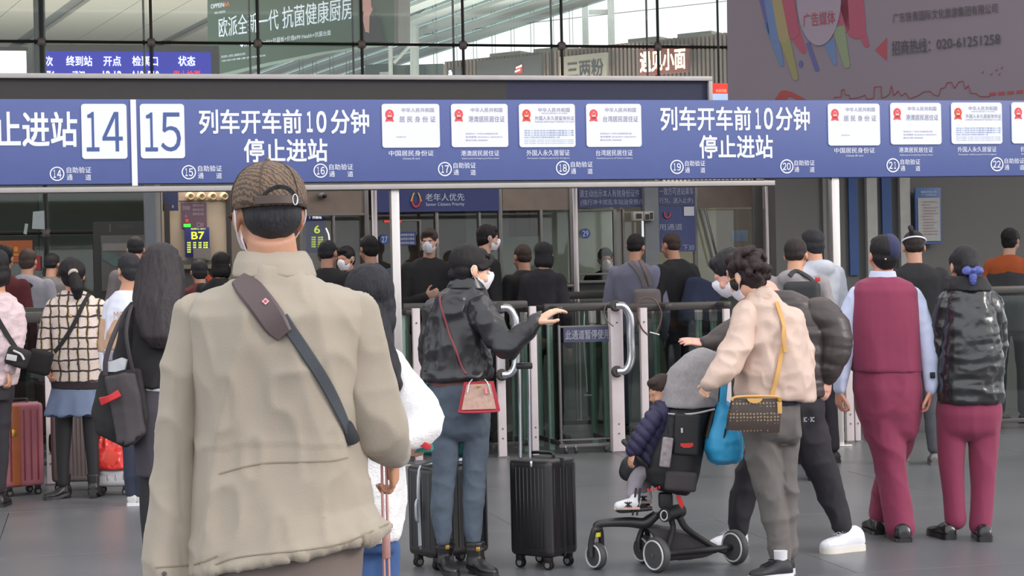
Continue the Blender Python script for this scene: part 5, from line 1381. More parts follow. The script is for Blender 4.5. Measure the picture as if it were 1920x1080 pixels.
# his pink suitcase handle
sc = thing('suitcase', A.p(712, 1080, .28), 'slim pink telescopic suitcase handle held by the man in khaki', 'suitcase'); sc.location.z = 0
m_pink = mat('rose_metal', (226, 170, 164), .3, metal=.5)
for dx in (-4.5, 4.5):
    b = MB(); b.cone(A.p(706 + dx, 884, .26), A.p(712 + dx, 1130, .26), .0035, .0045, 10); obj('rod', b, m_pink, sc)
b = MB(); b.box(A.p(707, 884, .26), (.022, .03, .02), None, .006); b.box(A.p(711, 1040, .26), (.02, .018, .10), None, .004); obj('grip', b, m_pink, sc)
b = MB(); c = A.p(712, 1400, .30); c.x += .05; b.box(V((c.x, c.y, .30)), (.26, .22, .52), None, .05, 4); obj('shell', b, m_pink, sc)
for dx in (-.09, .09):
    for dy in (-.08, .08):
        b = MB(); b.cone(V((c.x + dx - .01, c.y + dy, .025)), V((c.x + dx + .01, c.y + dy, .025)), .025, .025, 14); obj('wheel', b, m_rod, sc)

# ---- woman in white coat, half hidden behind the khaki jacket
m_wcoat = mat('white_wool', (240, 236, 238), .9, var=.03, bump=.5, bscale=120, sheen=.3)
B = Fig('long haired woman in white fluffy coat and blue jeans behind the khaki man', 5.95, 705, vox=.012)
tor = [(655, 640, 725, .16, 0), (620, 662, 748, .22, 0), (612, 720, 752, .26, 0), (622, 790, 752, .25, 0), (630, 860, 757, .27, 0), (636, 940, 760, .29, 0), (640, 1008, 752, .28, 0)]
jw = B.garment('coat', [tor], [[(738, 676, 24, -.02), (764, 730, 32, -.06), (796, 778, 38, -.08), (778, 808, 26, -.14), (748, 806, 22, -.2)], [(632, 676, 26, 0), (620, 780, 28, 0), (628, 860, 20, 0)]], m_wcoat, .010, folds(10, 6, .010, 21, .006, 30))
mb = MB(); B.torso(mb, [(660, 990, 748, .22, 0), (664, 1030, 744, .2, 0)], .8); B.limb(mb, [(686, 1030, 30), (688, 1180, 24), (690, 1340, 20)]); B.limb(mb, [(722, 1030, 28), (724, 1180, 24), (724, 1340, 20)])
obj('jeans', fused(mb, .012, 2, folds(9, 6, .006, 22), 'jeans'), mat('bright_jeans', (64, 92, 142), .85, var=.08, bump=.15, bscale=300), B.root)
B.head(692, 566, 132, -10, 0, 0, (692, 650, 0))
B.hand(B.p(782, 798, -.12), V((.1, -.05, -1)), V((.4, -.6, 0)), -1, .72, .9)
B.body()
def lh(mb):
    B2 = [(B.p(690, 600, -.07), .072), (B.p(700, 650, -.09), .076), (B.p(722, 690, -.10), .060), (B.p(742, 716, -.11), .030)]
    mb.capsules([q[0] for q in B2], [q[1] for q in B2]); mb.capsules([B.p(665, 590, 0), B.p(660, 660, -.05), B.p(668, 720, -.08)], [.05, .06, .04])
B.hair('long', hairmat('dark_hair_soft', (44, 42, 48)), extra=lh, amp=.006)
for q in (-.06, .06):
    f = V((B.loc.x + q, 5.9, 0)); B.shoe(f, f + V((0, .24, 0)), .085, .08, mat('white_shoe', (230, 230, 234), .5))
t = thing('teal_shopping_bag', P(800, 835, 6.1), 'small teal and red bag hanging below the white fluffy sleeve', 'bag')
F6 = Fig.p
def q6(px, py, dy=0): return B.p(px, py, dy)
b = MB(); b.loft([[q6(x, y, dy) for x, y, dy in ((778, 814, -.12), (806, 812, -.12), (808, 812, -.04), (780, 814, -.04))], [q6(x, y, dy) for x, y, dy in ((774, 842, -.13), (812, 840, -.13), (814, 840, -.02), (776, 842, -.02))]]); obj('pouch', b, mat('teal_cloth', (40, 120, 112), .7), t)
b = MB(); b.box(q6(800, 826, -.155), (.045, .01, .02), Euler((0, .5, 0)).to_matrix(), .004); obj('label', b, mat('tag_red', (200, 50, 56), .6), t)
b = MB(); b.tube([q6(782, 814, -.1), q6(778, 800, -.12), q6(792, 796, -.14), q6(802, 812, -.1)], .004, 6); obj('strap', b, mat('teal_cloth', (40, 120, 112), .7), t)

# ---- woman in black leather jacket, holding a suitcase handle
m_leather = mat('black_leather', (42, 40, 44), .30, var=.10, vscale=12, bump=.08, bscale=90, spec=.6)
m_denim = mat('grey_blue_denim', (82, 92, 106), .85, var=.12, vscale=14, bump=.25, bscale=260)
m_boot = mat('black_boot', (34, 31, 33), .4, var=.05, spec=.6)
L1 = Fig('woman in black leather jacket, white mask and grey jeans reaching out her hand', 9.2, 858, vox=.010)
L1.skin = skin('skin_light', (236, 184, 156))
lt = [(852, 528, 900, .12, -.0), (838, 540, 906, .15, 0), (818, 556, 918, .20, 0), (808, 580, 922, .23, 0), (800, 620, 922, .24, 0), (797, 660, 920, .24, 0), (794, 695, 922, .23, 0), (788, 714, 920, 706, .24, 0)]
ra1 = [(900, 582, 26, -.10), (922, 612, 25, -.14), (950, 648, 21, -.18), (972, 632, 18, -.20), (1004, 602, 14, -.22)]
la1 = [(820, 585, 25, .04), (806, 640, 22, .10), (808, 690, 18, .14)]
jl = L1.garment('leather_jacket', [lt], [ra1, la1], m_leather, .008, folds(11, 7, .022, 31, .007, 24), 2, .84, .7)
mb = MB(); L1.torso(mb, [(850, 520, 902, .14, .0), (840, 532, 908, .16, .0), (836, 542, 912, .17, 0)], 0); obj('collar', fused(mb, .006, 1), m_leather, L1.root)
mb = MB(); L1.torso(mb, [(806, 702, 905, .19, 0), (804, 724, 900, .20, 0)], .9); obj('top_hem', fused(mb, .007, 1), mat('rust_top', (124, 82, 74), .8), L1.root)
mb = MB(); L1.hips(mb, [(805, 718, 898, .19, 0), (805, 745, 910, .23, 0), (808, 775, 920, .25, 0), (810, 800, 920, .23, 0)], .86)
L1.limb(mb, [(838, 795, 27), (836, 840, 25.5), (834, 890, 23), (829, 930, 22), (829, 965, 20), (831, 1012, 14)], .8)
L1.limb(mb, [(894, 795, 27), (892, 840, 24), (889, 885, 21.5), (888, 930, 21), (886, 970, 18.5), (887, 1010, 14.5)], .8)
obj('jeans', fused(mb, .008, 5, folds(12, 9, .007, 33, .003, 30), 'jeans'), m_denim, L1.root)
for x0, x1, n_ in ((826, 850, 1), (862, 884, 2)):
    b = MB()
    tj = None
L1.head(884, 506, 86, 74, 12, 0, (868, 545, .0), .05)
L1.hand(L1.p(1004, 602, -.22), V((.85, -.1, .52)), V((-.5, -.25, .8)), 1, 1.05, .55, curls=[.35, .5, .6, .7])
L1.body()
L1.eyes()
def bunx(mb):
    mb.sph(L1.H(0, -.085, -.04), (.034, .034, .034))
    mb.tube([L1.H(.03, .085, .085), L1.H(.060, .074, .055), L1.H(.072, .054, .022), L1.H(.078, .02, .01)], .014, 10)
L1.hair('bun', hairmat('black_hair', (38, 34, 38)), extra=bunx, amp=.003)
L1.mask()
for (hx, hy_, tx_, ty_, hd, td) in ((838, 1074, 846, 1082, .03, -.10), (882, 1066, 930, 1070, 0, -.10)):
    f = L1.p(hx, hy_); t_ = L1.p(tx_, ty_)
    f = V((f.x, L1.Y + hd, 0)); t_ = V((t_.x, L1.Y + td - .06, 0)); 
    if hx == 838: f = V((f.x - .02, L1.Y + .10, 0)); t_ = f + V((.06, -.22, 0))
    bo = L1.shoe(f, t_, .085, .075, m_boot, m_boot, shaft=.085, shaft_r=.05, heel_h=.03, name='ankle_boot')
    b = MB(); c = f + (t_ - f).normalized() * .05
    b.lathe(V((c.x, c.y, .125)), ZH, [(0, .050), (.0, .054), (.014, .054), (.014, .050)], 20); obj('boot_strap', b, mat('boot_strap_leather', (52, 44, 42), .4), bo)
    b = MB(); b.box(V((c.x + .012, c.y - .054, .132)), (.020, .006, .022), None, .002); obj('buckle', b, mat('gold_metal', (196, 150, 70), .3, metal=.9), bo)
# red edged handbag on a thin red strap
hb = thing('handbag', L1.p(900, 768, -.20), 'small tan patterned handbag with red edges hanging at the woman\'s hip', 'handbag')
def quadbox(name, pts, dy, th, m, par, fig, bev=0):
    b = MB(); b.poly([fig.p(x, y, dy) for x, y in pts], V((0, th, 0))); return obj(name, b, m, par)
m_hbred = mat('handbag_red', (176, 48, 60), .45); m_hbtan = mat('handbag_tan', (196, 160, 146), .6, var=.12, vscale=60)
q = quadbox('body', [(872, 713), (926, 711), (938, 764), (861, 767)], -.235, .09, m_hbred, hb, L1)
quadbox('front_panel', [(877, 716), (921, 714), (931, 760), (868, 762)], -.243, .01, m_hbtan, hb, L1)
b = MB(); b.tube([L1.p(x, y, -.25) for x, y in ((862, 763), (868, 766), (900, 766), (932, 764), (937, 760))], .005, 8); obj('piping', b, m_hbred, hb)
b = MB(); b.tube([L1.p(x, y, -.25) for x, y in ((879, 730), (882, 714), (888, 706))], .003, 6); obj('handle_ring', b, m_steel, hb)
b = MB(); b.tube([L1.p(x, y, -.25) for x, y in ((921, 732), (916, 714), (910, 706))], .003, 6); obj('handle_ring', b, m_steel, hb)
b = MB(); b.cone(L1.p(911, 722, -.252), L1.p(913, 732, -.252), .006, .009, 8); obj('tassel', b, mat('tassel_pink', (226, 130, 136), .5), hb)
b = MB(); b.box(L1.p(899, 719, -.252), (.018, .006, .01), None, .002); obj('clasp', b, mat('gold_metal', (196, 150, 70), .3, metal=.9), hb)
strap_on('strap', jl, [(823, 548), (828, 575), (836, 605), (846, 635), (856, 660), (862, 680), (874, 702)], .012, .003, mat('strap_red', (128, 58, 66), .5), hb, 9.1, .005)
# ---- suitcases by the leather jacket woman
m_case = mat('black_shell', (34, 30, 33), .35, var=.05, vscale=6, spec=.6)
m_rib = mat('black_rib', (28, 26, 28), .3, spec=.6)
def suitcase(label, loc, rot, w, d, h, m, mr, trim=None, nrib=9, handle=0, name='suitcase', mh=None, wheel=.026, tele=None, group=None, hub=None):
    """w along local x (wide face), d thick, h tall; rot about z"""
    loc = V(loc); Rz = Matrix.Rotation(rot, 3, 'Z'); t = thing(name, loc, label, 'suitcase', group); z0 = wheel * 2 + .012
    def W(x, y, z): return loc + Rz @ V((x, y, z))
    b = MB(); b.box(W(0, 0, z0 + h / 2), (w, d, h), Rz, .035, 4); obj('shell', b, m, t)
    b = MB()
    for k in range(nrib):
        x = -w / 2 + .05 + (w - .10) * k / (nrib - 1)
        for sy in (-1, 1): b.box(W(x, sy * d / 2, z0 + h / 2), (.012, .008, h - .09), Rz, .003, 1)
    obj('ribs', b, mr, t)['kind'] = 'stuff'
    for sx in (-1, 1):
        b = MB()
        for k in range(max(2, nrib // 2)):
            y = -d / 2 + .04 + (d - .08) * k / (max(2, nrib // 2) - 1); b.box(W(sx * w / 2, y, z0 + h / 2), (.006, .009, h - .09), Rz, .002, 1)
        obj('side_ribs', b, mr, t)['kind'] = 'stuff'
    if trim:
        b = MB(); rr = []
        for x, z in ((-w / 2, z0 + .06), (-w / 2, z0 + h - .06), (-w / 2 + .06, z0 + h), (w / 2 - .06, z0 + h), (w / 2, z0 + h - .06), (w / 2, z0 + .06), (w / 2 - .06, z0), (-w / 2 + .06, z0)):
            rr.append(W(x * 1.008, 0, z0 + h / 2 + (z - z0 - h / 2) * 1.006))
        b.tube(rr + [rr[0]], .012, 8, 4); obj('frame_trim', b, trim, t)
    else:
        b = MB(); b.box(W(0, 0, z0 + h / 2), (w + .006, .012, h + .006), Rz, .036, 4); obj('zip_band', b, m_rib, t)
    for sx in (-1, 1):
        for sy in (-1, 1):
            c = W(sx * (w / 2 - .045), sy * (d / 2 - .035), wheel)
            b = MB()
            for o_ in (-.012, .004): b.cone(c + Rz @ V((0, o_, 0)), c + Rz @ V((0, o_ + .010, 0)), wheel, wheel, 18)
            wo = obj('wheel', b, m_rod, t)
            b = MB(); b.cone(c + Rz @ V((0, -.0135, 0)), c + Rz @ V((0, .0155, 0)), wheel * .6, wheel * .6, 12); obj('hub', b, hub or m_frame, wo)
            b = MB(); b.box(W(sx * (w / 2 - .045), sy * (d / 2 - .035), z0 - .012), (.036, .04, .03), Rz, .006); obj('wheel_mount', b, m_rod, t)
    b = MB(); b.tube([W(-.07, 0, z0 + h), W(-.06, 0, z0 + h + .022), W(.06, 0, z0 + h + .022), W(.07, 0, z0 + h)], .009, 8); obj('carry_handle', b, m_rib, t)
    b = MB(); b.tube([W(-w / 2, 0, z0 + h * .38), W(-w / 2 - .022, 0, z0 + h * .42), W(-w / 2 - .022, 0, z0 + h * .60), W(-w / 2, 0, z0 + h * .64)], .008, 8); obj('side_handle', b, trim or m_rib, t)
    if tele:
        hx, top = tele
        for x in (-hx, hx):
            b = MB(); b.cone(W(x, d / 2 - .03, z0 + h - .02), W(x, d / 2 - .03, top - .02), .009, .009, 12); b.cone(W(x, d / 2 - .03, z0 + h - .02), W(x, d / 2 - .03, (top + z0 + h) / 2), .011, .011, 12); obj('telescopic_rod', b, m_steel, t)
        b = MB(); b.box(W(0, d / 2 - .03, top), (hx * 2 + .05, .03, .035), Rz, .01); obj('grip', b, m_rib, t)
    return t, W, z0
c = P(842, 1048, 9.42)
suitcase('black suitcase with silver frame trim behind the woman\'s legs', (c.x, 9.45, 0), R(38), .36, .24, .47, m_case, mat('grey_rib', (60, 62, 66), .3), mat('silver_trim', (190, 190, 196), .25, metal=.8), 8)
t, W, z0 = suitcase('black ribbed suitcase with its chrome handle raised, right of the leather jacket woman', (P(1021, 1050, 9.35).x, 9.35, 0), R(-38), .27, .24, .50, m_case, m_rib, None, 8, hub=mat('silver_trim', (190, 190, 196), .25, metal=.8))
b = MB()
for x in (976, 994): b.cone(P(x, 858, 9.33), P(x - 2, 690, 9.33), .010, .010, 12); 
for x in (976, 994):
    b = MB(); b.cone(P(x, 858, 9.33), P(x - 2, 688, 9.33), .010, .010, 12); obj('telescopic_rod', b, m_steel, t)
b = MB(); b.box(P(983, 686, 9.33), (.085, .03, .035), None, .01); obj('grip', b, m_rib, t)
b = MB(); b.box(P(996, 870, 9.18), (.012, .012, .03), None, .003); obj('zip_pull', b, m_steel, t)
# teal bag on the trimmed suitcase
t = thing('teal_shoulder_bag', P(840, 860, 9.42), 'teal cloth bag resting on the silver trimmed suitcase behind the jeans', 'bag')
b = MB(); b.box(P(836, 812, 9.42), (.30, .12, .24), Euler((0, .1, 0)).to_matrix(), .05, 3); obj('pouch', fused(b, .01, 3, folds(12, 8, .012, 3)), mat('teal_cloth', (40, 120, 112), .7), t)
b = MB(); b.tube([P(x, y, 9.36) for x, y in ((802, 780), (796, 736), (812, 712), (850, 720), (870, 780))], .012, 8); obj('strap', b, mat('teal_cloth', (40, 120, 112), .7), t)

# ---- woman in beige quilted jacket
m_beigej = mat('beige_quilt', (208, 180, 166), .55, var=.03, sheen=.1, bump=.1, bscale=120)
m_greytr = mat('grey_trousers', (106, 100, 98), .9, var=.04, bump=.12, bscale=240)
W1 = Fig('curly haired woman in beige quilted jacket and grey trousers by the stroller', 8.9, 1462, vox=.010)
W1.skin = skin('skin_light', (228, 178, 152))
wt = [(1404, 548, 1448, .12, -.01), (1398, 560, 1462, .15, 0), (1388, 574, 1478, .20, 0), (1378, 600, 1500, .24, 0), (1380, 640, 1510, .27, 0), (1382, 680, 1518, .28, 0), (1382, 715, 1524, .28, 0), (1380, 742, 1525, 750, .27, 0)]
wl = [(1396, 592, 25, -.06), (1382, 630, 27, -.10), (1366, 666, 25, -.14), (1346, 692, 20, -.18), (1322, 716, 14, -.20)]
wr = [(1480, 600, 26, .03), (1498, 650, 26, .02), (1502, 700, 22, .0)]
def quilt(p, n):
    a = ridge(p, (9, 9, 7), 41); b = ridge(p, (20, 20, 15), 42)
    return .024 * (a - .5) + .010 * (b - .5)
jw1 = W1.garment('quilted_jacket', [wt], [wl, wr], m_beigej, .0078, quilt, 2, .82, .66)
mb = MB(); W1.torso(mb, [(1408, 538, 1446, .13, .0), (1402, 550, 1452, .15, .0), (1398, 562, 1458, .16, 0)], 0); obj('collar', fused(mb, .006, 2, folds(20, 8, .004, 7)), m_beigej, W1.root)
mb = MB(); W1.torso(mb, [(1388, 738, 1504, .22, 0), (1388, 758, 1502, .24, 0)], .9); obj('shirt_hem', fused(mb, .008, 1), mat('navy_hem', (46, 46, 66), .8), W1.root)
mb = MB(); W1.hips(mb, [(1392, 750, 1500, .22, 0), (1393, 780, 1502, .25, 0), (1396, 806, 1500, .23, 0)], .86)
W1.limb(mb, [(1427, 805, 34), (1430, 850, 32), (1436, 900, 29), (1448, 950, 25), (1458, 1000, 21), (1462, 1048, 18)], .78)
W1.limb(mb, [(1470, 805, 31, .05), (1472, 850, 28, .05), (1476, 900, 24, .05), (1480, 960, 19, .05), (1482, 1040, 16, .05)], .78)
obj('trousers', fused(mb, .008, 5, folds(11, 7, .016, 44, .004, 25), 'trousers'), m_greytr, W1.root)
W1.head(1398, 520, 84, -48, 22, 0, (1424, 556, 0), .05)
W1.hand(W1.p(1328, 712, -.18), V((-.6, .1, -.7)), V((-.6, -.7, .2)), 1, .72, 1.2)
W1.body()
def curls(mb):
    rnd = random.Random(7)
    for i in range(90):
        a = rnd.uniform(0, 6.28); z = rnd.uniform(-.05, .13); r_ = math.sqrt(max(0, 1 - ((z - .03) / .115) ** 2))
        x, y = math.cos(a) * .098 * r_, -.03 + math.sin(a) * .105 * r_
        if y > .045 and z < .06: continue
        mb.sph(W1.H(x, y, z), rnd.uniform(.016, .026), None, 10, 6)
W1.hair('short', hairmat('curly_dark_hair', (58, 46, 48)), extra=curls, amp=.006)
ms = W1.mask()
b = MB(); b.tube([W1.H(-.078, .07, .0), W1.H(-.082, .03, .002), W1.H(-.084, -.01, .0)], .002, 6); obj('glasses_temple', b, mat('gold_metal', (196, 150, 70), .3, metal=.9), W1.root)
m_sneak = mat('black_sneaker', (44, 42, 46), .6, bump=.2, bscale=200); m_ssole = mat('pale_sole', (222, 220, 228), .6)
for (hx, tx_, dy, dt) in ((1478, 1412, -.06, -.14), (1490, 1440, .08, .03)):
    f = W1.p(hx, 1000); t_ = W1.p(tx_, 1000); W1.shoe(V((f.x, W1.Y + dy, 0)), V((t_.x - .04, W1.Y + dt, 0)), .09, .085, m_sneak, m_ssole, sole_h=.028, name='sneaker', laces=m_rod)
    b = MB(); b.lathe(V((f.x - .05, W1.Y + dy - .01, .085)), ZH, [(0, .032), (.05, .034)], 16); obj('sock', b, mat('sock_white', (214, 210, 214), .9), W1.root)
# her monogram bag with tan strap
mg = thing('monogram_bag', W1.p(1400, 805, -.22), 'dark brown patterned crossbody bag with tan leather strap on the beige jacket', 'handbag')
m_mono = mat('bag_monogram', (66, 52, 46), .5, var=0)
nt = m_mono.node_tree; N = nt.nodes; L = nt.links; bs = N['Principled BSDF']
tc = N.new('ShaderNodeTexCoord'); mp = N.new('ShaderNodeMapping'); mp.inputs['Scale'].default_value = (1, 1, 1)
br = N.new('ShaderNodeTexVoronoi'); br.inputs['Scale'].default_value = 62; br.inputs['Randomness'].default_value = .15
cr = N.new('ShaderNodeValToRGB'); cr.color_ramp.interpolation = 'CONSTANT'; cr.color_ramp.elements[0].color = (*[lin(x) for x in (146, 122, 92)], 1); e = cr.color_ramp.elements[1]; e.position = .30; e.color = (*[lin(x) for x in (62, 50, 46)], 1)
L.new(tc.outputs['Object'], br.inputs['Vector']); L.new(br.outputs['Distance'], cr.inputs[0]); L.new(cr.outputs[0], bs.inputs['Base Color'])
m_tan = mat('tan_leather', (216, 164, 96), .5, var=.04)
W1_, dy_ = W1, -.27
b = MB(); b.loft([[W1.p(x, y, dy_ + dd) for x, y, dd in ((1352, 798, 0), (1446, 804, 0), (1446, 804, .08), (1352, 798, .08))], [W1.p(x, y, dy_ + dd) for x, y, dd in ((1356, 770, -.015), (1448, 772, -.015), (1448, 772, .09), (1356, 770, .09))], [W1.p(x, y, dy_ + dd) for x, y, dd in ((1362, 742, .01), (1446, 741, .01), (1446, 741, .07), (1362, 742, .07))]])
obj('body', b, m_mono, mg)
b = MB(); b.tube([W1.p(x, y, dy_ + .005) for x, y in ((1360, 744), (1366, 738), (1400, 736), (1440, 737), (1447, 742))], .006, 8); obj('zip_trim', b, m_tan, mg)
b = MB(); b.poly([W1.p(1401 + 14 * math.cos(a), 740 + 9 * math.sin(a), dy_ - .006) for a in [math.pi * k / 8 for k in range(9)]], V((0, .008, 0))); obj('tan_patch', b, m_tan, mg)
b = MB(); b.box(W1.p(1446, 756, dy_ - .01), (.022, .01, .06), None, .004); obj('strap_tab', b, m_tan, mg)
b = MB(); b.lathe(W1.p(1446, 742, dy_ - .02), V((0, 1, 0)), [(0, .008), (.006, .012), (.012, .008)], 12); obj('ring', b, mat('gold_metal', (196, 150, 70), .3, metal=.9), mg)
strap_on('strap', jw1, [(1456, 568), (1463, 590), (1468, 615), (1470, 640), (1464, 668), (1458, 695), (1452, 722), (1447, 742)], .022, .004, m_tan, mg, 8.8, .010)
strap_on('strap_tail', jw1, [(1466, 612), (1469, 636), (1472, 660)], .018, .003, m_tan, mg, 8.8, .018)

# ---- man in brown-black padded jacket stooping behind her
m_puff = mat('brown_puffer', (70, 60, 60), .42, var=.12, vscale=4, bump=.1, bscale=80)
m_blktr = mat('black_joggers', (44, 40, 46), .85, bump=.1, bscale=200)
M1 = Fig('stooping man in dark padded jacket, black joggers and white trainers', 9.65, 1500, vox=.012)
M1.skin = skin('skin_pink', (226, 168, 152))
mt = [(1446, 546, 1484, .16, -.02), (1430, 560, 1512, .23, 0), (1422, 588, 1545, .28, 0), (1424, 620, 1560, .31, 0), (1430, 670, 1556, .31, 0), (1440, 715, 1550, .30, 0), (1450, 742, 1546, .28, 0)]
def puffs(p, n):
    return .007 * np.abs(np.sin((p[:, 2] + .12 * p[:, 0]) * 34)) ** .6 * .9 + .008 * (ridge(p, (9, 9, 22), 51) - .5)
M1.garment('padded_jacket', [mt], [[(1532, 590, 32, -.06), (1554, 610, 31, -.08), (1562, 646, 28, -.1), (1552, 682, 22, -.1), (1546, 702, 18, -.08)], [(1440, 575, 30, -.0), (1396, 606, 26, -.08), (1352, 630, 20, -.12), (1322, 642, 15, -.14)]], m_puff, .009, puffs, 1, .8, .66)
mb = MB(); M1.hips(mb, [(1450, 735, 1545, .22, 0), (1452, 765, 1548, .25, 0), (1450, 790, 1545, .22, 0)], .86)
M1.limb(mb, [(1512, 790, 36), (1530, 850, 32), (1550, 900, 28), (1566, 950, 23), (1580, 985, 19), (1583, 1004, 15)], .76)
M1.limb(mb, [(1462, 790, 36, .06), (1430, 850, 30, .08), (1408, 900, 27, .1), (1396, 950, 24, .1), (1388, 985, 21, .1), (1388, 1004, 15, .1)], .76)
obj('joggers', fused(mb, .010, 5, folds(10, 7, .014, 55, .003), 'joggers'), m_blktr, M1.root)
b = MB(); tx(b, 'IC · 3C', 1507, 782, 1527, 791, Pl(M1.p(1515, 785, -.165), (1, 0, 0)), 0, .03); obj('lettering', b, mat('print_pale', (190, 190, 200), .6, var=0), M1.root)
M1.head(1372, 512, 84, -75, 30, 0, (1438, 548, .0), .055)
M1.hand(M1.p(1546, 704, -.08), V((-.1, -.1, -1)), V((.7, -.7, 0)), -1, .9, .5)
M1.hand(M1.p(1322, 642, -.14), V((-1, -.1, .15)), V((.1, -.5, 1)), 1, .95, .2, spread=.2)
M1.body(); M1.hair('short', hairmat('black_hair_soft', (48, 46, 50)), amp=.006); M1.mask()
m_wsh = mat('white_trainer', (236, 234, 242), .5, var=.02); m_sol = mat('cream_sole', (222, 214, 206), .6)
for (hx, tx_, dy, dt) in ((1618, 1552, .03, -.08), (1404, 1350, .14, .06)):
    f = M1.p(hx, 1000); t_ = M1.p(tx_, 1000); sh = M1.shoe(V((f.x, M1.Y + dy, 0)), V((t_.x - .05, M1.Y + dt, 0)), .105, .115, m_wsh, m_sol, sole_h=.032, name='trainer', laces=mat('lace_grey', (180, 180, 190), .7))

# ---- pair further back: grey hood with black sling, and white hood
G1 = passer('short haired person in pale grey hooded top with a black sling bag', 1490, 449, 262, 22, 'cropped', hairmat('dark_brown_hair', (54, 46, 44)), mat('pale_grey_fleece', (150, 142, 144), .9, bump=.2), m_blktr, m_rod, w=1.08, hood=True, arms='front')
sb = thing('sling_bag', G1.W(.1, -.2, 1.2), 'black sling backpack with a red badge on the pale grey hooded top', 'bag')
b = MB(); b.box(G1.W(.09, -.2, 1.24), (.26, .12, .36), Euler((0, 0, -.3)).to_matrix(), .05, 3); obj('pouch', b, mat('bag_black', (40, 40, 44), .6), sb)
strap_on('strap', G1.jacket, [(1484, 503), (1500, 512), (1520, 524), (1532, 540)], .035, .006, mat('bag_black', (40, 40, 44), .6), sb, 12.7, .008)
b = MB(); b.box(P(1533, 524, 12.6), (.035, .02, .03), None, .006); obj('badge', b, mat('tag_red', (200, 50, 56), .6), sb)
G2 = passer('black haired person in a white hood just left of the bright steel post', 1527, 431, 242, -20, 'short', hairmat('black_hair_soft', (48, 46, 50)), mat('white_fleece', (190, 192, 202), .9, bump=.2), m_blktr, m_rod, hood=True, arms='front')

# ---- station attendant in maroon waistcoat
m_maroon = mat('maroon_cloth', (138, 52, 82), .85, var=.03, bump=.08, bscale=200, sheen=.1)
m_shirt = mat('white_shirt', (206, 212, 240), .8, var=.02, bump=.1, bscale=80)
T1 = Fig('man in maroon waistcoat and trousers with white shirt sleeves, walking away', 10.05, 1668, vox=.011)
T1.skin = skin('skin_warm', (214, 150, 128))
T1.garment('shirt', [[(1622, 528, 1690, .15, 0), (1600, 540, 1716, .2, 0), (1600, 600, 1718, .24, 0), (1602, 690, 1722, .24, 0)]],
           [[(1610, 556, 20, 0), (1592, 595, 18.5, .0), (1584, 650, 17, -.02), (1576, 700, 14.5, -.02), (1572, 728, 12.5, -.02)], [(1710, 556, 20, 0), (1728, 600, 19, 0), (1738, 650, 18, -.02), (1742, 700, 15.5, -.03), (1742, 727, 13, -.04)]], m_shirt, .009, folds(14, 9, .008, 61, .002), 2, .84, .7)
vt = [(1628, 520, 1684, .15, 0), (1606, 530, 1708, .20, 0), (1596, 545, 1719, .24, 0), (1594, 580, 1722, .26, 0), (1593, 620, 1724, .27, 0), (1594, 660, 1726, .27, 0), (1597, 697, 1728, .28, 0)]
tv = T1.garment('waistcoat', [vt], [], m_maroon, .009, folds(8, 2.5, .006, 62, .001), 3, 0)
mb = MB(); T1.hips(mb, [(1600, 690, 1724, .25, 0), (1600, 730, 1728, .28, 0), (1608, 770, 1726, .27, 0), (1618, 800, 1720, .23, 0)], .86)
T1.limb(mb, [(1654, 790, 36, -.02), (1663, 840, 32, -.02), (1671, 890, 28, -.02), (1678, 940, 27, -.04), (1684, 984, 27, -.06)], .74)
T1.limb(mb, [(1692, 790, 34, .05), (1684, 840, 30, .08), (1672, 900, 24, .12), (1664, 950, 20, .16), (1662, 972, 19, .18)], .74)
obj('trousers', fused(mb, .010, 5, folds(9, 4, .014, 63, .003), 'trousers'), m_maroon, T1.root)
mb = MB(); T1.torso(mb, [(1632, 508, 1678, .13, 0), (1628, 524, 1682, .14, 0)], 0); obj('shirt_collar', fused(mb, .006, 1), m_shirt, T1.root)
T1.head(1656, 480, 74, -8, 0, 0, (1656, 520, 0), .052)
T1.hand(T1.p(1742, 730, -.04), V((-.1, .1, -1)), V((.9, -.3, 0)), 1, .95, .7)
T1.hand(T1.p(1572, 732, -.02), V((0, .2, -1)), V((-.9, -.3, 0)), -1, .95, .9)
T1.body(); T1.hair('short', hairmat('black_hair', (38, 34, 38)), amp=.003)
b = MB(); b.sph(T1.H(.028, -.035, .045), [.062 * T1.hk, .092 * T1.hk, .088 * T1.hk], T1.hR); obj('hair_net', b, mat('navy_net', (54, 56, 96), .6, bump=.8, bscale=300), T1.root)
b = MB(); b.sph(T1.H(-.03, -.125, -.02), .006); obj('hair_pin', b, m_steel, T1.root)
tm = [(1598, 699), (1640, 701), (1690, 701), (1726, 699)]
seam_on('seam', tm, .005, mat('maroon_dark', (104, 40, 62), .9), T1.root, bvh(tv), 9.9, .002, .001)
b = MB(); b.tube([T1.p(x, y, dy) for x, y, dy in ((1575, 598, -.03), (1571, 630, -.06), (1568, 665, -.06))], .012, 8); obj('red_armband', b, mat('tag_red', (200, 50, 56), .6), T1.root)
b = MB(); b.box(T1.p(1742, 702, -.085), (.028, .012, .034), None, .005); obj('wrist_watch', b, m_rod, T1.root)
m_bsh = mat('black_shoe', (30, 28, 30), .3, spec=.7)
for (x, dy, dt, lift) in ((1685, -.16, .12, 0), (1660, .14, .40, 0)):
    f = T1.p(x, 1000); T1.shoe(V((f.x, T1.Y + dy, 0)), V((f.x - .02, T1.Y + dt, 0)), .105, .095, m_bsh, m_bsh, lift=lift)

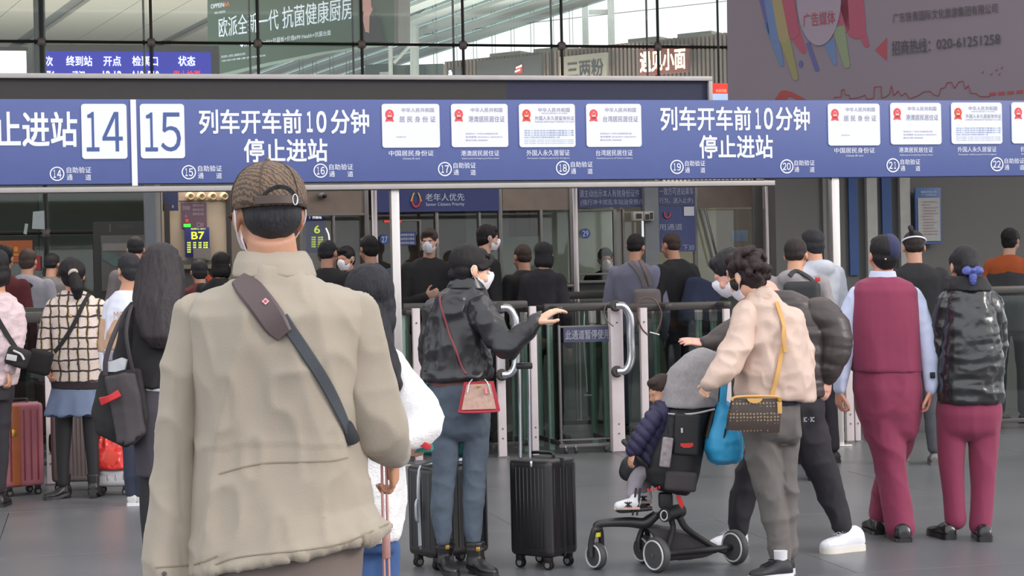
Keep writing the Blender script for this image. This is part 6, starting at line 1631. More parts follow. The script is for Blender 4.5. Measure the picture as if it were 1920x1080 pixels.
# ---- woman in shiny black padded jacket and maroon trousers
m_shiny = mat('shiny_black', (36, 35, 38), .25, var=.1, vscale=8, bump=.2, bscale=30, spec=.8)
K1 = Fig('woman in shiny black padded jacket and maroon trousers with a blue hair bow', 10.0, 1815, vox=.011)
kt = [(1788, 528, 1838, .15, 0), (1776, 542, 1852, .21, 0), (1768, 570, 1862, .27, 0), (1764, 620, 1870, .31, 0), (1760, 680, 1878, .32, 0), (1758, 735, 1880, .31, 0), (1760, 756, 1877, .29, 0)]
kp = lambda p, n: .014 * (ridge(p, (7, 7, 12), 71) - .5) + .008 * (ridge(p, (18, 18, 22), 72) - .5)
K1.garment('padded_jacket', [kt], [[(1780, 572, 25, 0), (1768, 640, 22, .03), (1770, 700, 18, .08)], [(1852, 572, 27, 0), (1868, 640, 24, .03), (1866, 700, 19, .08)]], m_shiny, .009, kp, 2, .82, .66)
mb = MB(); K1.torso(mb, [(1776, 520, 1850, .22, 0), (1772, 545, 1856, .26, 0)], 0); obj('hood', fused(mb, .008, 2, folds(14, 10, .012, 73)), mat('matt_black', (44, 42, 46), .8), K1.root)
mb = MB(); K1.hips(mb, [(1762, 740, 1874, .25, 0), (1757, 775, 1876, .27, 0), (1760, 800, 1872, .24, 0)], .86)
K1.limb(mb, [(1784, 795, 28), (1784, 860, 25), (1788, 920, 22), (1791, 974, 21)], .78); K1.limb(mb, [(1846, 795, 29), (1842, 860, 26), (1841, 920, 22), (1838, 984, 20)], .78)
obj('trousers', fused(mb, .010, 5, folds(8, 2.5, .010, 74, .001), 'trousers'), m_maroon, K1.root)
K1.head(1808, 500, 72, -5, 8, 0, (1812, 534, 0), .05); 
for q in ((1770, 706, .08), (1866, 706, .08)): K1.hand(K1.p(*q), V((0, .3, -1)), V((1 if q[0] > 1800 else -1, 0, 0)), 1 if q[0] > 1800 else -1, .85, .6, .008)
K1.body()
def upd(mb): mb.sph(K1.H(0, -.105, -.01), (.05, .04, .05))
K1.hair('bun', hairmat('black_hair_soft', (48, 46, 50)), extra=upd, amp=.004)
b = MB()
for sx in (-1, 1): b.sph(K1.H(sx * .035, -.145, -.045), [.034 * K1.hk, .016 * K1.hk, .026 * K1.hk], K1.hR @ Matrix.Rotation(sx * .3, 3, 'Y'))
b.sph(K1.H(0, -.155, -.045), .013); b.sph(K1.H(0, -.14, -.09), (.022, .012, .04)); obj('hair_bow', fused(b, .005, 1, lambda p, n: .004 * (ridge(p, (60, 60, 60), 3) - .5)), mat('blue_bow', (78, 86, 158), .5), K1.root)
for x, dy in ((1780, .05), (1834, -.06)):
    f = K1.p(x, 1000); K1.shoe(V((f.x, K1.Y + dy - .1, 0)), V((f.x + (.02 if x > 1800 else -.06), K1.Y + dy + .14, 0)), .095, .075, m_bsh, m_bsh, sole_h=.03)

# ================================================================ stroller with toddler
m_sb = mat('stroller_black', (34, 32, 34), .55, var=.05, bump=.1, bscale=120); m_sg = mat('stroller_frame', (62, 60, 62), .35, metal=.4); m_sf = mat('basket_mesh', (66, 60, 62), .8, bump=.2, bscale=300)
m_tyre = mat('tyre_rubber', (70, 68, 70), .6); m_rimw = mat('rim_white', (206, 204, 204), .4); m_heather = mat('heather_grey', (156, 150, 152), .9, var=.10, vscale=60, bump=.15, bscale=200)
S1 = Fig.__new__(Fig); S1.Y = 9.2; S1.s = FPX / 9.2
sp = lambda x, y, dy=0: S1.p(x, y, dy)
st = thing('stroller', V((sp(1250, 1060).x, 9.2, 0)), 'black lightweight stroller with a grey hood and four white rimmed wheels', 'stroller')
AX = V((.80, .60, 0))
def swheel(px, Y, r, label=None):
    c = P(px, 1030, Y); c.z = r
    b = MB(); b.lathe(c - AX * .021, AX, [(0, r * .80), (.003, r * .93), (.012, r), (.030, r), (.039, r * .93), (.042, r * .8)], 40); w = obj('wheel', b, m_tyre, st)
    for s_ in (-1, 1):
        b = MB(); n = 40; x, y = frame_of(AX)
        ringp = [c + AX * (.023 * s_) + (x * math.cos(2 * math.pi * i / n) + y * math.sin(2 * math.pi * i / n)) * r * .80 for i in range(n + 1)]
        b.tube(ringp, .0045, 6, 1); obj('rim', b, m_rimw, w)
    b = MB(); b.cone(c - AX * .017, c + AX * .017, r * .78, r * .78, 36); obj('hub_disc', b, m_sb, w)
    b = MB(); b.cone(c - AX * .03, c + AX * .03, .008, .008, 10); obj('hub_cap', b, m_steel, w)
    return c
c1 = swheel(1118, 9.22, .069); c2 = swheel(1231, 9.08, .089); c3 = swheel(1207, 9.38, .074); c4 = swheel(1378, 9.28, .089)
def st_tube(name, pts, r, m=None, par=None, n=12, flat=1):
    b = MB(); b.tube([sp(*q) for q in pts], r, n, 6, flat); return obj(name, b, m or m_sg, par or st)
b = MB(); b.cone(c2, c4, .016, .016, 14); obj('rear_axle', b, m_sb, st)
b = MB(); a_ = sp(1120, 993, 0); b.tube([c1 + AX * .035, c1 + AX * .035 + ZH * .06, a_ + AX * .02, a_], .015, 10); b.tube([c1 - AX * .035, c1 - AX * .035 + ZH * .06, a_ - AX * .02, a_], .015, 10); obj('front_fork', b, m_sg, st)
b = MB(); q_ = sp(1216, 985, .18); b.tube([c3 + AX * .035, c3 + AX * .03 + ZH * .06, q_], .015, 10); b.tube([c3 - AX * .035, c3 - AX * .03 + ZH * .06, q_], .015, 10); obj('front_fork', b, m_sg, st)
b = MB(); b.cone(sp(1120, 1006), sp(1120, 998), .018, .018, 12); obj('yellow_catch', b, mat('catch_yellow', (210, 200, 60), .4), st)
st_tube('front_bar', [(1120, 994, 0), (1120, 984, 0), (1140, 980, 0), (1180, 980, .02), (1210, 982, .03), (1232, 966, .03)], [.018, .020, .022, .026, .028, .024])
st_tube('front_bar', [(1216, 984, .18), (1224, 976, .15), (1240, 968, .06)], .018)
st_tube('rear_leg', [(1258, 972, .0), (1262, 990, 0), (1256, 1010, -.03), (1247, 1034, -.07)], [.016, .015, .014, .014], m_sb)
st_tube('rear_leg', [(1274, 970, .0), (1286, 990, .0), (1310, 1008, .02), (1345, 1030, .04), (1362, 1036, .06)], [.018, .017, .015, .016, .018], m_sb)
b = MB(); b.poly([sp(1213, 990, .02), sp(1262, 996, .02), sp(1312, 1010, .03), sp(1352, 1036, .04), sp(1318, 1048, .03), sp(1250, 1053, .0), sp(1228, 1010, .0)], V((0, .16, 0))); obj('basket', fused(b, .009, 2, folds(14, 8, .006, 8)), m_sf, st)
b = MB(); b.cone(sp(1244, 963, -.06), sp(1278, 960, .06), .036, .036, 24); obj('hinge', b, m_sb, st)
b = MB(); n = 24; ce_ = sp(1243, 963, -.065); b.tube([ce_ + V((math.cos(t) * .017, -.004, math.sin(t) * .024)) for t in [2 * math.pi * i / n for i in range(n + 1)]], .0035, 6, 1); obj('hinge_ring', b, m_rimw, st)
b = MB(); b.box(sp(1248, 938, 0), (.07, .08, .08), None, .015); obj('swivel', b, m_sb, st)
# seat shell
b = MB()
S1.inner = MB()
def sring(xl, yl, xr, yr, dep, dy): return ell_ring(sp(xl, yl, dy), sp(xr, yr, dy), dep, 28, 3)
b.loft([sring(1238, 764, 1338, 756, .26, .02), sring(1226, 790, 1330, 784, .28, .02), sring(1216, 820, 1322, 815, .30, .02), sring(1206, 850, 1318, 850, .31, .02), sring(1204, 880, 1312, 885, .30, .02), sring(1212, 902, 1306, 910, .27, .02), sring(1232, 918, 1290, 928, .2, .02)])
b.capsules([sp(1208, 868), sp(1184, 876), sp(1178, 884)], [.075, .06, .05])
obj('seat_shell', fused(b, .008, 3, lambda p, n: .004 * (ridge(p, (14, 14, 10), 4) - .5)), m_sb, st)
b = MB(); b.box(sp(1282, 810, -.14), (.13, .03, .21), Euler((0, .08, 0)).to_matrix(), .02, 3); obj('rear_pocket', b, m_sb, st)
b = MB(); b.box(sp(1272, 897, -.13), (.16, .04, .10), Euler((0, .1, 0)).to_matrix(), .02, 3); obj('mesh_pocket', b, m_sf, st)
m_sred = mat('stroller_red', (214, 48, 44), .4)
b = MB(); b.poly([sp(1270 + x, 826 + y, -.158) for x, y in ((0, 0), (24, -1), (24, 5), (18, 8), (6, 8), (1, 5))], V((0, .006, 0))); obj('red_patch', b, m_sred, st)
b = MB(); b.box(sp(1273, 802, -.160), (.010, .004, .024), None, .001); obj('white_mark', b, m_rimw, st)
b = MB(); b.poly([sp(x, y, -.09) for x, y in ((1265, 924), (1273, 926), (1280, 944), (1275, 950), (1268, 938))], V((0, .02, 0))); obj('red_lever', b, m_sred, st)
for i in range(5):
    b = MB(); x = 1212 + i * 5.2; b.box(sp(x, 914 - i * i * .3, -.11), (.008, .006, .014), None, .001); obj('red_stitch', b, m_sred, st)
st_tube('push_bar', [(1322, 818, -.10), (1332, 780, -.08), (1344, 740, -.05), (1358, 712, 0)], .016, m_sb)
st_tube('push_bar', [(1300, 900, .10), (1322, 818, .12), (1336, 768, .12), (1352, 716, .1)], .016, m_sb)
st_tube('bumper_bar', [(1210, 870, -.1), (1190, 852, -.12), (1176, 834, -.06), (1170, 829, .0), (1172, 830, .08)], .013, m_sb)
st_tube('footrest', [(1222, 952, -.02), (1190, 955, -.03), (1162, 957, -.02), (1160, 957, .1), (1190, 955, .14), (1222, 950, .12)], .011, m_sg)
b = MB(); b.box(sp(1190, 955, .06), (.14, .16, .018), None, .006); obj('foot_board', b, m_sb, st)
for x in (1188, 1196): 
    b = MB(); b.box(sp(x, 938, -.06), (.010, .008, .14), Euler((0, .15, 0)).to_matrix(), .002); obj('harness_strap', b, m_sb, st)
b = MB(); b.tube([sp(x, y, -.17) for x, y in ((1249, 772), (1246, 790), (1248, 812))], .004, 6); obj('hanging_cord', b, m_sb, st)
b = MB(); b.box(sp(1244, 842, -.17), (.055, .02, .15), Euler((0, .15, 0)).to_matrix(), .02, 3); obj('hanging_charm', b, mat('charm_grey', (150, 138, 142), .6, var=.25, vscale=40, bump=.3, bscale=40), st)
# hood
b = MB(); b.loft([sring(1316, 652, 1358, 668, .14, .0), sring(1284, 664, 1356, 690, .24, .01), sring(1258, 690, 1350, 712, .30, .02), sring(1244, 725, 1346, 742, .32, .02), sring(1235, 762, 1344, 762, .32, .02)])
obj('hood', fused(b, .008, 3, folds(8, 8, .010, 81, .002)), m_heather, st)
b = MB(); b.tube([sp(x, y, dy) for x, y, dy in ((1236, 762, .02), (1246, 772, -.10), (1290, 772, -.15), (1335, 764, -.12))], .005, 8); obj('hood_piping', b, mat('piping_pale', (190, 184, 184), .7), st)
# toddler
K = Fig('toddler in navy padded jacket leaning out of the stroller, grey leggings and white shoe', 9.2, 1220, vox=.010)
K.root.location.z = 0
K.garment('padded_jacket', [[(1230, 752, 1262, .13, -.02), (1212, 775, 1256, .18, -.03), (1200, 805, 1250, .2, -.02), (1190, 840, 1240, .2, 0), (1190, 868, 1230, .18, 0)]], [[(1222, 782, 15, -.12), (1200, 812, 15, -.13), (1186, 838, 13, -.12)]], mat('navy_padded', (46, 42, 74), .6, bump=.1), .008, lambda p, n: .010 * np.abs(np.sin((p[:, 2] + p[:, 0]) * 55)) ** .6, 1)
mb = MB(); K.limb(mb, [(1215, 870, 22, -.02), (1196, 885, 18, -.02), (1190, 905, 15, -.02), (1186, 924, 12, -.02)]); K.limb(mb, [(1225, 870, 20, .08), (1212, 895, 17, .09), (1210, 920, 13, .1)])
obj('leggings', fused(mb, .007, 2, folds(12, 12, .003, 9)), mat('grey_leggings', (158, 150, 158), .9), K.root)
K.head(1240, 735, 60, -110, 20, 0, (1240, 760, 0), .05)
K.hand(K.p(1184, 844, -.13), V((-.3, -.1, -1)), V((-.8, -.5, 0)), 1, .55, .6, .004)
K.body(); K.hair('cropped', hairmat('toddler_hair', (70, 56, 52)), amp=.003)
m_tsh = mat('toddler_shoe', (226, 222, 226), .6)
def tshoe(x0, x1, y, dy):
    a, c = K.p(x0, y, dy), K.p(x1, y, dy - .03); b = MB()
    b.capsules([a + ZH * .028, (a + c) / 2 + ZH * .022, c + ZH * .016], [.030, .027, .022], 14); b.sph(a + ZH * .05, (.026, .026, .03)); so = obj('shoe', fused(b, .005, 1), m_tsh, K.root)
    b = MB(); b.box((a + c) / 2 + ZH * .002, ((a - c).length + .04, .05, .012), None, .005, 2); obj('sole', b, mat('sole_tan', (206, 170, 156), .6), so)
    b = MB()
    for k_ in (-1, 1):
        m__ = (a + c) / 2 + V((.006, -.027, .024)); b.cone(m__ + V((-.018, 0, -.012 * k_)), m__ + V((.018, 0, .012 * k_)), .003, .003, 6); b.cone(m__ + V((-.006, 0, -.014 * k_)), m__ + V((.006, 0, .014 * k_)), .003, .003, 6)
    obj('shoe_pattern', b, m_rod, so)
tshoe(1190, 1158, 951, -.04); tshoe(1216, 1196, 946, .1)
# bright blue bag hung behind the stroller
bl = thing('blue_backpack', P(1355, 868, 9.12), 'bright sky blue backpack hanging from the stroller handle', 'backpack')
m_cyan = mat('sky_blue_nylon', (58, 164, 214), .5, var=.04)
F7 = Fig.__new__(Fig); F7.Y = 9.15; F7.s = FPX / 9.15
b = MB(); b.loft([ell_ring(F7.p(xl, yl, .0), F7.p(xr, yr, .0), dep, 24) for xl, yl, xr, yr, dep in ((1342, 752, 1372, 756, .10), (1334, 775, 1380, 780, .15), (1324, 810, 1392, 815, .18), (1321, 840, 1393, 842, .19), (1330, 862, 1390, 858, .16), (1345, 869, 1380, 866, .10))])
obj('pouch', fused(b, .008, 2, folds(14, 7, .014, 91, .004, 26)), m_cyan, bl)
b = MB(); b.ribbon([F7.p(x, y, dy) for x, y, dy in ((1358, 700, -.06), (1354, 725, -.08), (1352, 755, -.07))], [V((0, -1, 0))] * 3, .035, .006); obj('strap', b, m_cyan, bl)
b = MB(); b.tube([F7.p(x, y, -.09) for x, y in ((1357, 800), (1354, 815), (1350, 832))], .005, 6); obj('zip', b, m_rod, bl)
b = MB(); b.sph(F7.p(1372, 854, -.08), .006); obj('stud', b, m_rod, bl)

# ================================================================ people on the left
# ---- woman with long hair and black tote
m_bcard = mat('black_cardigan', (36, 33, 36), .9, bump=.15, bscale=150); m_bskirt = mat('charcoal_skirt', (70, 64, 72), .85, bump=.1, bscale=100)
Q = Fig('woman with very long dark brown hair in a black cardigan carrying a tote', 8.5, 300, vox=.012)
Q.garment('cardigan', [[(280, 548, 325, .14, 0), (262, 562, 340, .18, 0), (248, 590, 356, .22, 0), (244, 650, 352, .24, 0), (246, 700, 352, .24, 0), (250, 726, 356, .25, 0)]],
          [[(262, 590, 25, -.02), (244, 640, 22, -.03), (234, 690, 20, -.05), (232, 735, 16, -.1)], [(342, 590, 24, 0), (352, 650, 20, .02), (350, 720, 16, .06)]], m_bcard, .010, folds(12, 7, .010, 101, .003), 2)
mb = MB(); Q.torso(mb, [(262, 722, 346, .22, 0), (262, 732, 348, .22, 0)], .9); obj('shirt_hem', fused(mb, .008, 1), m_wsh, Q.root)
mb = MB(); Q.torso(mb, [(258, 728, 350, .21, 0), (252, 770, 356, .25, 0), (254, 830, 354, .25, 0), (258, 892, 350, .23, 0)], .6); obj('skirt', fused(mb, .010, 2, folds(7, 2, .008, 102, .001)), m_bskirt, Q.root)
Q.limb(MB(), [(284, 880, 22), (284, 960, 20), (287, 1040, 15), (288, 1100, 14)], .98); Q.limb(MB(), [(326, 880, 22), (326, 960, 20), (325, 1040, 15), (324, 1100, 14)], .98)
mb = MB(); 
for x in (284, 326): Q.limb(mb, [(x, 880, 24), (x, 960, 22), (x + (2 if x < 300 else -2), 1040, 17), (x + (3 if x < 300 else -3), 1105, 16)], 0)
obj('stockings', fused(mb, .009, 2), mat('black_stocking', (34, 32, 36), .7), Q.root)
for x in (287, 322):
    f = Q.p(x, 1000); Q.shoe(V((f.x, 8.42, 0)), V((f.x, 8.64, 0)), .085, .085, m_boot, m_boot)
Q.head(305, 508, 96, 8, 6, 0, (304, 560, 0), .05)
Q.hand(Q.p(232, 738, -.1), V((0, 0, -1)), V((-1, 0, 0)), 1, .85, 1.0)
Q.body()
def lhair(mb):
    mb.loft([ell_ring(Q.p(xl, y, dy), Q.p(xr, y, dy), d_, 24) for y, xl, xr, d_, dy in ((480, 268, 340, .19, -.01), (520, 258, 348, .2, -.03), (560, 256, 350, .17, -.08), (600, 262, 350, .14, -.11), (630, 276, 346, .12, -.13), (652, 296, 338, .08, -.13))])
Q.hair('long', mat('dark_brown_long_hair', (44, 36, 40), .42, var=.22, vscale=50, bump=.4, bscale=80, stretch=(4, 4, .3), spec=.35), extra=lhair, amp=.007, vox=.007)
tt = thing('tote_bag', Q.p(235, 832, -.12), 'large black tote bag with a red ribbon hanging from the long haired woman\'s shoulder', 'bag')
m_tote = mat('black_canvas', (38, 35, 36), .8, bump=.15, bscale=150); m_tote2 = mat('charcoal_canvas', (66, 60, 64), .8, bump=.15, bscale=150)
qp = lambda x, y, d=0: Q.p(x, y, d)
b = MB(); b.loft([[qp(x, y, -.14 + d) for x, y, d in ((192, 806, 0), (246, 832, 0), (284, 812, .0), (284, 812, .12), (246, 832, .14), (192, 806, .12))], [qp(x, y, -.15 + d) for x, y, d in ((184, 770, 0), (240, 800, -.02), (288, 780, 0), (288, 780, .13), (240, 800, .15), (184, 770, .13))], [qp(x, y, -.14 + d) for x, y, d in ((202, 694, 0), (236, 694, -.01), (272, 690, 0), (272, 690, .11), (236, 694, .12), (202, 694, .11))]])
obj('body', fused(b, .009, 3, folds(9, 5, .012, 104, .002)), m_tote, tt)
b = MB(); b.loft([[qp(x, y, -.20 + d) for x, y, d in ((236, 824, 0), (262, 830, -.02), (286, 804, .0), (286, 804, .05), (262, 830, .07), (236, 824, .05))], [qp(x, y, -.20 + d) for x, y, d in ((212, 702, .01), (240, 698, -.005), (268, 694, .01), (268, 694, .05), (240, 698, .05), (212, 702, .05))]])
obj('front_face', fused(b, .008, 2, folds(9, 6, .008, 105)), m_tote2, tt)
b = MB(); b.tube([qp(x, y, d) for x, y, d in ((212, 700, -.16), (214, 670, -.17), (226, 630, -.16), (242, 590, -.12), (256, 568, -.08))], .012, 8, 5, .4); obj('strap', b, m_tote2, tt)
b = MB(); b.tube([qp(x, y, d) for x, y, d in ((264, 694, -.17), (258, 660, -.19), (252, 620, -.18), (256, 580, -.14), (262, 566, -.08))], .012, 8, 5, .4); obj('strap', b, m_tote2, tt)
b = MB(); b.ribbon([qp(209, 747, -.22), qp(226, 741, -.235), qp(244, 731, -.225)], [V((0, -1, 0))] * 3, [.04, .03, .035], .006, 4); obj('red_ribbon', b, mat('ribbon_red', (190, 40, 46), .6), tt)
b = MB(); b.poly([qp(x, y, -.155) for x, y in ((210, 694), (218, 676), (240, 668), (250, 672), (246, 690), (230, 694))], V((0, .03, 0))); obj('white_paper', b, mat('paper_white', (190, 190, 196), .6), tt)

# ---- woman in checked cardigan
m_check = mat('checked_wool', (226, 208, 196), .95, var=0, bump=.4, bscale=90, sheen=.2)
nt = m_check.node_tree; N = nt.nodes; L = nt.links; bs = N['Principled BSDF']
tc = N.new('ShaderNodeTexCoord'); sx = N.new('ShaderNodeSeparateXYZ'); nz = N.new('ShaderNodeTexNoise'); nz.inputs['Scale'].default_value = 14
av = N.new('ShaderNodeVectorMath'); av.operation = 'MULTIPLY_ADD'; av.inputs[1].default_value = (.03, .03, .03)
L.new(tc.outputs['Object'], nz.inputs['Vector']); L.new(nz.outputs[1], av.inputs[0]); L.new(tc.outputs['Object'], av.inputs[2]); L.new(av.outputs[0], sx.inputs[0])
def line(out, per, wd, ph=0):
    a = N.new('ShaderNodeMath'); a.operation = 'MULTIPLY_ADD'; a.inputs[1].default_value = 1 / per; a.inputs[2].default_value = ph; L.new(out, a.inputs[0])
    f = N.new('ShaderNodeMath'); f.operation = 'FRACT'; L.new(a.outputs[0], f.inputs[0])
    g = N.new('ShaderNodeMath'); g.operation = 'LESS_THAN'; g.inputs[1].default_value = wd; L.new(f.outputs[0], g.inputs[0]); return g.outputs[0]
mxx = N.new('ShaderNodeMath'); mxx.operation = 'MAXIMUM'; L.new(line(sx.outputs[0], .066, .17), mxx.inputs[0]); L.new(line(sx.outputs[2], .076, .17), mxx.inputs[1])
yl = line(sx.outputs[0], .066, .38, .1); m1 = N.new('ShaderNodeMix'); m1.data_type = 'RGBA'; m1.inputs[6].default_value = (*[lin(x) for x in (224, 206, 200)], 1); m1.inputs[7].default_value = (*[lin(x) for x in (208, 188, 150)], 1); L.new(yl, m1.inputs[0])
m2 = N.new('ShaderNodeMix'); m2.data_type = 'RGBA'; m2.inputs[7].default_value = (*[lin(x) for x in (66, 54, 56)], 1); L.new(m1.outputs[2], m2.inputs[6]); L.new(mxx.outputs[0], m2.inputs[0]); L.new(m2.outputs[2], bs.inputs['Base Color'])
C1 = Fig('woman with a ponytail in a cream and black checked cardigan and pale blue skirt', 12.8, 138, vox=.013)
C1.skin = skin('skin_warm', (214, 150, 128))
ck = C1.garment('checked_cardigan', [[(118, 546, 158, .14, 0), (106, 556, 174, .19, 0), (98, 580, 188, .24, 0), (97, 630, 192, .26, 0), (95, 690, 188, .26, 0), (94, 716, 187, .26, 0)]],
               [[(104, 576, 17, -.02), (93, 610, 16.5, -.03), (88, 650, 15, -.05), (94, 684, 12, -.12)], [(182, 576, 16, .02), (188, 620, 15, .05), (184, 670, 12, .12)]], m_check, .011, folds(9, 5, .010, 111, .004), 2)
mb = MB(); C1.torso(mb, [(96, 712, 186, .25, 0), (98, 730, 184, .25, 0)], .8); obj('dark_hem', fused(mb, .010, 1), mat('dark_knit', (54, 46, 50), .9), C1.root)
mb = MB(); C1.torso(mb, [(98, 726, 182, .24, 0), (92, 750, 186, .30, 0), (86, 777, 190, .36, 0)], .6)
obj('skirt', fused(mb, .009, 1, lambda p, n: .016 * np.sin(np.arctan2(p[:, 1] - 12.8, p[:, 0] - C1.loc.x) * 9) * np.clip((.66 - p[:, 2]) * 5 + .5, 0, 1)), mat('pale_blue_skirt', (112, 124, 152), .8), C1.root)
mb = MB(); C1.limb(mb, [(120, 778, 17), (119, 820, 15), (118, 860, 12.5), (118, 905, 10)], .7); C1.limb(mb, [(170, 778, 16), (171, 820, 14), (174, 860, 12), (176, 905, 10)], .7)
obj('stockings', fused(mb, .010, 2), mat('black_stocking', (34, 32, 36), .7), C1.root)
f = C1.p(122, 900); C1.shoe(V((f.x + .02, 12.85, 0)), V((f.x - .13, 12.70, 0)), .085, .07, m_boot, m_boot, shaft=.10, shaft_r=.045, heel_h=.03, name='ankle_boot')
f = C1.p(176, 900); C1.shoe(V((f.x, 12.75, 0)), V((f.x, 12.97, 0)), .085, .07, m_boot, m_boot, shaft=.10, shaft_r=.045, heel_h=.04, name='ankle_boot')
C1.head(136, 516, 61, -6, 10, 0, (138, 548, 0), .05)
C1.hand(C1.p(96, 688, -.12), V((.3, -.4, -1)), V((-1, 0, 0)), 1, .85, .9, .006); C1.body()
def pony(mb):
    mb.capsules([C1.H(.02, -.10, -.01), C1.H(.035, -.135, -.06), C1.H(.05, -.13, -.12), C1.H(.05, -.115, -.17)], [.03, .042, .045, .03]); mb.sph(C1.H(0, -.03, .03), (.095, .095, .09))
C1.hair('tail', hairmat('black_hair'), extra=pony, amp=.006)
b = MB(); b.lathe(C1.H(.02, -.118, -.005), C1.hR @ V((.3, -.6, -.6)), [(-.008, .026), (0, .036), (.008, .026)], 16); obj('scrunchie', b, mat('scrunchie_cream', (206, 190, 180), .7), C1.root)
cb = thing('shoulder_bag', C1.p(92, 700, -.2), 'small black shoulder bag slung across the checked cardigan', 'handbag')
b = MB(); b.box(C1.p(90, 676, -.22), (.16, .09, .17), Euler((0, .25, 0)).to_matrix(), .03, 3); obj('body', b, m_tote, cb)
strap_on('strap', ck, [(166, 552), (152, 580), (140, 606), (122, 636), (104, 660)], .03, .005, m_tote, cb, 12.6, .008)
b = MB(); b.sph(C1.p(143, 592, -.16), .012); obj('stud', b, mat('gold_metal', (196, 150, 70), .3, metal=.9), cb)

# ---- person in pink fleece at the left edge
F1 = Fig('person in a pale pink fleece coat with a camera bag, cut by the left edge', 12.4, 4, vox=.013)
fk = F1.garment('fleece_coat', [[(-28, 548, 14, .14, 0), (-42, 560, 28, .2, 0), (-52, 590, 40, .25, 0), (-54, 640, 42, .27, 0), (-52, 700, 34, .27, 0), (-50, 720, 28, .27, 0)]],
               [[(28, 580, 16, 0), (33, 620, 15, 0), (32, 660, 13, -.04), (26, 690, 10, -.1)], [(-44, 580, 16, 0), (-50, 640, 14, 0)]], mat('pink_fleece', (214, 190, 194), .95, bump=.6, bscale=60, sheen=.3), .010, folds(12, 12, .010, 121, .012, 26), 1)
mb = MB(); F1.torso(mb, [(-44, 712, 26, .25, 0), (-42, 750, 24, .26, 0)], .85); F1.limb(mb, [(-26, 755, 20), (-26, 830, 16), (-26, 915, 12)]); F1.limb(mb, [(4, 755, 19), (2, 830, 15), (0, 915, 12)])
obj('trousers', fused(mb, .012, 2, folds(9, 5, .008, 122)), m_blktr, F1.root)
for x in (-26, 1):
    f = F1.p(x, 900); F1.shoe(V((f.x, 12.33, 0)), V((f.x, 12.56, 0)), .09, .08, m_boot, m_boot)
F1.head(-6, 503, 66, -10, 6, 0, (-6, 545, 0), .05); F1.hand(F1.p(24, 694, -.1), V((.1, -.1, -1)), V((1, 0, 0)), -1, .9, .8, .007); F1.body(); F1.hair('long', hairmat('black_hair'), amp=.005)
b = MB(); b.lathe(F1.p(26, 682, -.08), V((.1, 0, 1)), [(-.02, .04), (0, .052), (.03, .05), (.05, .04)], 14); obj('cuff', b, mat('brown_fur_cuff', (150, 96, 66), .9, bump=.6, bscale=60), F1.root)
cb = thing('camera_bag', F1.p(46, 680, -.1), 'small black bag with a pale label slung over the pink fleece', 'bag')
b = MB(); b.box(F1.p(44, 668, -.14), (.15, .10, .13), Euler((0, .35, 0)).to_matrix(), .03, 3); obj('body', b, m_tote, cb)
b = MB(); b.box(F1.p(37, 668, -.20), (.07, .01, .04), Euler((0, .2, 0)).to_matrix(), .003); obj('label', b, mat('label_pale', (196, 190, 190), .6), cb)
b = MB(); b.tube([F1.p(x, y, -.2) for x, y in ((40, 655), (54, 662), (60, 672))], .008, 6); obj('cord', b, mat('label_pale', (196, 190, 190), .6), cb)
strap_on('strap', fk, [(-14, 580), (0, 605), (14, 630), (28, 652)], .035, .005, m_tote, cb, 12.2, .010)
# ---- person in white and tan jacket
J1 = Fig('person in a white and tan jacket and jeans behind the long haired woman', 12.3, 246, vox=.013)
jt = [(218, 546, 262, .15, 0), (206, 560, 276, .2, 0), (198, 590, 288, .25, 0), (196, 640, 288, .26, 0), (194, 690, 288, .26, 0), (194, 700, 287, .26, 0)]
m_tanj = mat('tan_panel', (196, 158, 132), .8)
J1.garment('jacket', [jt], [[(212, 576, 17, 0), (203, 620, 15, 0), (200, 660, 14, -.02), (203, 690, 12, -.05)], [(276, 576, 17, 0), (284, 640, 14, 0)]], mat('white_nylon', (222, 222, 238), .6), .010, folds(10, 6, .010, 131, .003), 2)
mb = MB(); J1.torso(mb, [(204, 596, 284, .262, 0), (199, 625, 290, .285, 0), (196, 655, 291, .29, 0)], 0); J1.limb(mb, [(206, 606, 17.5, 0), (202, 640, 16.5, -.01), (201, 655, 15.5, -.02)], 0); obj('tan_band', fused(mb, .010, 2, folds(10, 6, .010, 131, .003)), m_tanj, J1.root)
mb = MB(); J1.torso(mb, [(196, 655, 291, .285, 0), (195, 676, 290, .285, 0)], 0); obj('grey_band', fused(mb, .010, 2, folds(10, 6, .010, 131, .003)), mat('grey_band', (150, 142, 156), .8), J1.root)
b = MB(); tx(b, 'MO', 213, 584, 234, 598, Pl(J1.p(222, 590, -.16), (1, -.1, 0)), 0, .02); obj('lettering', b, m_tanj, J1.root)
mb = MB(); J1.torso(mb, [(200, 692, 284, .24, 0), (212, 740, 284, .26, 0)], .85); J1.limb(mb, [(238, 750, 21), (244, 830, 16), (247, 925, 12)]); J1.limb(mb, [(266, 750, 21), (266, 830, 17), (264, 925, 12)])
obj('jeans', fused(mb, .012, 3, folds(9, 6, .008, 132)), mat('dark_jeans', (46, 50, 68), .85), J1.root)
for x in (249, 266):
    f = J1.p(x, 900); J1.shoe(V((f.x, 12.26, 0)), V((f.x, 12.52, 0)), .095, .085, mat('grey_white_shoe', (196, 192, 192), .6), m_ssole)
J1.head(242, 508, 60, -35, 10, 0, (238, 546, 0), .05); J1.body(); J1.hair('short', hairmat('black_hair_soft', (48, 46, 50)), amp=.004)
b = MB(); b.box(J1.p(232, 720, -.1), (.2, .05, .22), None, .03, 3); obj('shirt_tail', fused(b, .01, 2, folds(12, 6, .01, 5)), mat('white_nylon', (222, 222, 238), .6), J1.root)
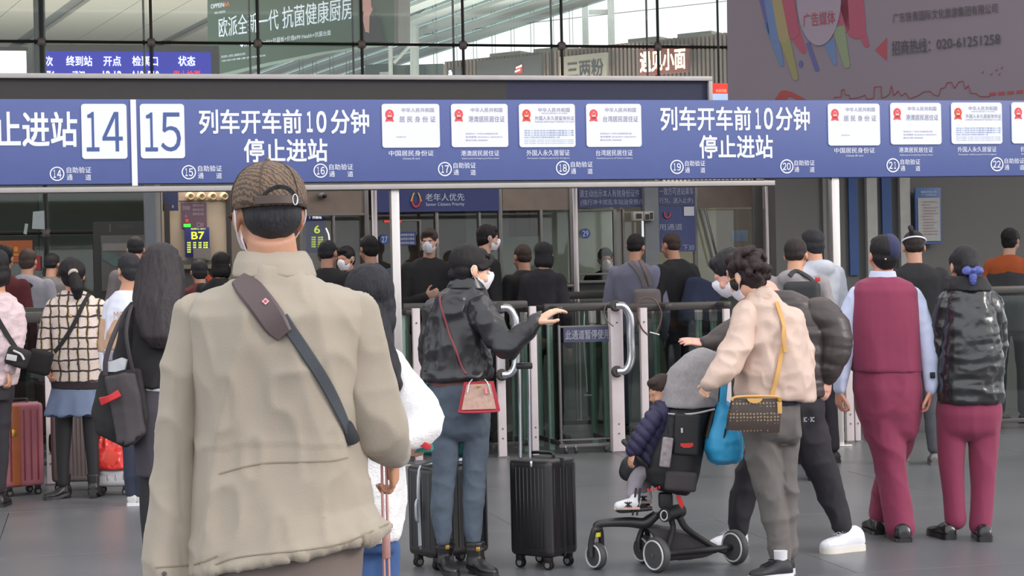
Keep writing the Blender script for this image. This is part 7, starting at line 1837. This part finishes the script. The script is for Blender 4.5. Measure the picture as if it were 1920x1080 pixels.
# ---- luggage on the left
m_lp = mat('mauve_shell', (176, 106, 116), .35, spec=.6); m_lo = mat('orange_brown_shell', (176, 96, 56), .4)
t, W, z0 = suitcase('wine and orange hard suitcase with a brass latch standing at the far left', (P(36, 890, 13.1).x, 13.1, 0), R(35), .30, .24, .60, m_lp, mat('wine_rib', (140, 60, 70), .35), None, 5)
b = MB(); b.box(W(-.06, -.035, z0 + .30), (.075, .185, .585), Matrix.Rotation(R(35), 3, 'Z'), .02, 3); obj('orange_band', b, m_lo, t)
b = MB(); c = P(27, 812, 12.9); b.box(c, (.03, .02, .05), None, .004); obj('latch', b, mat('gold_metal', (196, 150, 70), .3, metal=.9), t)
suitcase('taupe ribbed suitcase behind the legs in black stockings', (P(148, 912, 13.35).x, 13.35, 0), R(4), .36, .22, .55, mat('taupe_shell', (112, 98, 98), .5), mat('taupe_rib', (98, 86, 86), .5), None, 10)
t, W, z0 = suitcase('low silvery case under the red plastic bag', (P(214, 905, 13.0).x, 13.0, 0), R(5), .27, .24, .13, mat('silver_shell', (196, 192, 196), .35, metal=.3, bump=.3, bscale=30), mat('silver_rib', (170, 168, 172), .35, metal=.4), None, 4)
rb = thing('plastic_bag', P(206, 880, 12.9), 'bright red translucent plastic bag above the silvery case', 'plastic bag')
m_rpl = mat('red_plastic', (222, 52, 44), .35, var=.12, vscale=30, spec=.7)
F8 = Fig.__new__(Fig); F8.Y = 12.9; F8.s = FPX / 12.9
b = MB(); b.loft([ell_ring(F8.p(xl, yl), F8.p(xr, yr), d_, 24) for xl, yl, xr, yr, d_ in ((182, 792, 190, 792, .03), (180, 806, 206, 808, .06), (176, 830, 232, 830, .13), (173, 860, 238, 862, .17), (172, 876, 242, 878, .16))])
obj('pouch', fused(b, .008, 2, folds(22, 6, .018, 141, .006, 34)), m_rpl, rb)
b = MB(); b.box(F8.p(214, 856, -.09), (.09, .01, .10), Euler((0, .5, 0)).to_matrix(), .004); obj('card', b, mat('red_card', (226, 70, 54), .5), rb)
b = MB(); b.tube([F8.p(x, y) for x, y in ((186, 794), (188, 770), (196, 752), (204, 740))], .008, 6); obj('handle', b, m_rpl, rb)

# ================================================================ people beyond the gates
BH = hairmat('black_hair'); BS = hairmat('black_hair_soft', (48, 46, 50)); BB = hairmat('brown_hair', (72, 58, 54))
def cl(n, rgb, **k): return mat(n, rgb, .88, bump=.12, bscale=120, **k)
blk = cl('black_jacket_cloth', (34, 32, 35)); dk = cl('dark_trousers', (44, 42, 46)); skn = skin('skin_shade', (190, 140, 118))
passer('person in a dark red jacket at the left edge, beyond the pink fleece', 4, 461, 214, 8, 'short', BH, cl('dark_red', (92, 36, 40)), dk, m_rod, skinm=skn)
pz = passer('person in a grey hooded top with a black strap, left of the checked cardigan', 50, 468, 196, 5, 'short', BB, cl('grey_hood', (142, 140, 150)), dk, m_rod, w=1.12, hood=True, skinm=skn)
sbg = thing('cross_strap_bag', pz.W(-.22, -.12, 1.0), 'black cross strap and pouch on the grey hooded top', 'bag')
strap_on('strap', pz.jacket, [(58, 532), (48, 545), (38, 558), (26, 574)], .05, .006, m_tote, sbg, 17, .010)
b = MB(); b.box(pz.W(-.24, -.15, 1.02), (.2, .08, .15), None, .02); obj('pouch', b, m_tote, sbg)
passer('short haired person in a grey top further back, above the checked cardigan', 95, 477, 172, 12, 'cropped', BS, cl('grey_top', (112, 110, 112)), dk, m_rod, skinm=skn)
passer('short haired person in a striped grey top in front of the kiosk', 254, 446, 196, -12, 'cropped', BS, cl('grey_stripe', (124, 116, 120)), dk, m_rod, skinm=skn)
passer('dark haired person in black just left of the khaki collar', 412, 474, 205, 20, 'long', BH, blk, dk, m_rod, skinm=skn)
px1 = passer('person in a dark red top between the long hair and the khaki jacket', 374, 488, 190, -20, 'short', BS, cl('dark_red', (92, 36, 40)), dk, m_rod, skinm=skn)
osb = thing('orange_strap_bag', px1.W(.1, -.15, 1.1), 'orange strap bag on the dark red top', 'bag')
b = MB(); b.box(px1.W(.08, -.18, 1.12), (.2, .1, .25), None, .03); obj('pouch', b, m_tote, osb)
b = MB(); b.ribbon([P(x, y, 17.5) for x, y in ((388, 518), (398, 530), (408, 543))], [V((0, -1, 0))] * 3, .045, .008); obj('strap', b, cl('strap_orange', (206, 76, 46)), osb)
passer('man with a cropped nape in a black jacket right of the capped man', 613, 451, 210, 10, 'buzz', BS, blk, dk, m_rod, skinm=skn, w=1.1, head_yaw=20)
passer('person in a dark cap between the black and the navy jackets', 651, 463, 192, -150, 'short', BH, cl('dark_grey_cloth', (60, 56, 58)), dk, m_rod, skinm=skn, mask=True)
passer('man in a navy blue denim jacket beside the steel post', 694, 443, 205, -35, 'short', BH, cl('navy_denim', (54, 72, 96)), dk, m_rod, skinm=skn)
passer('masked man in a black coat facing the viewer, right of the steel post', 803, 429, 203, 168, 'short', BB, blk, dk, m_rod, skinm=skin('skin_face', (206, 160, 140)), arms='one', mask=True, eyes=True, head_yaw=190, female=True, w=1.15)
passer('masked man in black turned to the right behind the leather jacket', 908, 423, 205, 60, 'short', BH, blk, dk, m_rod, skinm=skin('skin_face', (206, 160, 140)), mask=True, eyes=True, head_yaw=72)
passer('short haired person in black behind the raised hand', 982, 459, 203, -30, 'buzz', BB, blk, dk, m_rod, skinm=skn)
def q17(): pass
pl_ = passer('woman with shoulder length dark hair in a dark coat above the raised hand', 1018, 455, 208, 25, 'long', BS, cl('dark_plum', (44, 40, 46)), dk, m_rod, skinm=skn, female=True)
m_mv = cl('mauve_grey', (124, 122, 144))
pb = passer('short haired man in a mauve grey top with a taupe backpack at the booths', 1190, 441, 201, 22, 'cropped', BH, m_mv, cl('blue_jeans2', (60, 66, 84)), m_rod, w=1.08, skinm=skn)
bp = thing('backpack', pb.W(.12, -.22, 1.05), 'taupe backpack on the mauve grey top', 'backpack')
m_tp = cl('taupe_pack', (118, 108, 108))
b = MB(); b.box(pb.W(.16, -.20, 1.16), (.26, .15, .40), None, .06, 4); obj('pouch', b, m_tp, bp)
for pts in ([(1200, 490), (1208, 502), (1216, 518), (1220, 535)], [(1182, 492), (1196, 506), (1206, 524), (1210, 540)]): strap_on('strap', pb.jacket, pts, .05, .008, m_tp, bp, 15.9, .012)
pc = passer('crop haired man in a black jacket with a navy backpack under the blue lane board', 1262, 437, 200, -40, 'buzz', BB, blk, dk, m_rod, w=1.1, lean=.06, skinm=skn)
bp = thing('backpack', pc.W(.0, -.25, 1.05), 'navy backpack on the crop haired man by the blue lane board', 'backpack')
b = MB(); b.box(pc.W(.02, -.24, 1.20), (.34, .20, .46), Euler((0, .35, .6)).to_matrix(), .07, 4); obj('pouch', b, cl('navy_pack', (40, 48, 74)), bp)
b = MB(); b.box(pc.W(.02, -.36, 1.12), (.22, .05, .2), Euler((0, .35, .6)).to_matrix(), .02, 3); obj('pocket', b, cl('navy_pack', (40, 48, 74)), bp)
passer('attendant in black sitting behind the booth window with the 29 sticker', 1134, 466, 172, 175, 'short', BH, blk, dk, m_rod, H=1.78, skinm=skn, legs=True, mask=True)
ph = passer('man with a white headband strap in a black jacket behind the maroon waistcoat', 1714, 436, 246, 6, 'cropped', hairmat('dark_brown_hair', (54, 46, 44)), blk, cl('grey_jeans', (78, 78, 84)), m_frame, w=1.05, skinm=skn)
b = MB(); c_ = ph.hc
b.tube([ph.hc + ph.hR @ V((math.sin(a) * .088, -.012 - math.cos(a) * .106, .050 + .02 * math.cos(a))) for a in [R(x) for x in range(-110, 111, 20)]], .007, 8, 3); obj('headband', b, mat('mask_cloth', (236, 232, 242)), ph.root)
b = MB(); b.tube([ph.hc + ph.hR @ V((-.02, -.10, .09)), ph.hc + ph.hR @ V((-.03, -.13, .12)), ph.hc + ph.hR @ V((-.035, -.11, .145))], .02, 8); obj('hair_tuft', b, BS, ph.root)
po = passer('dark haired person in grey vest with orange sleeves at the right edge', 1892, 429, 196, 40, 'bun', BH, cl('orange_sleeves', (176, 84, 42)), dk, m_rod, skinm=skin('skin_face', (206, 160, 140)), female=True, w=1.1)
mb = MB(); mb.loft([ell_ring(po.W(-hw, -.01, z * 1.75), po.W(hw, -.01, z * 1.75), d_, 20) for z, hw, d_ in ((.862, .07, .18), (.845, .13, .22), (.81, .20, .27), (.70, .205, .31), (.58, .19, .30), (.50, .19, .31))])
obj('vest', fused(mb, .014, 2, folds(9, 4, .008, 7)), cl('dark_grey_vest', (58, 56, 60)), po.root)
for m_ in bpy.data.materials:
    if 'tree' in m_: del m_['tree']
